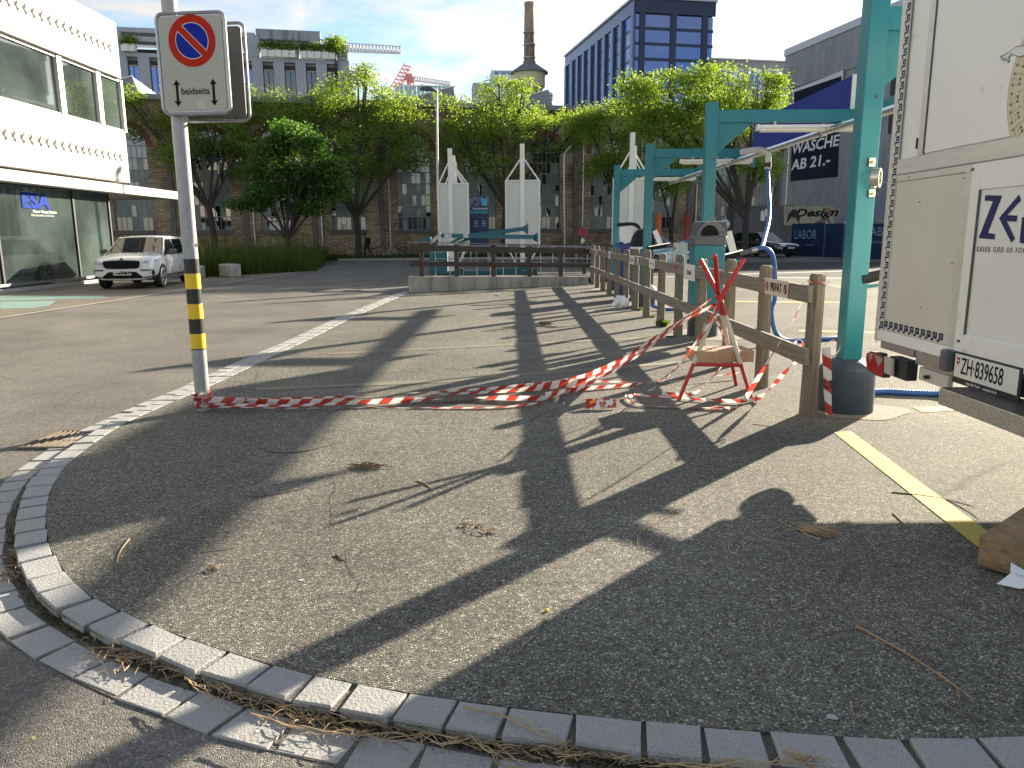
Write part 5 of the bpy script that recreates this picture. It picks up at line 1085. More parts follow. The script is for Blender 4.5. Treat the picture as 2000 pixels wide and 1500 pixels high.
# ================================================================== LEFT CONCRETE BUILDING
FL = Fr((-14.2, 8.0), 90)    # u = distance along +Y from y=8
lb = thing('concrete_building', 'bright concrete building with ribbon windows and a glass shop front at left', 'building', (-14.2, 8, 0))
FLs = Fr((-14.73, 8.0), 90); FLr = Fr((-14.4, 8.0), 90); uC1 = FL.u(249, 300); uC2 = FL.u(231, 90); uCan = FL.u(352, 383); uG = FL.u(190, 548)
def lbx(name, mt, u0, u1, v0, v1, z0, z1, par=lb, bevel=0): return fbox(FL, par, name, mt, u0, u1, v0, v1, z0, z1, bevel)
z_b1t, z_b1b = FL.z(247, 258), FL.z(250, 357); z_b2b, z_b2t = FL.z(232, 152), FL.z(226, 44)
z_c0, z_c1 = FL.z(300, 385), FL.z(300, 369)
def panels(z0, z1, uend, uj, v):
    for a, c in zip(uj, uj[1:]): lbx('concrete_panel', M_CONCW, a+.006, c-.006, v, v+.25, z0, z1, bevel=.01)
panels(z_b1b, z_b1t, uC1, [-14, -4, 0, 4.5, 9.5, FL.u(160,300), FL.u(232,300), uC1], -.0)
panels(z_b2b, z_b2t, uC2, [-14, -4, 0, 4.5, 9, FL.u(146,100), FL.u(209,100), uC2], -.0)
lbx('building_core', M_CONCW, -14, uC1-.02, .5, 12, z_b1b+.02, z_b2t-.05)
lbx('floor_slab', M_CONCW, -14, uC1-.01, .252, 12, z_b1b+.001, z_b1b+.35); lbx('floor_slab', M_CONCW, -14, uC1-.01, .252, 12, z_b1t-.4, z_b1t-.002); lbx('floor_slab', M_CONCW, -14, uC2-.01, .252, 12, z_b2b+.002, z_b2b+.4)
lbx('canopy_beam', M_CONCW, -14, uCan, -.12, .30, z_c0, z_c1, bevel=.01)
lbx('groove', M_GREYP, FL.u(196,350), uC1-.6, -.004, .0-.001, z_b1b+.02, z_b1b+.09)
lbx('soffit', M_CONCW, -14, uCan-.01, .302, 6, z_c0+.02, z_c1-.02)
# ribbon window
zw0, zw1 = z_b1t+.01, z_b2b-.01; mull = [-14,-7,0, FLr.u(121,220), FLr.u(194,220), uC2+.25]
for a, c in zip(mull, mull[1:]):
    lbx('mullion', M_ALU, c-.13, c+.13 if c < uC2 else c, .10, .40, zw0, zw1)
    lbx('window_pane', M_SHOP, a+.14, c-.14, .22, .24, zw0+.08, zw1-.08)
lbx('window_rail', M_ALU, -14, uC2+.2, .14, .34, zw0-.0, zw0+.075); lbx('window_rail', M_ALU, -14, uC2+.2, .14, .34, zw1-.075, zw1)
lbx('inner_wall', mat('interior_dark', (.10,.13,.12), .9), -14, uC2, 5.5, 5.6, zw0, zw1)
# louvre on the roof
for k in range(7): lbx('louvre', M_STEEL, FL.u(140,5), FL.u(178,8), .9, 1.1, z_b2t+.1+k*.16, z_b2t+.16+k*.16)
# perforation marks
def marks(pts, z_of, un):
    for i, px in enumerate(pts):
        u = FL.u(px, z_of(px)); z = FL.z(px, z_of(px)); s = .145
        P = [(-.9,.9),(-.35,.35),(.1,.5),(.75,1.0),(.55,.35),(.1,-.02),(.45,-.35),(.9,-.3),(.6,-.8),(.15,-.85),(-.05,-.35),(-.35,-.15),(-.95,-.2),(-.4,.12)]
        b = MB(); b.prism([(u+a*s, z+c*s*1.25) for a, c in P], .006, lambda a, c, t: FL.w(a, -.003-t, c)); b.build('perforation', mat('perforation_dark', (.035,.035,.03), .9), lb)
marks([8,26,43,60,77,92,107,122,136,149,162,174,187,200,212,224,235], lambda x: 262+(x-8)*.199, 0)
marks([-3,14,31,47,63,79,95,110,124,138,152,165,178,190,202,213], lambda x: 1+(x-14)*.461, 0)
marks([-30,-48,-66,-10], lambda x: 262+(x-8)*.199, 0)
# shop front
zt = z_c0-.005
cols_px = [-150,-60,6,160,224]; us = [FL.u(x, 520) for x in cols_px[:-1]] + [uG]
us = [-12, -6, FLs.u(4,520), FLs.u(156,520), FLs.u(222,500)]
for a, c in zip(us, us[1:]):
    lbx('shop_pane', M_SHOP, a+.04, c-.04, .55, .57, .12, zt); lbx('mullion', M_DARK, c-.04, c+.04, .50, .62, .05, zt)
lbx('plinth', M_CONCW, -14, us[-1], .42, .68, .0, .11)
lbx('base_rail', M_STEEL, -14, us[-1], .36, .42, .18, .26)
# end wall of glass towards the hall
for v0, v1 in ((.6,3.4),(3.46,7.0)): fbox(FL, lb, 'shop_pane', M_SHOP, us[-1]+.0, us[-1]+.03, v0, v1, .12, zt)
lbx('shop_floor', mat('shop_floor', (.42,.42,.38), .5), -14, us[-1]-.05, .72, 11, .02, .06); lbx('back_wall', mat('shop_wall', (.42,.46,.42), .9, col2=(.28,.31,.29), nscale=.5), -14, us[-1]-.6, 7.2, 7.4, .07, zt)
lbx('inner_column', M_WHITE, us[2]+3.2, us[2]+3.5, 2.0, 2.3, .07, zt); lbx('inner_column', M_WHITE, us[2]+5.8, us[2]+6.1, 2.0, 2.3, .07, zt)
lbx('display_box', M_WHITE, us[3]+1.0, us[3]+3.2, 2.6, 2.9, 1.0, 2.1); lbx('display_board', mat('teal_poster', (.05,.28,.30), .5), us[2]+4.2, us[2]+4.7, 2.6, 2.65, 1.2, 2.0)
M_BLET = mat('blue_lettering', (.004,.03,.24), .7, spec=.1)
text('ESA', .60, plane_matrix(FLs.w(FLs.u(70,394), -.0, FLs.z(70,394)), FL.x, (0,0,1)), M_BLET, 'lettering', lb, ext=.002, bold=.05, xs=1.45)
text('Power House Station', .13, plane_matrix(FLs.w(FLs.u(88,414), 0, FLs.z(88,414)), FL.x, (0,0,1)), M_WHITET, 'lettering', lb, xs=1.1) 
text('Elektrotechnik und Service', .10, plane_matrix(FLs.w(FLs.u(84,421), 0, FLs.z(84,421)), FL.x, (0,0,1)), mat('pale_lettering', (.4,.45,.43), .5), 'lettering', lb, xs=1.1)
# ================================================================== OFFICE BUILDING WITH ROOF TERRACE (far left)
FO = Fr((-30, 112), 11.5)
ob_ = thing('office_building', 'pale grey office building with a planted roof terrace behind the sign', 'building', FO.o)
M_OFF = mat('pale_render', (.42,.44,.50), .85, col2=(.33,.35,.40), nscale=.35, stretch=(1,1,.4), dirt=((.2,.2,.22), .5, .66)); M_BLIND = mat('tan_blind', (.42,.34,.22), .8)
ux = lambda x, y=130: FO.u(x, y)
zt_, zf_, zr_ = FO.z(640,88), FO.z(600,121), 0
fbox(FO, ob_, 'wall', M_OFF, ux(150), ux(682), .8, 30, 0, FO.z(600,122)); fbox(FO, ob_, 'floor_band', M_OFF, ux(150), ux(682), 0.0, 8, FO.z(600,123), FO.z(600,115.5))
win = [(204,220),(249,270),(292,315),(335,360),(378,402),(424,443),(470,492),(513,534),(555,577),(597,617),(638,659)]
zw1, zwb, zw0 = FO.z(500,125), FO.z(500,134), FO.z(500,185)
prevx = 150
for a, c in win:
    fbox(FO, ob_, 'pier', M_OFF, ux(prevx), ux(a), 0, .8, 0, FO.z(600,123)-.01); prevx = c
    f = fbox(FO, ob_, 'window', M_DARK, ux(a)+.02, ux(c)-.02, .55, .62, zw0-6, zw1); fbox(FO, f, 'pane', M_GLB if c < 500 else M_GLD, ux(a)+.1, (ux(a)+ux(c))/2-.05, .50, .54, zw0-5.9, zwb); fbox(FO, f, 'pane', M_GLB if c < 500 else M_GLD, (ux(a)+ux(c))/2+.05, ux(c)-.1, .50, .54, zw0-5.9, zwb); fbox(FO, f, 'blind', M_BLIND, ux(a)+.1, ux(c)-.1, .40, .49, zwb+.02, zw1-.75)
fbox(FO, ob_, 'pier', M_OFF, ux(prevx), ux(682), 0, .8, 0, FO.z(600,123)-.01)
ztt = FO.z(600,90)
for a, c in ((222,241),(483,509),(578,586),(660,680)): fbox(FO, ob_, 'terrace_pillar', M_OFF, ux(a), ux(c), .01, 1.2, FO.z(600,115), ztt+(.9 if a < 560 else 0))
fbox(FO, ob_, 'roof_beam', M_OFF, ux(222), ux(682), .02, 2, ztt-.25, ztt+.35); fbox(FO, ob_, 'roof_slab', M_OFF, ux(222), ux(500), .3, 9, ztt+.9, ztt+1.5)
fbox(FO, ob_, 'awning', mat('striped_awning', (.30,.33,.38), .7, col2=(.18,.21,.26), nscale=1.5, lo=.48, hi=.52, stretch=(1,.2,.1)), ux(503), ux(628), .5, 3.5, ztt+.8, ztt+2.1)
fbox(FO, ob_, 'terrace_glass', M_GLD, ux(241), ux(655), 4.5, 4.6, FO.z(600,114), ztt-.3)
for k, px in enumerate((250,262,415,452,462,519,533,546,560,573,595,609,622,637,650)):
    u = ux(px); p = thing('planter', 'white planter with a %s bush on the roof terrace, number %s from the left' % (['round','pale','dark','feathery'][k % 4], ['one','two','three','four','five','six','seven','eight','nine','ten','eleven','twelve','thirteen','fourteen','fifteen'][k]), 'planter', FO.w(u, -.25, FO.z(600,115)), 0, 'planters on the roof terrace')
    q = FO.w(u, -.25, FO.z(600,115)); MB().box((q.x, q.y, q.z+.45), (.9,.8,.9)).build('pot', M_WHITE, p)
    rnd = random.Random(k); V = []; F = []; tn = []
    for j in range(170):
        d = Vector((rnd.gauss(0,.40), rnd.gauss(0,.3), rnd.gauss(0,.34))); c = q+Vector((0,0,1.45))+d; a = Vector((rnd.gauss(0,1), rnd.gauss(0,1), rnd.gauss(0,1))).normalized(); s_ = a.orthogonal().normalized()*.12; n = len(V); V += [c-a*.14, c+s_, c+a*.14, c-s_]; F.append((n, n+1, n+2, n+3)); tn.append(rnd.random())
    me = bpy.data.meshes.new('bush'); me.from_pydata([v-q for v in V], [], F); at = me.attributes.new('tone', 'FLOAT', 'FACE'); at.data.foreach_set('value', tn); me.materials.append(M_LEAF if k % 4 != 2 else M_LEAFD); o = bpy.data.objects.new('bush', me); C.objects.link(o); o.parent = p
# ================================================================== BLUE GLASS OFFICE
cx_ = 15.0*95/95; P0 = D(1234, 300, 95)
FB1 = Fr((P0.x, P0.y), 11.5); FB2 = Fr((P0.x, P0.y), 11.5-90)   # right facade (u>0), left facade (u<0 going far)
bl = thing('glass_office', 'dark blue glass office block with a sharp corner above the trees', 'building', (P0.x, P0.y, 0))
ztop = FB1.z(1234,-4); M_BFR = mat('dark_blue_frame', (.022,.035,.075), .35, .3)
uR = FB1.u(1393, 60); uLf = FB2.u(1104, 200)
M_BSPAN = mat('blue_spandrel', (.10,.13,.22), .25, .5)
fbox(FB1, bl, 'core', M_BFR, .25, uR-.1, .25, -uLf-.2, 0, ztop-.2)
rows = [FB1.z(1300,y) for y in (27,57,87,117,148,179,211)]
fbox(FB1, bl, 'fascia', M_BFR, 0, uR+.2, -.1, .24, rows[0], ztop); fbox(FB2, bl, 'fascia', M_BSPAN, uLf, -.12, -.1, .24, rows[0]-.0, ztop)
cols = [0] + [FB1.u(x, 90) for x in (1249,1258,1309,1319,1370,1380,1392)]; 
for j in range(len(rows)-1):
    for a, c in ((0,1),(2,3),(4,5),(6,7)): fbox(FB1, bl, 'window_pane', M_GLB, cols[a]+.1, cols[c]-.1, .0, .05, rows[j+1]+.18, rows[j]-.18)
    fbox(FB1, bl, 'transom', M_BFR, .1, uR, -.05, .2, rows[j+1]-.16, rows[j+1]+.16)
for a, c in ((1,2),(3,4),(5,6)): fbox(FB1, bl, 'mullion', M_BFR, cols[a]-.05, cols[c]+.05, -.12, .22, 0, rows[0]-.01)
lc = [FB2.u(x, 150) for x in (1107,1119,1130,1142,1155,1168,1182,1198,1214,1232)]
for i, (a, c) in enumerate(zip(lc, lc[1:])):
    for j in range(len(rows)-1): fbox(FB2, bl, 'window_pane', M_GLB, a+.9, c-.35, -.02, .05, rows[j+1]+.16, rows[j]-.16)
    fbox(FB2, bl, 'pier', M_BSPAN, a-.3, a+.55, -.35, .2, 0, rows[0]-.01); fbox(FB2, bl, 'recess', M_DARK, a+.56, a+.88, .0, .1, 0, rows[0]-.02)
fbox(FB2, bl, 'pier', M_BSPAN, -.9, -.13, -.2, .2, 0, rows[0]-.01)
for j in range(len(rows)-1): fbox(FB2, bl, 'transom', M_BFR, uLf, -.95, -.03, .15, rows[j+1]-.15, rows[j+1]+.15)
fbox(FB1, bl, 'roof_edge', M_STEEL, -.3, uR+.3, -.3, -uLf, ztop+.002, ztop+.25)
# grey block behind on the right
FG = Fr((38, 138), 11.5); gb = thing('grey_block', 'grey office block with pale windows between the glass office and the metal hall', 'building', FG.o)
M_GB = mat('grey_render', (.26,.27,.30), .8, col2=(.22,.23,.26), nscale=.5)
fbox(FG, gb, 'wall', M_GB, FG.u(1380,150), FG.u(1560,150), 0, 20, 0, FG.z(1460,119)); fbox(FG, gb, 'parapet', M_STEEL, FG.u(1380,150), FG.u(1560,150), -.3, 20, FG.z(1460,119)+.01, FG.z(1460,116))
for x in (1392,1411,1446,1482,1518): f = fbox(FG, gb, 'window', M_WHITE, FG.u(x), FG.u(x+24), -.1, -.01, FG.z(x,172), FG.z(x,134)); fbox(FG, f, 'pane', M_GLB, FG.u(x+2), FG.u(x+11), -.16, -.11, FG.z(x,170), FG.z(x,137)); fbox(FG, f, 'pane', M_GLB, FG.u(x+13), FG.u(x+22), -.16, -.11, FG.z(x,170), FG.z(x,137))
fbox(FG, gb, 'orange_shade', mat('terracotta_shade', (.40,.17,.08), .8), FG.u(1515), FG.u(1545), -.5, -.17, FG.z(1520,150), FG.z(1520,138))
# teal glass block and white tower in the distance
FT2 = Fr((-20, 190), 8); tg_ = thing('teal_glass_block', 'low teal glass building in the distance behind the street lamp', 'building', FT2.o)
fbox(FT2, tg_, 'core', M_OFF, FT2.u(780), FT2.u(895), 1, 20, 0, FT2.z(830,190)); M_TG = glass('teal_facade_glass', (.10,.32,.38), .05)
xs_ = np.linspace(782, 893, 15)
for a, c in zip(xs_, xs_[1:]): fbox(FT2, tg_, 'window_pane', M_TG, FT2.u(a)+.08, FT2.u(c)-.08, 0, .3, FT2.z(a,197), FT2.z(a,169))
fbox(FT2, tg_, 'cornice', M_WHITE, FT2.u(780), FT2.u(895), -.5, 1, FT2.z(830,168.5), FT2.z(830,167)); 
FW = Fr((-3, 170), 5); wt = thing('white_tower', 'pale tower with blue roof lettering left of the water tower', 'building', FW.o)
M_PT = mat('pale_blue_tower', (.55,.60,.68), .7); fbox(FW, wt, 'wall', M_PT, FW.u(963), FW.u(1012), 0, 8, 0, FW.z(963,137)); fbox(FW, wt, 'annex', M_OFF, FW.u(928), FW.u(962), 1, 8, 0, FW.z(940,160))
text('MOBIMO', (FW.z(990,138)-FW.z(990,147))/.72*.8, plane_matrix(FW.w(FW.u(969), -.05, FW.z(990,143)), FW.x, (0,0,1)), mat('tower_lettering', (.12,.18,.5), .6), 'lettering', wt, align='LEFT', bold=.01)
# ================================================================== WATER TOWER CHIMNEY
Yc = 100; pc = D(1034, 200, Yc); ch = thing('water_tower', 'cream water tank with conical grey roof around a tall brick chimney', 'water tower', (pc.x, pc.y, 0))
sc_ = (D(1064,150,Yc)-D(1004,150,Yc)).length/60; zc = lambda y: D(1034, y, Yc).z
M_CREAM = mat('cream_tank', (.62,.57,.38), .6, col2=(.55,.50,.33), nscale=.6, stretch=(1,1,.2)); M_SLATE = mat('slate_roof', (.17,.18,.21), .6, col2=(.13,.14,.16), nscale=1.2)
M_CHB = mat('chimney_brick', (.42,.31,.23), .9, col2=(.30,.21,.15), nscale=1.5, bump=.3, bscale=8); M_CHD = mat('chimney_dark_brick', (.17,.12,.09), .9, col2=(.30,.23,.18), nscale=2.5, lo=.45, hi=.6)
MB().cyl((pc.x, pc.y, 0), (pc.x, pc.y, zc(60)), 12*sc_, 10.3*sc_, 20).build('lower_chimney', M_CHD, ch, smooth=True)
MB().cyl((pc.x, pc.y, zc(59.8)), (pc.x, pc.y, zc(8)), 10.2*sc_, 9*sc_, 20).build('upper_chimney', M_CHB, ch, smooth=True)
MB().cyl((pc.x, pc.y, zc(12)), (pc.x, pc.y, zc(5)), 9.6*sc_, 9.8*sc_, 20).build('chimney_head', M_CHB, ch, smooth=True)
for y in (64, 88, 113): MB().cyl((pc.x, pc.y, zc(y+.6)), (pc.x, pc.y, zc(y-.6)), 12.2*sc_, 12.2*sc_, 20).build('iron_band', M_STEEL, ch, smooth=True)
MB().lathe((pc.x, pc.y, 0), [(37*sc_, zc(144)), (36*sc_, zc(141)), (12.2*sc_, zc(124)), (12.2*sc_, zc(120))], 32).build('cone_roof', M_SLATE, ch, smooth=True)
MB().lathe((pc.x, pc.y, 0), [(13*sc_, zc(187)), (30*sc_, zc(171)), (30.6*sc_, zc(170)), (30.6*sc_, zc(141))], 32).build('tank', M_CREAM, ch, smooth=True)
for y in (186, 190): MB().tube([(pc.x+45*sc_*math.cos(t), pc.y+45*sc_*math.sin(t), zc(y)) for t in np.linspace(0, 2*PI, 29)], .09, 5, cap=False).build('railing', M_STEEL, ch)
MB().lathe((pc.x, pc.y, 0), [(46*sc_, zc(196)), (46*sc_, zc(195))], 28).build('platform', M_STEEL, ch)
# cranes
def lattice(p, q, h, wd_, n, r, name, mt, par):
    p, q = Vector(p), Vector(q); d = (q-p).normalized(); up = Vector((0,0,1)); up = (up-d*up.dot(d)).normalized() if abs(d.z) < .95 else Vector((1,0,0)); s = d.cross(up); b = MB()
    A, B_, T = (p+s*wd_/2, q+s*wd_/2), (p-s*wd_/2, q-s*wd_/2), (p+up*h, q+up*h*.8)
    for a, c in (A, B_, T): b.beam(a, c, r*2, r*2)
    for k in range(n):
        t0, t1, tm = k/n, (k+1)/n, (k+.5)/n
        for X_ in (A, B_): b.beam(X_[0].lerp(X_[1], t0), T[0].lerp(T[1], tm), r*1.4, r*1.4); b.beam(T[0].lerp(T[1], tm), X_[0].lerp(X_[1], t1), r*1.4, r*1.4)
        b.beam(A[0].lerp(A[1], t0), B_[0].lerp(B_[1], t1), r*1.2, r*1.2)
    return b.build(name, mt, par)
M_CR1 = mat('crane_pale', (.55,.56,.6), .6); M_CR2 = mat('crane_red', (.60,.22,.20), .6)
c1 = thing('tower_crane', 'pale lattice crane jib reaching right from behind the office building', 'crane', D(640,460,230))
lattice(D(640,98,230), D(784,104,230), 2.2, 1.6, 22, .13, 'jib', M_CR1, c1); lattice(D(640,470,230), D(640,96,230), 2, 2, 40, .14, 'mast', M_CR1, c1)
c2 = thing('tower_crane', 'red lattice crane tip with a thin pale jib above the teal glass building', 'crane', D(797,460,240))
lattice(D(774,186,240), D(803,131,240), 2.6, 2.2, 8, .13, 'boom', M_CR2, c2); lattice(D(797,470,240), D(797,150,240), 2.0, 2.0, 22, .2, 'mast', M_CR2, c2)
lattice(D(803,157,240), D(880,167,240), 1.2, 1.0, 16, .11, 'jib', M_CR1, c2); MB().beam(D(821,172,240), D(829,172,240), 1, 2).build('counterweight', M_CR1, c2); MB().box(D(800,152,240), (2,2,2)).build('cabin', M_CR2, c2)
# ================================================================== GREY METAL HALL ON THE RIGHT
P0 = D(1526, 300, 123); FM = Fr((P0.x, P0.y), -78.5)
mh = thing('metal_hall', 'grey corrugated metal hall with banners on the right', 'building', (P0.x, P0.y, 0)); mh.rotation_euler = (0,0,FM.a)
uE_ = 28.2
def mbx(name, mt, px0, px1, z0, z1, v0, v1, par=mh, **k): return fbox(FM, par, name, mt, FM.u(px0), min(FM.u(px1), uE_), v0, v1, z0, z1, **k)
zt0, zseam = FM.z(1532,112), FM.z(1532,178)
fbox(FM, mh, 'upper_cladding', M_CORR, -.25, uE_, -.15, 30, zseam, zt0); fbox(FM, mh, 'lower_cladding', M_CORR, 0, uE_, 0, 29.8, 0, zseam-.01)
fbox(FM, mh, 'roof_edge', M_STEEL, -.4, uE_+.1, -.3, 30.2, zt0+.002, zt0+1.0)
def quadpx(F, pts, v, th, name, mt, par): return MB().prism([F.uz(*p) for p in pts], th, lambda a, b_, t: F.w(a, v-t, b_)).build(name, mt, par)
M_BANN = mat('navy_banner', (.006,.009,.028), .7, spec=.1, col2=(.012,.016,.038), nscale=1.3, bump=.4, bscale=1)
quadpx(FM, [(1551,176),(1650,137),(1650,215),(1551,215)], -.16, .06, 'window_frame', M_STEEL, mh); quadpx(FM, [(1554,180),(1646,149),(1647,212),(1553,212)], -.23, .04, 'dark_banner', M_BANN, mh)
quadpx(FM, [(1615,178),(1636,171),(1636,180),(1616,187)], -.275, .01, 'teal_mark', M_TEAL, mh)
quadpx(FM, [(1548,275),(1640,255),(1636,345),(1544,354)], -.02, .05, 'wash_banner', M_BANN, mh)
for s, px, py, py2, h in (('WÄSCHE', 1591, 284, 0, 21), ('AB 21.-', 1583, 318, 0, 21)):
    u, z = FM.uz(px, py); hh = (FM.z(px, py-h/2)-FM.z(px, py+h/2)); text(s, hh/.72, plane_matrix(FM.w(u, -.08, z), FM.x, (0,0,1)), M_WHITET, 'lettering', mh, bold=.02, shear=.1, xs=1.35 if s[0] == 'W' else 1.5)
quadpx(FM, [(1742,130),(1800,118),(1800,250),(1735,262)], -.02, .05, 'blind_window', M_DARK, mh)
for k in range(30): z = FM.z(1745,262)+(FM.z(1745,140)-FM.z(1745,262))*k/30; fbox(FM, mh, 'blind_slat', mat('white_slat', (.50,.53,.60), .5), FM.u(1744), uE_-.05, -.12, -.075, z+.04, z+.24)
u = FM.u(1690, 357); MB().beam(FM.w(FM.u(1660), -.3, FM.z(1660,358)), FM.w(FM.u(1735), -.3, FM.z(1735,357)), .1, .1).build('light_bar', M_WHITE, mh)
# container in front, far left of the hall
FC_ = Fr((D(1432,460,55).x, 55), -8)
ct = thing('site_container', 'dark grey container with two small pale notices beside the metal hall', 'container', FC_.o)
M_CONT = corrmat('container_grey', (.13,.135,.15), (.105,.11,.125), 2.0)
fbox(FC_, ct, 'body', M_CONT, 0, FC_.u(1545), 0, 4, 0, FC_.z(1500,405)); fbox(FC_, ct, 'top_rail', M_GREYP, -.05, FC_.u(1546), -.05, .1, FC_.z(1500,405), FC_.z(1500,401))
quadpx(FC_, [(1486,412),(1493,412),(1494,431),(1485,431)], -.02, .01, 'notice', M_WHITE, ct); quadpx(FC_, [(1494,408),(1499,408),(1499,423),(1494,423)], -.02, .01, 'notice', M_WHITE, ct)
# mural board
mu = thing('mural_board', 'graffiti board with black script and a figure on cream ground above the blue hoarding', 'mural', (D(1540,460,54).x, 54, 0)); FMu = Fr((D(1540,460,54).x, 54), -55); mu.rotation_euler = (0,0,FMu.a)
quadpx(FMu, [(1540,403),(1638,403),(1636,440),(1541,440)], -.5, .05, 'board', mat('mural_cream', (.50,.44,.33), .7, col2=(.30,.27,.22), nscale=1.2), mu)
u, z = FMu.uz(1603, 416); text('Design', .78*(FMu.z(1597,405)-FMu.z(1597,427))/.8, plane_matrix(FMu.w(u, -.56, z), FMu.x, (0,0,1)), M_BLACKT, 'lettering', mu, bold=.03, shear=.3, xs=1.6)
quadpx(FMu, [(1545,437),(1550,418),(1560,408),(1568,412),(1572,424),(1570,437),(1564,425),(1556,424)], -.555, .01, 'painted_figure', mat('mural_black', (.03,.03,.035), .7), mu)
quadpx(FMu, [(1600,436),(1612,428),(1628,426),(1634,436)], -.555, .01, 'painted_figure', mat('mural_grey', (.15,.14,.12), .7), mu); quadpx(FMu, [(1622,406),(1629,405),(1633,412),(1627,418),(1621,413)], -.555, .01, 'painted_face', mat('mural_brown', (.30,.18,.08), .7), mu)
# hoardings
FHo = Fr((D(1543,460,50).x, 50), -72)
ho = thing('blue_hoarding', 'dark blue printed hoarding reading LABOR behind the parked car', 'hoarding', FHo.o)
M_HO = mat('hoarding_blue', (.010,.035,.10), .4, col2=(.008,.022,.06), nscale=.7)
xs_ = [1545, 1611, 1648, 1700, 1745, 1790]
for a, c in zip(xs_, xs_[1:]): fbox(FHo, ho, 'panel', M_HO, FHo.u(a)+.03, FHo.u(c)-.03, 0, .06, .12, FHo.z(a, 437)); fbox(FHo, ho, 'frame_post', M_STEEL, FHo.u(c)-.028, FHo.u(c)+.028, -.03, .08, 0, FHo.z(a, 434))
M_HOL = mat('hoarding_lettering', (.22,.30,.42), .5)
def htext(s, px, py, hp, xs=1, mt=M_HOL): u, z = FHo.uz(px, py); hh = FHo.z(px, py-hp/2)-FHo.z(px, py+hp/2); text(s, hh/.72, plane_matrix(FHo.w(u, -.02, z), FHo.x, (0,0,1)), mt, 'lettering', ho, xs=xs)
htext('LABOR', 1573, 459, 18, .85); htext('5', 1590, 451, 7, .9); htext('restaurant', 1582, 478, 4, 1); htext('LABOR', 1722, 453, 18, 1.1); htext('& party', 1712, 472, 7, 1.0)
# dark tent
tn = thing('market_tent', 'dark blue pointed tent behind the hoarding', 'tent', D(1715,460,50)); pk_ = D(1722,379,50); b = MB(); E4 = [D(1660,424,50), D(1790,424,50), D(1790,424,46), D(1660,424,46)]; b.add([pk_]+E4, [(0,1,2),(0,2,3),(0,3,4),(0,4,1)]); b.build('canopy', mat('tent_blue', (.03,.04,.09), .6), tn)
for e in E4: MB().cyl((e.x, e.y, 0), (e.x, e.y, e.z), .04, n=6).build('leg', M_STEEL, tn)
# ================================================================== TREES
def leaf_mesh(name, centers, nper, spread, size, mt, seed, droop=.25):
    r = np.random.RandomState(seed); K = len(centers); cen = np.repeat(np.array(centers), nper, axis=0); n = len(cen)
    p = cen + r.normal(0, 1, (n, 3))*np.array([spread, spread, spread*.55])
    a = r.normal(0, 1, (n, 3)); a[:, 2] = a[:, 2]*.5-droop; a /= np.linalg.norm(a, axis=1)[:, None]
    q = r.normal(0, 1, (n, 3)); s = np.cross(a, q); s /= np.linalg.norm(s, axis=1)[:, None]
    L = size*r.uniform(.6, 1.3, (n, 1)); v = np.empty((n, 4, 3)); v[:, 0] = p-a*L*.5; v[:, 1] = p+s*L*.26; v[:, 2] = p+a*L*.5; v[:, 3] = p-s*L*.26
    me = bpy.data.meshes.new(name); me.vertices.add(n*4); me.vertices.foreach_set('co', v.reshape(-1)); me.loops.add(n*4); me.loops.foreach_set('vertex_index', np.arange(n*4))
    me.polygons.add(n); me.polygons.foreach_set('loop_start', np.arange(n)*4); me.polygons.foreach_set('loop_total', np.full(n, 4)); me.update(calc_edges=True)
    tn = np.clip(r.uniform(0, 1, n)*.5+np.repeat(r.uniform(0, 1, K), nper)*.5, 0, 1); at = me.attributes.new('tone', 'FLOAT', 'FACE'); at.data.foreach_set('value', tn); me.materials.append(mt); return me
from mathutils import noise as noise_
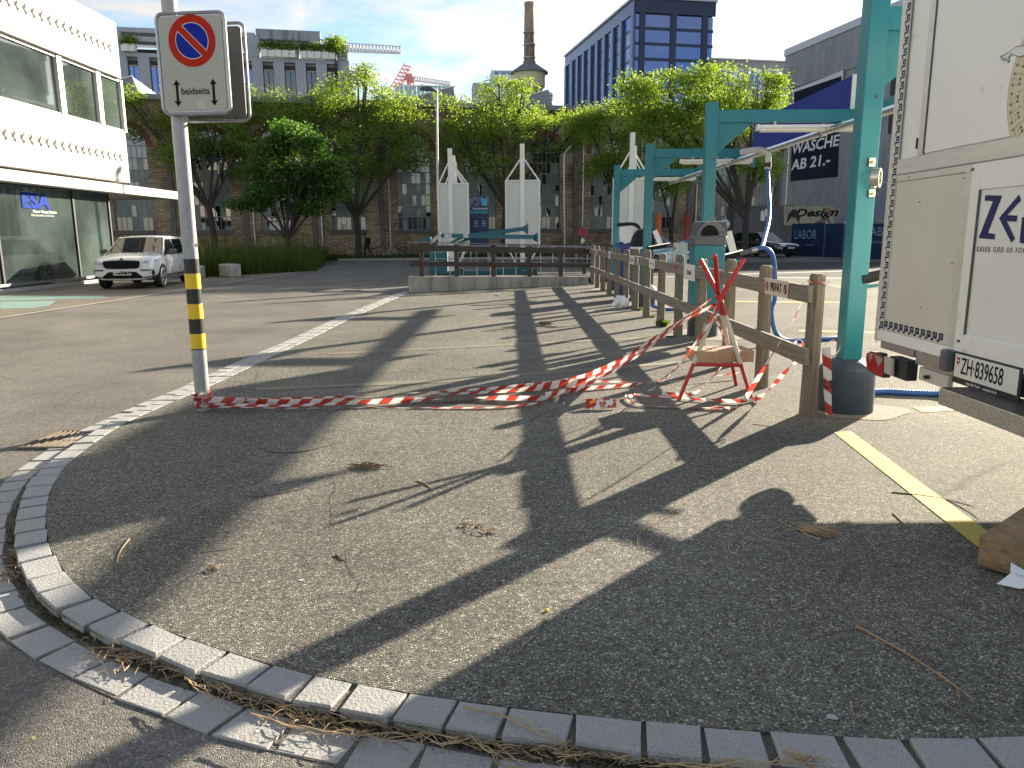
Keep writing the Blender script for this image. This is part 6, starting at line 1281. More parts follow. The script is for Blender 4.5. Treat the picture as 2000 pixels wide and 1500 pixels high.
def tree(name, base_px, Y, blobs, label, mt=M_LEAF, n=520, nper=26, size=.175, spread=.31, r0=.19, fork=.45, seed=1, pale=False, dens=1.0):
    """blobs: (px, py, rx_px, ry_px, depth offset) - crown masses measured in the photograph, built as volumes"""
    rnd = random.Random(seed); bp = D(base_px, 460, Y); base = Vector((bp.x, Y, 0)); t = thing(name, label, 'tree', base)
    cs = []; tips = []; tot = sum(b_[2]*b_[3] for b_ in blobs)
    for (px, py, rx, ry, dy) in blobs:
        c = D(px, py, Y+dy); sc = (Y+dy)/FPX; RX, RZ = rx*sc, ry*sc; tips.append((c, RX, RZ)); k = int(1.08*n*dens*rx*ry/tot)+3
        for _ in range(k):
            while True:
                v = Vector((rnd.uniform(-1,1), rnd.uniform(-1,1), rnd.uniform(-1,1)))
                if v.length < 1 and rnd.random() < .25+.75*v.length and noise_.noise(Vector((v.x*RX+c.x, v.y*RX, v.z*RZ+c.z))*.55+Vector((seed*7.3,0,0))) > -.10: break
            cs.append((c.x+v.x*RX, c.y+v.y*RX*.9, c.z+v.z*RZ))
    me = leaf_mesh('crown', [(c[0]-base.x, c[1]-base.y, c[2]) for c in cs], nper, spread, size, mt, seed); o = bpy.data.objects.new('crown', me); C.objects.link(o); o.parent = t; o['kind'] = 'stuff'
    zc = min(c.z-rz*.2 for c, rx, rz in tips); fz = max(1.6, zc*fork); fk = base+Vector((rnd.uniform(-.2,.2), 0, fz)); 
    tr_ = MB(); tr_.tube([base, base+Vector((.02,0,fz*.5)), fk], [r0*1.25, r0, r0*.92], 10)
    for c, RX, RZ in tips:
        m1 = fk.lerp(c, .45)+Vector((0,0,-RZ*.15)); tr_.tube(smooth_path([fk-Vector((0,0,.3)), m1, c, c+Vector((0,0,RZ*.6))], 3), [r0*.62-.052*r0*i for i in range(10)], 7)
        for k in range(5):
            a = rnd.uniform(0, 2*PI); e = c+Vector((math.cos(a)*RX*.8, math.sin(a)*RX*.7, rnd.uniform(-.5,.7)*RZ)); s_ = m1.lerp(c, rnd.uniform(.1,.9)); tr_.tube([s_, s_.lerp(e, .5)+Vector((0,0,.15)), e], [r0*.3, r0*.2, r0*.06], 5)
    tr_.build('trunk', M_BARK if not pale else M_WOODW, t, smooth=True); return t
TL = 'locust_tree'
tree(TL, 417, 54, [(265,235,70,45,2),(330,215,60,40,0),(420,250,75,50,0),(370,300,60,40,-1),(470,205,60,35,1),(250,190,35,22,0),(460,300,40,45,1)], 'multi stemmed locust tree with a yellow green crown right of the sign post', n=620, r0=.2, fork=.55, seed=2)
tree('maple_tree', 562, 46, [(565,258,34,20,0),(530,292,36,18,0),(610,285,32,20,-.5),(500,335,34,20,.5),(565,325,40,20,-.8),(630,330,34,22,0),(525,375,50,18,0),(600,372,42,20,.6),(648,365,24,20,0),(490,398,34,14,0),(585,405,44,12,-.4),(560,285,30,25,.8)], 'dense dark green maple with a pale lower trunk in front of the brick hall', M_LEAFD, n=560, size=.24, r0=.13, fork=.5, seed=3)
tree(TL, 699, 55, [(700,195,70,50,0),(640,230,70,50,1),(770,235,65,55,1),(715,150,28,22,0),(560,215,60,40,1),(700,290,80,55,0),(610,200,40,30,0),(790,300,45,40,0),(660,370,45,30,-1)], 'tall locust tree with a forked dark trunk behind the walking person', n=900, r0=.22, fork=.7, seed=4)
tree(TL, 985, 55, [(950,230,75,45,0),(900,270,60,50,1),(1010,250,70,50,0),(975,180,35,25,0),(1080,265,55,35,1),(870,215,35,30,0),(1020,180,28,25,0),(960,320,50,35,0),(1130,250,50,40,1)], 'locust tree between the white partitions with an open crown below the water tower', n=700, r0=.2, fork=.6, seed=5)
tree(TL, 1455, 47, [(1400,175,70,40,0),(1310,190,75,45,0),(1470,215,55,55,0),(1250,210,60,45,1),(1390,245,80,50,0),(1300,260,70,45,0),(1375,140,25,18,0),(1500,170,32,28,0),(1240,160,30,20,1),(1480,320,40,35,0)], 'broad sunlit yellow green locust tree behind the teal gantry frames', n=1050, r0=.2, fork=.5, seed=6)
tree(TL, 1215, 52, [(1190,240,55,45,0),(1140,220,45,32,0),(1230,300,55,45,0),(1180,340,40,35,0)], 'smaller shaded locust tree left of the broad sunlit one', n=420, r0=.15, fork=.6, seed=7)
tree(TL, 1310, 54, [(1330,320,60,45,0),(1290,360,40,30,0)], 'low leaning tree in the shade behind the gantry frames', n=240, r0=.16, fork=.5, seed=8)
tree('roof_tree', 656, 113, [(656,82,14,10,0),(660,97,9,9,0)], 'small thin tree growing on the roof terrace of the office building', n=40, nper=20, r0=.12, size=.4, spread=.5, seed=9)
# trees reflected in the shop glass and standing behind the camera are left out
# ================================================================== GRASS VERGE
def grass(poly_fn, n, h, name, seed):
    r = np.random.RandomState(seed); pts = []
    while len(pts) < n: 
        x, y = poly_fn(r); pts.append((x, y))
    p = np.array(pts); n = len(p); a = r.uniform(0, 2*PI, n); H = h*r.uniform(.25, 1.2, n)*(.62+.38*np.sin(p[:,0]*1.3+np.sin(p[:,1]*.9)*2)*np.cos(p[:,1]*.8)); w_ = .018+.02*r.rand(n); lean = r.normal(0, .28, (n, 2))*H[:, None]
    z0 = np.zeros(n); A = np.stack([p[:,0]-np.cos(a)*w_, p[:,1]-np.sin(a)*w_, z0], 1); B = np.stack([p[:,0]+np.cos(a)*w_, p[:,1]+np.sin(a)*w_, z0], 1); T = np.stack([p[:,0]+lean[:,0], p[:,1]+lean[:,1], H], 1)
    v = np.stack([A, B, T], 1); me = bpy.data.meshes.new(name); me.vertices.add(n*3); me.vertices.foreach_set('co', v.reshape(-1)); me.loops.add(n*3); me.loops.foreach_set('vertex_index', np.arange(n*3)); me.polygons.add(n); me.polygons.foreach_set('loop_start', np.arange(n)*3); me.polygons.foreach_set('loop_total', np.full(n, 3)); me.update(calc_edges=True)
    at = me.attributes.new('tone', 'FLOAT', 'FACE'); at.data.foreach_set('value', r.rand(n)); me.materials.append(M_GRASS); o = bpy.data.objects.new(name, me); C.objects.link(o); o['kind'] = 'stuff'; return o
gA = [G(370,545), G(610,528), G(600,497), G(370,497)]
def fA(r): 
    u, v = r.rand(), r.rand(); a = Vector(G(380,542)).lerp(G(608,529), u); b_ = Vector((D(380,460,56).x, 56, 0)).lerp(Vector((D(640,460,57).x, 57, 0)), u); q = a.lerp(b_, v**1.3); return q.x+r.normal(0,.15), q.y+r.normal(0,.2)
grass(fA, 26000, 1.0, 'tall_grass', 1)
grass(fA, 2600, 1.9, 'tall_weeds', 4)
def fB(r): x0 = r.uniform(-17, 3.5); y = 60+.203*x0-r.rand()*6.5; return x0, y
grass(fB, 15000, .42, 'verge_grass', 2)
vb = MB(); P = [FH.w(-34, -.02, .006), FH.w(3.5, -.02, .006), FH.w(3.3, -6.6, .006), FH.w(-13, -6.6, .006)] ; P += [G(612,528,.006), G(380,543,.006), G(150,543,.006)]
vb.add(P, [tuple(range(len(P)))]); tag(vb.build('soil', mat('verge_soil', (.05,.06,.025), .95, col2=(.08,.065,.04), nscale=3)), kind='structure')
tag(MB().beam(FH.w(-13, -6.7, .05), FH.w(5, -6.7, .05), .16, .12).build('verge_kerb', M_CONC), kind='structure')
# concrete blocks
def cblock(pxl, pxm, pxr, pyb, pyt, label, seed):
    a, b_, c = G(pxl, pyb-1), G(pxm, pyb+1), G(pxr, pyb-1); h = D(pxm, pyt+2, b_.y).z; t = thing('concrete_block', label, 'concrete block', b_); d = c+(a-b_); P = [a, b_, c, d]; bb = MB(); bb.add([Vector(p) for p in P]+[Vector((p.x, p.y, h)) for p in P], ((0,3,2,1),(4,5,6,7),(0,1,5,4),(1,2,6,5),(2,3,7,6),(3,0,4,7))); bb.build('block', M_CONC, t, bevel=.03)
cblock(428, 450, 472, 541, 515, 'pale square concrete block standing before the tall grass', 1); cblock(368, 388, 402, 543, 518, 'concrete block half hidden behind the striped sign post', 2)
# ================================================================== STREET LAMPS, DISC SIGNS, BANNER
sl1 = thing('street_lamp', 'slim galvanised street lamp with a dark flat head rising behind the left partitions', 'street lamp', D(858,460,40)*1)
p0 = D(858,460,40); zt = D(853,176,40).z; MB().tube([(p0.x,40,0),(p0.x-.02,40,zt*.5),(D(853,176,40).x,40,zt)], [.085,.065,.05], 10).build('pole', M_STEEL, sl1, smooth=True)
MB().tube(smooth_path([D(854,180,40), D(850,176,39.9), D(838,173,39.7), D(820,173,39.5)], 4), [.05,.05,.05,.05,.06,.08,.10,.12,.13,.13,.12,.10,.06], 8).build('head', M_GREYP, sl1, smooth=True)
sl2 = thing('street_lamp', 'dark street lamp with a bent arm in front of the brick hall between two windows', 'street lamp', D(1103,460,52)); p0 = D(1103,460,52)
MB().tube(smooth_path([(p0.x,52,0), D(1102,400,52), D(1102,310,52), D(1106,296,52), D(1117,284,52)], 4), .06, 8).build('pole', M_STEEL, sl2, smooth=True); MB().beam(D(1114,283,52), D(1128,281,52), .3, .12).build('head', M_DARK, sl2)
for px, py, r, mt, lb_x, Y in ((1138.5,454,9.3,mat('magenta_disc', (.32,.012,.06), .4),'dark red round traffic sign on a thin post before the brick hall',45),(1416,438,9.5,mat('pale_disc', (.42,.42,.42), .4),'grey backed round traffic sign beside the dark container',42)):
    c = D(px, py, Y); t = thing('round_sign', lb_x, 'traffic sign', (c.x, Y, 0)); R_s = r*Y/FPX; MB().cyl((c.x, Y, c.z), (c.x, Y+.03, c.z), R_s, n=28).build('disc', mt, t); MB().cyl((c.x, Y+.06, 0), (c.x, Y+.06, c.z+.1), .03, n=6).build('post', M_STEEL, t); MB().b2((c.x-.1, Y+.01, c.z-R_s-.35), (c.x+.1, Y+.03, c.z-R_s-.08)).build('small_plate', M_WHITE, t)
bn = thing('programme_banner', 'dark blue banner headed PROGRAMME between the white partitions', 'banner', D(937,460,45)); FBn = Fr((D(937,460,45).x, 45), 0)
quadpx(FBn, [(917,384),(955,384),(955,480),(917,480)], 0, .05, 'panel', mat('banner_navy', (.012,.03,.09), .4), bn)
quadpx(FBn, [(917,384.5),(954.5,384.5),(954.5,405),(917,405)], -.055, .005, 'sky_image', mat('banner_cloud', (.02,.03,.07), .4, col2=(.3,.33,.45), nscale=1.1, lo=.5, hi=.7), bn)
quadpx(FBn, [(917,412),(954.5,412),(954.5,417),(917,417)], -.055, .005, 'teal_band', mat('banner_teal', (.03,.22,.30), .4), bn); quadpx(FBn, [(941,388),(951,388),(951,402),(941,402)], -.062, .004, 'logo_block', mat('banner_light', (.05,.35,.6), .4), bn)
def btext(s, px, py, hp, xs=1, mt=M_WHITET): u, z = FBn.uz(px, py); text(s, (hp*45/FPX)/.72, plane_matrix(FBn.w(u, -.065, z), FBn.x, (0,0,1)), mt, 'lettering', bn, xs=xs, bold=.01)
btext('PROGRAMME', 938, 408, 3.4, 1.0)
rnd = random.Random(3)
for k in range(7): btext('Konzert'[:rnd.randint(4,7)], 930, 432+k*4.5, 2.2, .8) if k < 3 or k == 6 else None; btext('Freitag'[:rnd.randint(4,7)], 945, 432+k*4.5, 2.2, .8) if k < 3 or k == 6 else None
for x in (919, 953): MB().cyl((D(x,460,45).x, 45.06, 0), (D(x,460,45).x, 45.06, 2.2), .03, n=6).build('post', M_STEEL, bn)
# flared orange and dark red sculptures
for px, mt, lb_x, Y in ((1286, mat('orange_paint', (.55,.11,.02), .5), 'orange flared column standing before the brick hall', 46), (1342, mat('dark_red_paint', (.25,.03,.02), .5), 'dark red flared column right of the orange one', 47)):
    c = D(px, 460, Y); t = thing('flared_column', lb_x, 'column', (c.x, Y, 0)); MB().lathe((c.x, Y, 0), [(.42,0),(.40,.5),(.30,.9),(.17,1.3),(.15,2.2),(.2,D(px,424,Y).z)], 14).build('shaft', mt, t, smooth=True); MB().lathe((c.x, Y, D(px,424,Y).z), [(.12,0),(.14,.1),(.04,.22)], 10).build('tip', mt, t, smooth=True)
# ================================================================== CARS
def car(label, loc, rotz, L, Wd, Hh, paint, suv=False, plate=None, seed=0, group='parked cars', emblem=''):
    t = thing('parked_car', label, 'car', loc, rotz, group); hw = Wd/2
    # lower body: cross sections from tail to nose (x, z_bottom, z_top, half width)
    zb = .30 if suv else .24; k = Hh/1.62 if suv else Hh/1.46
    if suv: S = [(-.5,.45,.86,.80),(-.497,.36,1.0,.88),(-.47,.30,1.10,.95),(-.30,zb,1.11,1.0),(0,zb,1.09,1.0),(.2,zb,1.08,1.0),(.27,zb,1.06,.995),(.38,zb,1.02,.985),(.445,.28,.98,.955),(.480,.27,.93,.90),(.496,.28,.86,.84),(.5,.33,.78,.80)]
    else:   S = [(-.5,.40,.76,.80),(-.497,.32,.90,.88),(-.47,.26,.97,.95),(-.30,zb,.97,1.0),(0,zb,.95,1.0),(.2,zb,.94,1.0),(.28,zb,.91,.995),(.38,zb,.86,.98),(.445,.24,.81,.95),(.480,.24,.76,.90),(.496,.26,.69,.84),(.5,.30,.62,.80)]
    def ring_(x, z0, z1, wf):
        w_ = hw*wf; z1 *= k if False else 1; h = z1-z0; pts = [(0,z0),(w_*.80,z0),(w_*.955,z0+h*.14),(w_,z0+h*.42),(w_*.985,z0+h*.72),(w_*.93,z1-h*.06),(w_*.74,z1),(0,z1+.025)]
        return [(x*L, y, z) for y, z in pts] + [(x*L, -y, z) for y, z in pts[-2:0:-1]]
    rs = [ring_(*s) for s in S]; n = len(rs[0]); b = MB(); vs = [p for r in rs for p in r]; fs = [(i*n+j, i*n+(j+1) % n, (i+1)*n+(j+1) % n, (i+1)*n+j) for i in range(len(rs)-1) for j in range(n)]
    fs += [tuple(range(n))[::-1], tuple(range((len(rs)-1)*n, len(rs)*n))]; b.add(vs, fs); body = b.build('body', paint, t, local=True, smooth=True, sub=2)
    wr = .345 if suv else .315; xf, xr = L*.5-L*.195, -L*.5+L*.19
    # cut the wheel arches
    cut = MB()
    for x in (xf, xr):
        for s in (-1, 1): cut.cyl((x, s*(hw-.26), wr+.01), (x, s*(hw+.2), wr+.01), wr+.055, n=28)
    co = cut.build('cut', paint, t, local=True); md = body.modifiers.new('b', 'BOOLEAN'); md.object = co; md.operation = 'DIFFERENCE'; md.solver = 'EXACT'
    bpy.context.view_layer.update(); dg = bpy.context.evaluated_depsgraph_get(); me = bpy.data.meshes.new_from_object(body.evaluated_get(dg)); body.modifiers.clear(); body.data = me; bpy.data.objects.remove(co)
    try: me.set_sharp_from_angle(angle=math.radians(40))
    except Exception: pass
    # cabin glass as a closed tapered body, then roof and pillars over it
    zbelt = 1.045 if suv else .93; zr = Hh-.03
    if suv: Q = [(-.485,-.435),(-.40,-.355),(.245,.075)]; X = [(-.478,-.42),(-.10,-.10),(.235,.075)]
    X0r, X0f, X1r, X1f = (-.475*L, .24*L, -.40*L, .055*L) if suv else (-.47*L, .20*L, -.375*L, .02*L)
    wb, wt = hw*.915, hw*.70
    def P(x, s, top): return (x, s*(wt if top else wb), zr-.03 if top else zbelt-.04)
    b = MB(); xm0, xm1 = -.16*L, -.17*L
    V = [P(X0r,-1,0),P(xm0,-1,0),P(X0f,-1,0),P(X0f,1,0),P(xm0,1,0),P(X0r,1,0),P(X1r,-1,1),P(xm1,-1,1),P(X1f,-1,1),P(X1f,1,1),P(xm1,1,1),P(X1r,1,1)]
    V = [(x+(0), y, z) for x, y, z in V]; b.add(V, ((0,1,7,6),(1,2,8,7),(2,3,9,8),(3,4,10,9),(4,5,11,10),(5,0,6,11),(6,7,8,9,10,11),(0,5,4,3,2,1))); b.build('windows', M_GLC, t, local=True, bevel=.03)
    b = MB(); rr = []
    for x, dz, wf in ((X1r-.05,-.045,.93),(X1r+.05,-.005,1.0),(xm1,.02,1.03),(X1f-.10,0,1.0),(X1f+.015,-.035,.95)):
        w_ = wt*wf+.02; rr.append([(x, y, zr+z+dz) for y, z in ((-w_,-.06),(-w_*.93,-.015),(-w_*.5,.012),(0,.02),(w_*.5,.012),(w_*.93,-.015),(w_,-.06))])
    m_ = 7; V = [p for r in rr for p in r]; b.add(V, [(i*m_+j, i*m_+j+1, (i+1)*m_+j+1, (i+1)*m_+j) for i in range(4) for j in range(6)]); rf = b.build('roof', paint, t, local=True, smooth=True); sd = rf.modifiers.new('t', 'SOLIDIFY'); sd.thickness = .02
    for s in (-1, 1):
        def sidepoly(pts, nm, mt, o0=.004, o1=.02):
            q = []
            for oo in (o0, o1): q += [(x, s*((wb+(wt-wb)*tt)+oo), (zbelt-.04)+(zr-.03-zbelt+.04)*tt) for x, tt in pts]
            n_ = len(pts); MB().add(q, [tuple(range(n_)), tuple(range(n_, 2*n_))]+[(i, (i+1) % n_, n_+(i+1) % n_, n_+i) for i in range(n_)]).build(nm, mt, t, local=True)
        sidepoly([(X0f+.05, 0), (X0f-.10, 0), (X1f-.09, 1), (X1f+.0, 1)], 'pillar', paint); sidepoly([(X0r-.01, 0), (X0r+.42, 0), (X1r+.34, .55), (X1r+.16, 1), (X1r-.02, 1)], 'pillar', paint)
        sidepoly([(X0r+.1, .88), (X0r+.1, 1.0), (X1f, 1.0), (X1f-.02, .90)][0:0] or [(X1r, .90), (X1r, 1.02), (X1f, 1.02), (X1f+.02, .90)], 'roof_rail', paint)
        a, c = Vector(P(-.055*L, s, 0))+Vector((0,s*.006,0)), Vector(P(-.07*L, s, 1))+Vector((0,s*.006,0)); MB().beam(a, c, .012, .07).build('door_pillar', M_GREYP, t, local=True)
        MB().beam((X0r+.05, s*(hw*.925), zbelt-.02), (X0f-.1, s*(hw*.925), zbelt-.03), .02, .022).build('belt_trim', M_GREYP if suv else M_STEEL, t, local=True)
        MB().tube([(X0f-.42, s*(hw-.06), zbelt+.02), (X0f-.42, s*(hw+.02), zbelt+.05)], .02, 6).build('mirror_arm', M_GREYP, t, local=True)
        m2 = MB().box((X0f-.44, s*(hw+.11), zbelt+.08), (.13,.22,.14)).build('mirror', M_GREYP if suv else paint, t, local=True, bevel=.03)
        # door gaps, handles
        for xx in (X0f-.62, X0f-1.62): MB().beam((xx, s*(hw*1.0+.0005), zb+.18), (xx-.02, s*(hw*.955), zbelt-.06), .012, .012).build('door_gap', M_DARK, t, local=True)
        for xx in (X0f-1.45, X0f-2.4): MB().box((xx, s*(hw*.975), zbelt-.17), (.2,.035,.03)).build('door_handle', paint, t, local=True, bevel=.006)
        MB().b2((xr+wr+.1, s*(hw*.93)-.03, zb-.035), (xf-wr-.1, s*(hw*.93)+.03, zb+.05)).build('sill', M_GREYP, t, local=True)
    for x in (xf, xr):
        for s in (-1, 1):
            y0, y1 = s*(hw-.235), s*(hw-.02); ty = MB(); prof = [(wr-.09, y0),(wr-.01, y0),(wr, y0+s*.03),(wr, y1-s*.03),(wr-.012, y1),(wr-.085, y1)]
            nn = 30
            for i, (r, y) in enumerate(prof):
                for q in range(nn): a = 2*PI*q/nn; ty.v.append((x+r*math.cos(a), y, wr+r*math.sin(a)))
            for i in range(len(prof)-1):
                for q in range(nn): a_ = i*nn+q; b_ = i*nn+(q+1) % nn; ty.f.append((a_, b_, b_+nn, a_+nn))
            w_o = thing('wheel', None, None, (0,0,0)); w_o.parent = t
            ty.build('tyre', M_DARK, t if False else w_o, local=True, smooth=True)
            ri = MB(); ri.cyl((x, y0, wr), (x, y0+s*.02, wr), wr-.08, n=24)
            ri.build('hub_back', M_DARK, w_o, local=True)
            rm = MB(); R1 = wr-.085
            rm.tube([(x+R1*math.cos(a), y1-s*.008, wr+R1*math.sin(a)) for a in np.linspace(0, 2*PI, 29)], .014, 6, cap=False)
            for q in range(5):
                for dd in (-.16, .16): a = 2*PI*q/5+dd+.3; a0 = 2*PI*q/5+.3; rm.beam((x+.05*math.cos(a0), y1-s*.03, wr+.05*math.sin(a0)), (x+R1*math.cos(a), y1-s*.012, wr+R1*math.sin(a)), .03, .02, up=(0,1,0))
            rm.cyl((x, y1-s*.05, wr), (x, y1-s*.01, wr), .05, n=12); rm.build('rim', M_STEEL if seed else M_ALU, w_o, local=True, smooth=False)
    MB().b2((xr-.3, -hw+.25, zb-.04), (xf+.3, hw-.25, zb+.1)).build('underbody', M_DARK, t, local=True)
    # trim of the front lies on the body's own surface
    me_b = body.data
    from mathutils.bvhtree import BVHTree
    bvh = BVHTree.FromPolygons([v.co.copy() for v in me_b.vertices], [tuple(p.vertices) for p in me_b.polygons])
    def nose(y, z, off=.0):
        h = bvh.ray_cast(Vector((L, y, z)), Vector((-1,0,0))); return (h[0].x if h[0] is not None else L*.47)+off
    def fp(pts, nm, mt, off=.012, th=.02, par=t):
        bb = bmesh.new(); f = bb.faces.new([bb.verts.new((0, y, z)) for y, z in pts]); bmesh.ops.triangulate(bb, faces=bb.faces[:])
        bmesh.ops.subdivide_edges(bb, edges=bb.edges[:], cuts=4, use_grid_fill=True)
        for v in bb.verts: v.co.x = nose(v.co.y, v.co.z, min(off, .014))
        ex = bmesh.ops.extrude_face_region(bb, geom=bb.faces[:]); 
        for v in [g_ for g_ in ex['geom'] if isinstance(g_, bmesh.types.BMVert)]: v.co.x -= .03
        bmesh.ops.recalc_face_normals(bb, faces=bb.faces[:]); m2 = bpy.data.meshes.new(nm); bb.to_mesh(m2); bb.free(); m2.materials.append(mt); o2 = bpy.data.objects.new(nm, m2); C.objects.link(o2); o2.parent = par; return o2
    M_HL = MATS.get('headlight') or mat('headlight', (.30,.34,.38), .08, .3, col2=(.6,.62,.65), nscale=22, spec=1); 
    if suv:
        for s in (-1, 1): fp([(s*y, z) for y, z in ((.50,.74),(.56,.83),(.80,.90),(.895,.88),(.87,.80),(.62,.73))], 'headlight', M_HL, .02)
        fp([(-.55,.80),(-.50,.86),(-.2,.88),(0,.885),(.2,.88),(.50,.86),(.55,.80),(.50,.67),(.42,.63),(0,.62),(-.42,.63),(-.50,.67)], 'grille', M_BLACKT, .035)
        fp([(-.40,.53),(-.15,.55),(.15,.55),(.40,.53),(.60,.36),(.5,.335),(0,.33),(-.5,.335),(-.60,.36)], 'lower_grille', M_BLACKT, .03)
        for s in (-1, 1):
            fp([(s*y, z) for y, z in ((.52,.60),(.86,.60),(.87,.57),(.55,.56))], 'bumper_trim', M_BLACKT, .03); fp([(s*y, z) for y, z in ((.83,.57),(.87,.57),(.87,.38),(.82,.38))], 'bumper_trim', M_BLACKT, .03); fp([(s*y, z) for y, z in ((.60,.38),(.85,.40),(.85,.36),(.60,.35))], 'bumper_trim', M_BLACKT, .03)
        for s in (-1, 1):
            MB().beam((L*.24, s*.42, 1.075), (L*.44, s*.22, .985), .03, .02).build('bonnet_crease', paint, t, local=True, bevel=.008)
        MB().cyl((nose(0,.90,-.01), 0, .905), (nose(0,.90,.012), 0, .90), .05, n=14).build('badge', M_GREYP, t, local=True)
    else:
        for s in (-1, 1): fp([(s*y, z) for y, z in ((.42,.66),(.44,.72),(.72,.76),(.80,.72),(.76,.65),(.5,.63))], 'headlight', M_HL, .02)
        fp([(-.42,.70),(0,.71),(.42,.70),(.42,.64),(0,.63),(-.42,.64)], 'grille', M_BLACKT, .02); fp([(-.45,.645),(.45,.645),(.45,.635),(-.45,.635)], 'chrome_strip', M_CHROME, .03)
        fp([(-.62,.46),(0,.48),(.62,.46),(.66,.32),(0,.30),(-.66,.32)], 'lower_grille', M_BLACKT, .022); fp([(-.72,.32),(.72,.32),(.70,.305),(-.70,.305)], 'chrome_strip', M_CHROME, .03)
        xx = nose(0, .67, .02); ring_mesh((xx, 0, .67), .045, .06, (0,1,0), (0,0,1), (0,0,0)).build('badge', M_CHROME, t, local=True); MB().add([(xx+.002,-.035,.70),(xx+.002,-.02,.70),(xx+.002,0,.655),(xx+.002,.02,.70),(xx+.002,.035,.70),(xx+.002,.008,.635),(xx+.002,-.008,.635)], [(0,1,2,6),(2,3,4,5),(2,5,6)]).build('badge', M_CHROME, t, local=True)
    pz = .49 if suv else .56
    if plate:
        p_ = fp([(-.26,pz+.055),(.26,pz+.055),(.26,pz-.055),(-.26,pz-.055)], 'number_plate', MATS['plate_white'], .055)
        Wm = world_mat(t); c = Wm @ Vector((nose(0, pz, .018), 0, pz)); X_ = Wm.to_3x3() @ Vector((0,1,0)); text(plate, .10, plane_matrix(c, X_, (0,0,1)), M_BLACKT, 'lettering', t, xs=.8)
    # tail lamps
    for s in (-1, 1): MB().box((-L*.5+.06, s*hw*.72, .88 if suv else .78), (.09,.32,.13)).build('tail_lamp', M_LRED, t, local=True, bevel=.02)
    # wiper and inner mirror
    MB().beam((X0f-.08, .1, zbelt+.02), (X0f-.35, -.45, zbelt+.20), .012, .012).build('wiper', M_BLACKT, t, local=True)
    return t
M_CARW = mat('car_white', (.68,.69,.70), .18, spec=.7); nt_, b_ = nodes_of(M_CARW); b_.inputs['Coat Weight'].default_value = .6
M_CARB = mat('car_black', (.008,.010,.022), .12, spec=.8); nt_, b_ = nodes_of(M_CARB); b_.inputs['Coat Weight'].default_value = .8
M_CARN = mat('car_navy', (.012,.02,.06), .15, spec=.8); M_CARL = mat('car_light_blue', (.42,.50,.62), .2, spec=.7)
# white car: front right wheel of the photo at (320,560), front left at (208,562)
wa, wb_ = G(210,563), G(320,560)
fx = (wa+wb_)/2; hd_ = (wb_-wa).normalized(); ang_f = math.atan2(-hd_.x, hd_.y)  # heading whose left axis is wb
fwd = Vector((hd_.y, -hd_.x, 0)); 
hdg = math.radians(-82); fwd = Vector((math.cos(hdg), math.sin(hdg), 0)); Lc = 4.65
cc_ = G(262,562)-fwd*(Lc*.5-Lc*.195)
car('white sport utility car parked in front of the glass shop front', (cc_.x, cc_.y, 0), hdg, Lc, 1.88, 1.62, M_CARW, True, 'AG 267 805')
M_GOL = math.radians(-62)
gpos = D(1512,460,46.5); car('dark navy hatchback parked facing the camera in front of the LABOR hoarding', (gpos.x-.1, 48.0, .18), M_GOL, 4.35, 1.82, 1.50, M_CARB, False, 'ZH 482 190', 1)
p_ = D(1440,460,53); car('dark blue car parked behind the hatchback, with a red tail lamp', (p_.x, 53, .10), math.radians(75), 4.4, 1.8, 1.5, M_CARN, False, None, 1)
p_ = D(1405,460,57); car('black car at the left end of the dark row behind the bin', (p_.x, 57, .10), math.radians(80), 4.4, 1.8, 1.55, M_CARB, False, None, 1)
p_ = D(1276,460,36); car('pale blue car seen between the gantry columns behind the vacuum hood', (p_.x, 36, 0), math.radians(-60), 4.1, 1.75, 1.45, M_CARL, False, None, 1)
# ramp of raised lot under the far cars
rp = MB(); rp.add([(11,44,.0),(30,40,.0),(34,60,.18),(8,60,.10),(11.5,47,.165),(28,44,.18)], [(0,1,5,4),(4,5,2,3)]); tag(rp.build('far_lot', M_ROAD), kind='structure')
b = MB(); b.add([tuple(G(x, y, .003)) for x, y in ((1200,541),(1500,541),(1760,548),(2100,556),(2300,500),(1100,505))], [tuple(range(6))]); tag(b.build('shade_toned_asphalt', asphalt('asphalt_shade_tone', (.035,.036,.04), (.055,.057,.062), (.11,.11,.115), 190, .1)), kind='structure')  # smooth lot asphalt, coloured darker to stand in for shade missing here
# ================================================================== PERSON
def skin_body(edges, radii, verts, name, mt, parent, root=0, sub=2):
    me = bpy.data.meshes.new(name); me.from_pydata(verts, edges, []); o = bpy.data.objects.new(name, me); C.objects.link(o); o.parent = parent
    md = o.modifiers.new('skin', 'SKIN'); 
    if not me.skin_vertices: me.attributes
    sv = me.skin_vertices[0].data if len(me.skin_vertices) else None
    if sv is None:
        bpy.context.view_layer.objects.active = o; o.select_set(True); bpy.ops.object.mode_set(mode='EDIT'); bpy.ops.object.mode_set(mode='OBJECT'); sv = me.skin_vertices[0].data
    for i, r in enumerate(radii): sv[i].radius = (r, r) if not isinstance(r, tuple) else r; sv[i].use_root = (i == root)
    s = o.modifiers.new('sub', 'SUBSURF'); s.levels = sub; s.render_levels = sub; me.materials.append(mt)
    bpy.context.view_layer.update(); dg = bpy.context.evaluated_depsgraph_get(); m2 = bpy.data.meshes.new_from_object(o.evaluated_get(dg)); o.modifiers.clear(); o.data = m2
    m2.polygons.foreach_set('use_smooth', [True]*len(m2.polygons)); return o
pb = D(716,460,55.6); pn = thing('person', 'person in dark clothes and cap walking left with a backpack before the brick hall', 'person', (pb.x, 55.6, 0))
M_CLOTH = mat('dark_clothes', (.018,.018,.022), .9, col2=(.03,.03,.035), nscale=8); M_SKIN = mat('skin', (.42,.24,.17), .6)
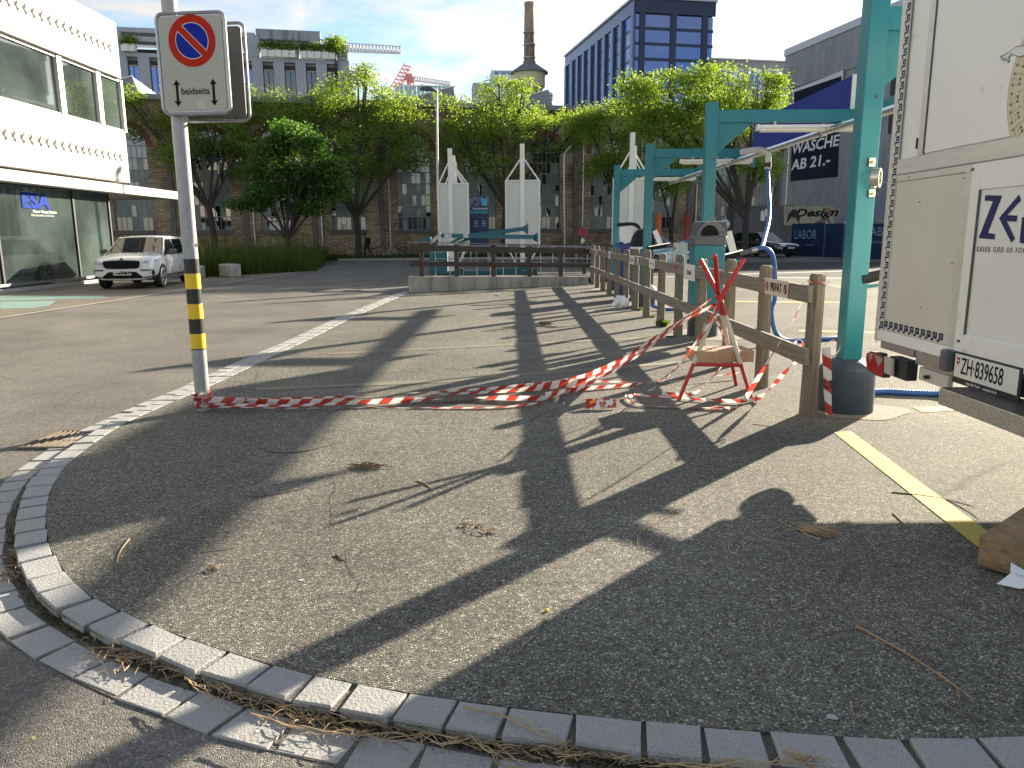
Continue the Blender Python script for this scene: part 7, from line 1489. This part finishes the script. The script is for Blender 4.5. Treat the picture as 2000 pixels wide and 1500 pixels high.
# walking to -x; x forward = -1
V = [(0,0,.95),(-.02,0,1.15),(-.05,0,1.36),(-.07,0,1.47),(-.11,0,1.54),(-.13,0,1.66),
     (-.02,-.09,.92),(-.17,-.10,.52),(-.10,-.10,.09),(-.24,-.10,.04),
     (.02,.09,.92),(.14,.10,.52),(.42,.10,.20),(.34,.10,.08),
     (-.05,-.19,1.40),(.06,-.24,1.14),(-.08,-.24,.92),(-.11,-.24,.86),
     (-.05,.19,1.40),(-.10,.24,1.14),(-.24,.24,.95),(-.27,.24,.90)]
E_ = [(0,1),(1,2),(2,3),(3,4),(4,5),(0,6),(6,7),(7,8),(8,9),(0,10),(10,11),(11,12),(12,13),(2,14),(14,15),(15,16),(16,17),(2,18),(18,19),(19,20),(20,21)]
Rr = [.15,.145,.16,.065,.075,.095,.10,.07,.045,.04,.10,.07,.045,.04,.065,.05,.038,.03,.065,.05,.038,.03]
skin_body(E_, Rr, V, 'body', M_CLOTH, pn)
MB().lathe((-.135,0,1.585), [(.05,-.08),(.085,-.03),(.097,.03),(.09,.08),(.05,.12)], 16).build('face', M_SKIN, pn, local=True, smooth=True)
MB().add([(-.23,-.012,1.60),(-.23,.012,1.60),(-.255,0,1.585),(-.225,0,1.635)], [(0,1,3),(0,3,2),(1,2,3)]).build('nose', M_SKIN, pn, local=True)
for s in (-1, 1): MB().box((-.13, s*.10, 1.60), (.03,.02,.06)).build('ear', M_SKIN, pn, local=True, bevel=.006); MB().box((-.222, s*.035, 1.625), (.008,.02,.01)).build('eye', M_BLACKT, pn, local=True)
MB().lathe((-.13,0,1.63), [(.102,0),(.105,.05),(.09,.10),(.04,.125)], 16).build('cap', M_BLACKT, pn, local=True, smooth=True); MB().b2((-.30,-.07,1.635),(-.18,.07,1.65)).build('cap_peak', M_BLACKT, pn, local=True, bevel=.005)
MB().box((.15,0,1.22), (.20,.30,.46)).build('backpack', M_BLACKT, pn, local=True, bevel=.05)
# ================================================================== BICYCLES
def bike(px, Y, col, label, rz, lean=.06, rim=None):
    p = D(px, 460, Y); t = thing('bicycle', label, 'bicycle', (p.x, Y, 0), rz, 'bicycles parked along the brick hall'); t.rotation_euler = (lean, 0, rz); R = .34
    M_ = mat('bike_'+col[0], col[1], .35)
    for x in (-.52, .52):
        w_ = thing('wheel', None, None); w_.parent = t
        MB().tube([(x+R*math.cos(a), 0, R+R*math.sin(a)) for a in np.linspace(0, 2*PI, 29)], .017, 6, cap=False).build('tyre', rim or M_DARK, w_, local=True, smooth=True)
        sp_ = MB()
        for k in range(12): a = PI*k/6; sp_.tube([(x, 0, R), (x+R*math.cos(a), 0, R+R*math.sin(a))], .0025, 3, cap=False)
        sp_.cyl((x,-.04,R),(x,.04,R),.03,n=8); sp_.build('spokes', M_STEEL, w_, local=True)
    J = dict(bb=(-.05,0,.30), seat=(-.20,0,.78), head=(.33,0,.80), rear=(-.52,0,R), front=(.52,0,R))
    f = MB()
    for a, c in (('bb','seat'),('bb','head'),('seat','head'),('bb','rear'),('seat','rear')): f.tube([J[a], J[c]], .018, 8)
    f.build('frame', M_, t, local=True, smooth=True)
    MB().tube([J['head'], (.36,0,.70), J['front']], .016, 8).build('fork', M_, t, local=True, smooth=True); MB().tube([J['head'], (.29,0,.98)], .014, 6).build('stem', M_STEEL, t, local=True)
    MB().tube([(.22,-.28,1.0),(.30,-.1,.98),(.30,.1,.98),(.22,.28,1.0)], .013, 6).build('handlebar', M_DARK, t, local=True); MB().tube([J['seat'], (-.235,0,.92)], .014, 6).build('seat_post', M_STEEL, t, local=True)
    MB().prism([(-.38,-.07),(-.34,.08)] and [(-.38,-.08),(-.12,-.015),(-.12,.015),(-.38,.08)], .05, lambda a, b_, q: (a, b_, .92+q)).build('saddle', M_DARK, t, local=True, bevel=.01)
    MB().cyl((-.05,-.03,.30),(-.05,-.02,.30),.09,n=16).build('chainring', M_STEEL, t, local=True); MB().tube([(-.05,-.05,.30),(.05,-.06,.16)], .01, 5).build('crank', M_STEEL, t, local=True)
    MB().b2((-.72,-.06,.72),(-.32,.06,.735)).build('rack', M_DARK, t, local=True)
bike(741, 57.0, ('red', (.30,.02,.03)), 'red bicycle leaning right of the walking person', 0, .08, None)
bike(752, 56.2, ('rose', (.34,.10,.12)), 'rose bicycle with pale tyres standing before the red one', 0.5, .05, M_ALU)
bike(786, 57.3, ('black', (.02,.02,.025)), 'black bicycle right of the rose one', 0.05, .08)
bike(812, 57.6, ('grey', (.06,.06,.07)), 'dark grey bicycle half hidden by the fence end', 0.1, .08)
bike(255, 41.0, ('dark', (.03,.03,.03)), 'dark bicycle standing behind the white car by the glass wall', 0.2, .05)
# ================================================================== OUT OF VIEW NEIGHBOURS (seen in reflections)
FN = Fr((40, 8), -75); nb = thing('opposite_building', 'plain pale building across the lot outside the picture', 'building', FN.o)
for k in range(len(bpy.data.objects)): break
bpy.data.objects.remove(nb)
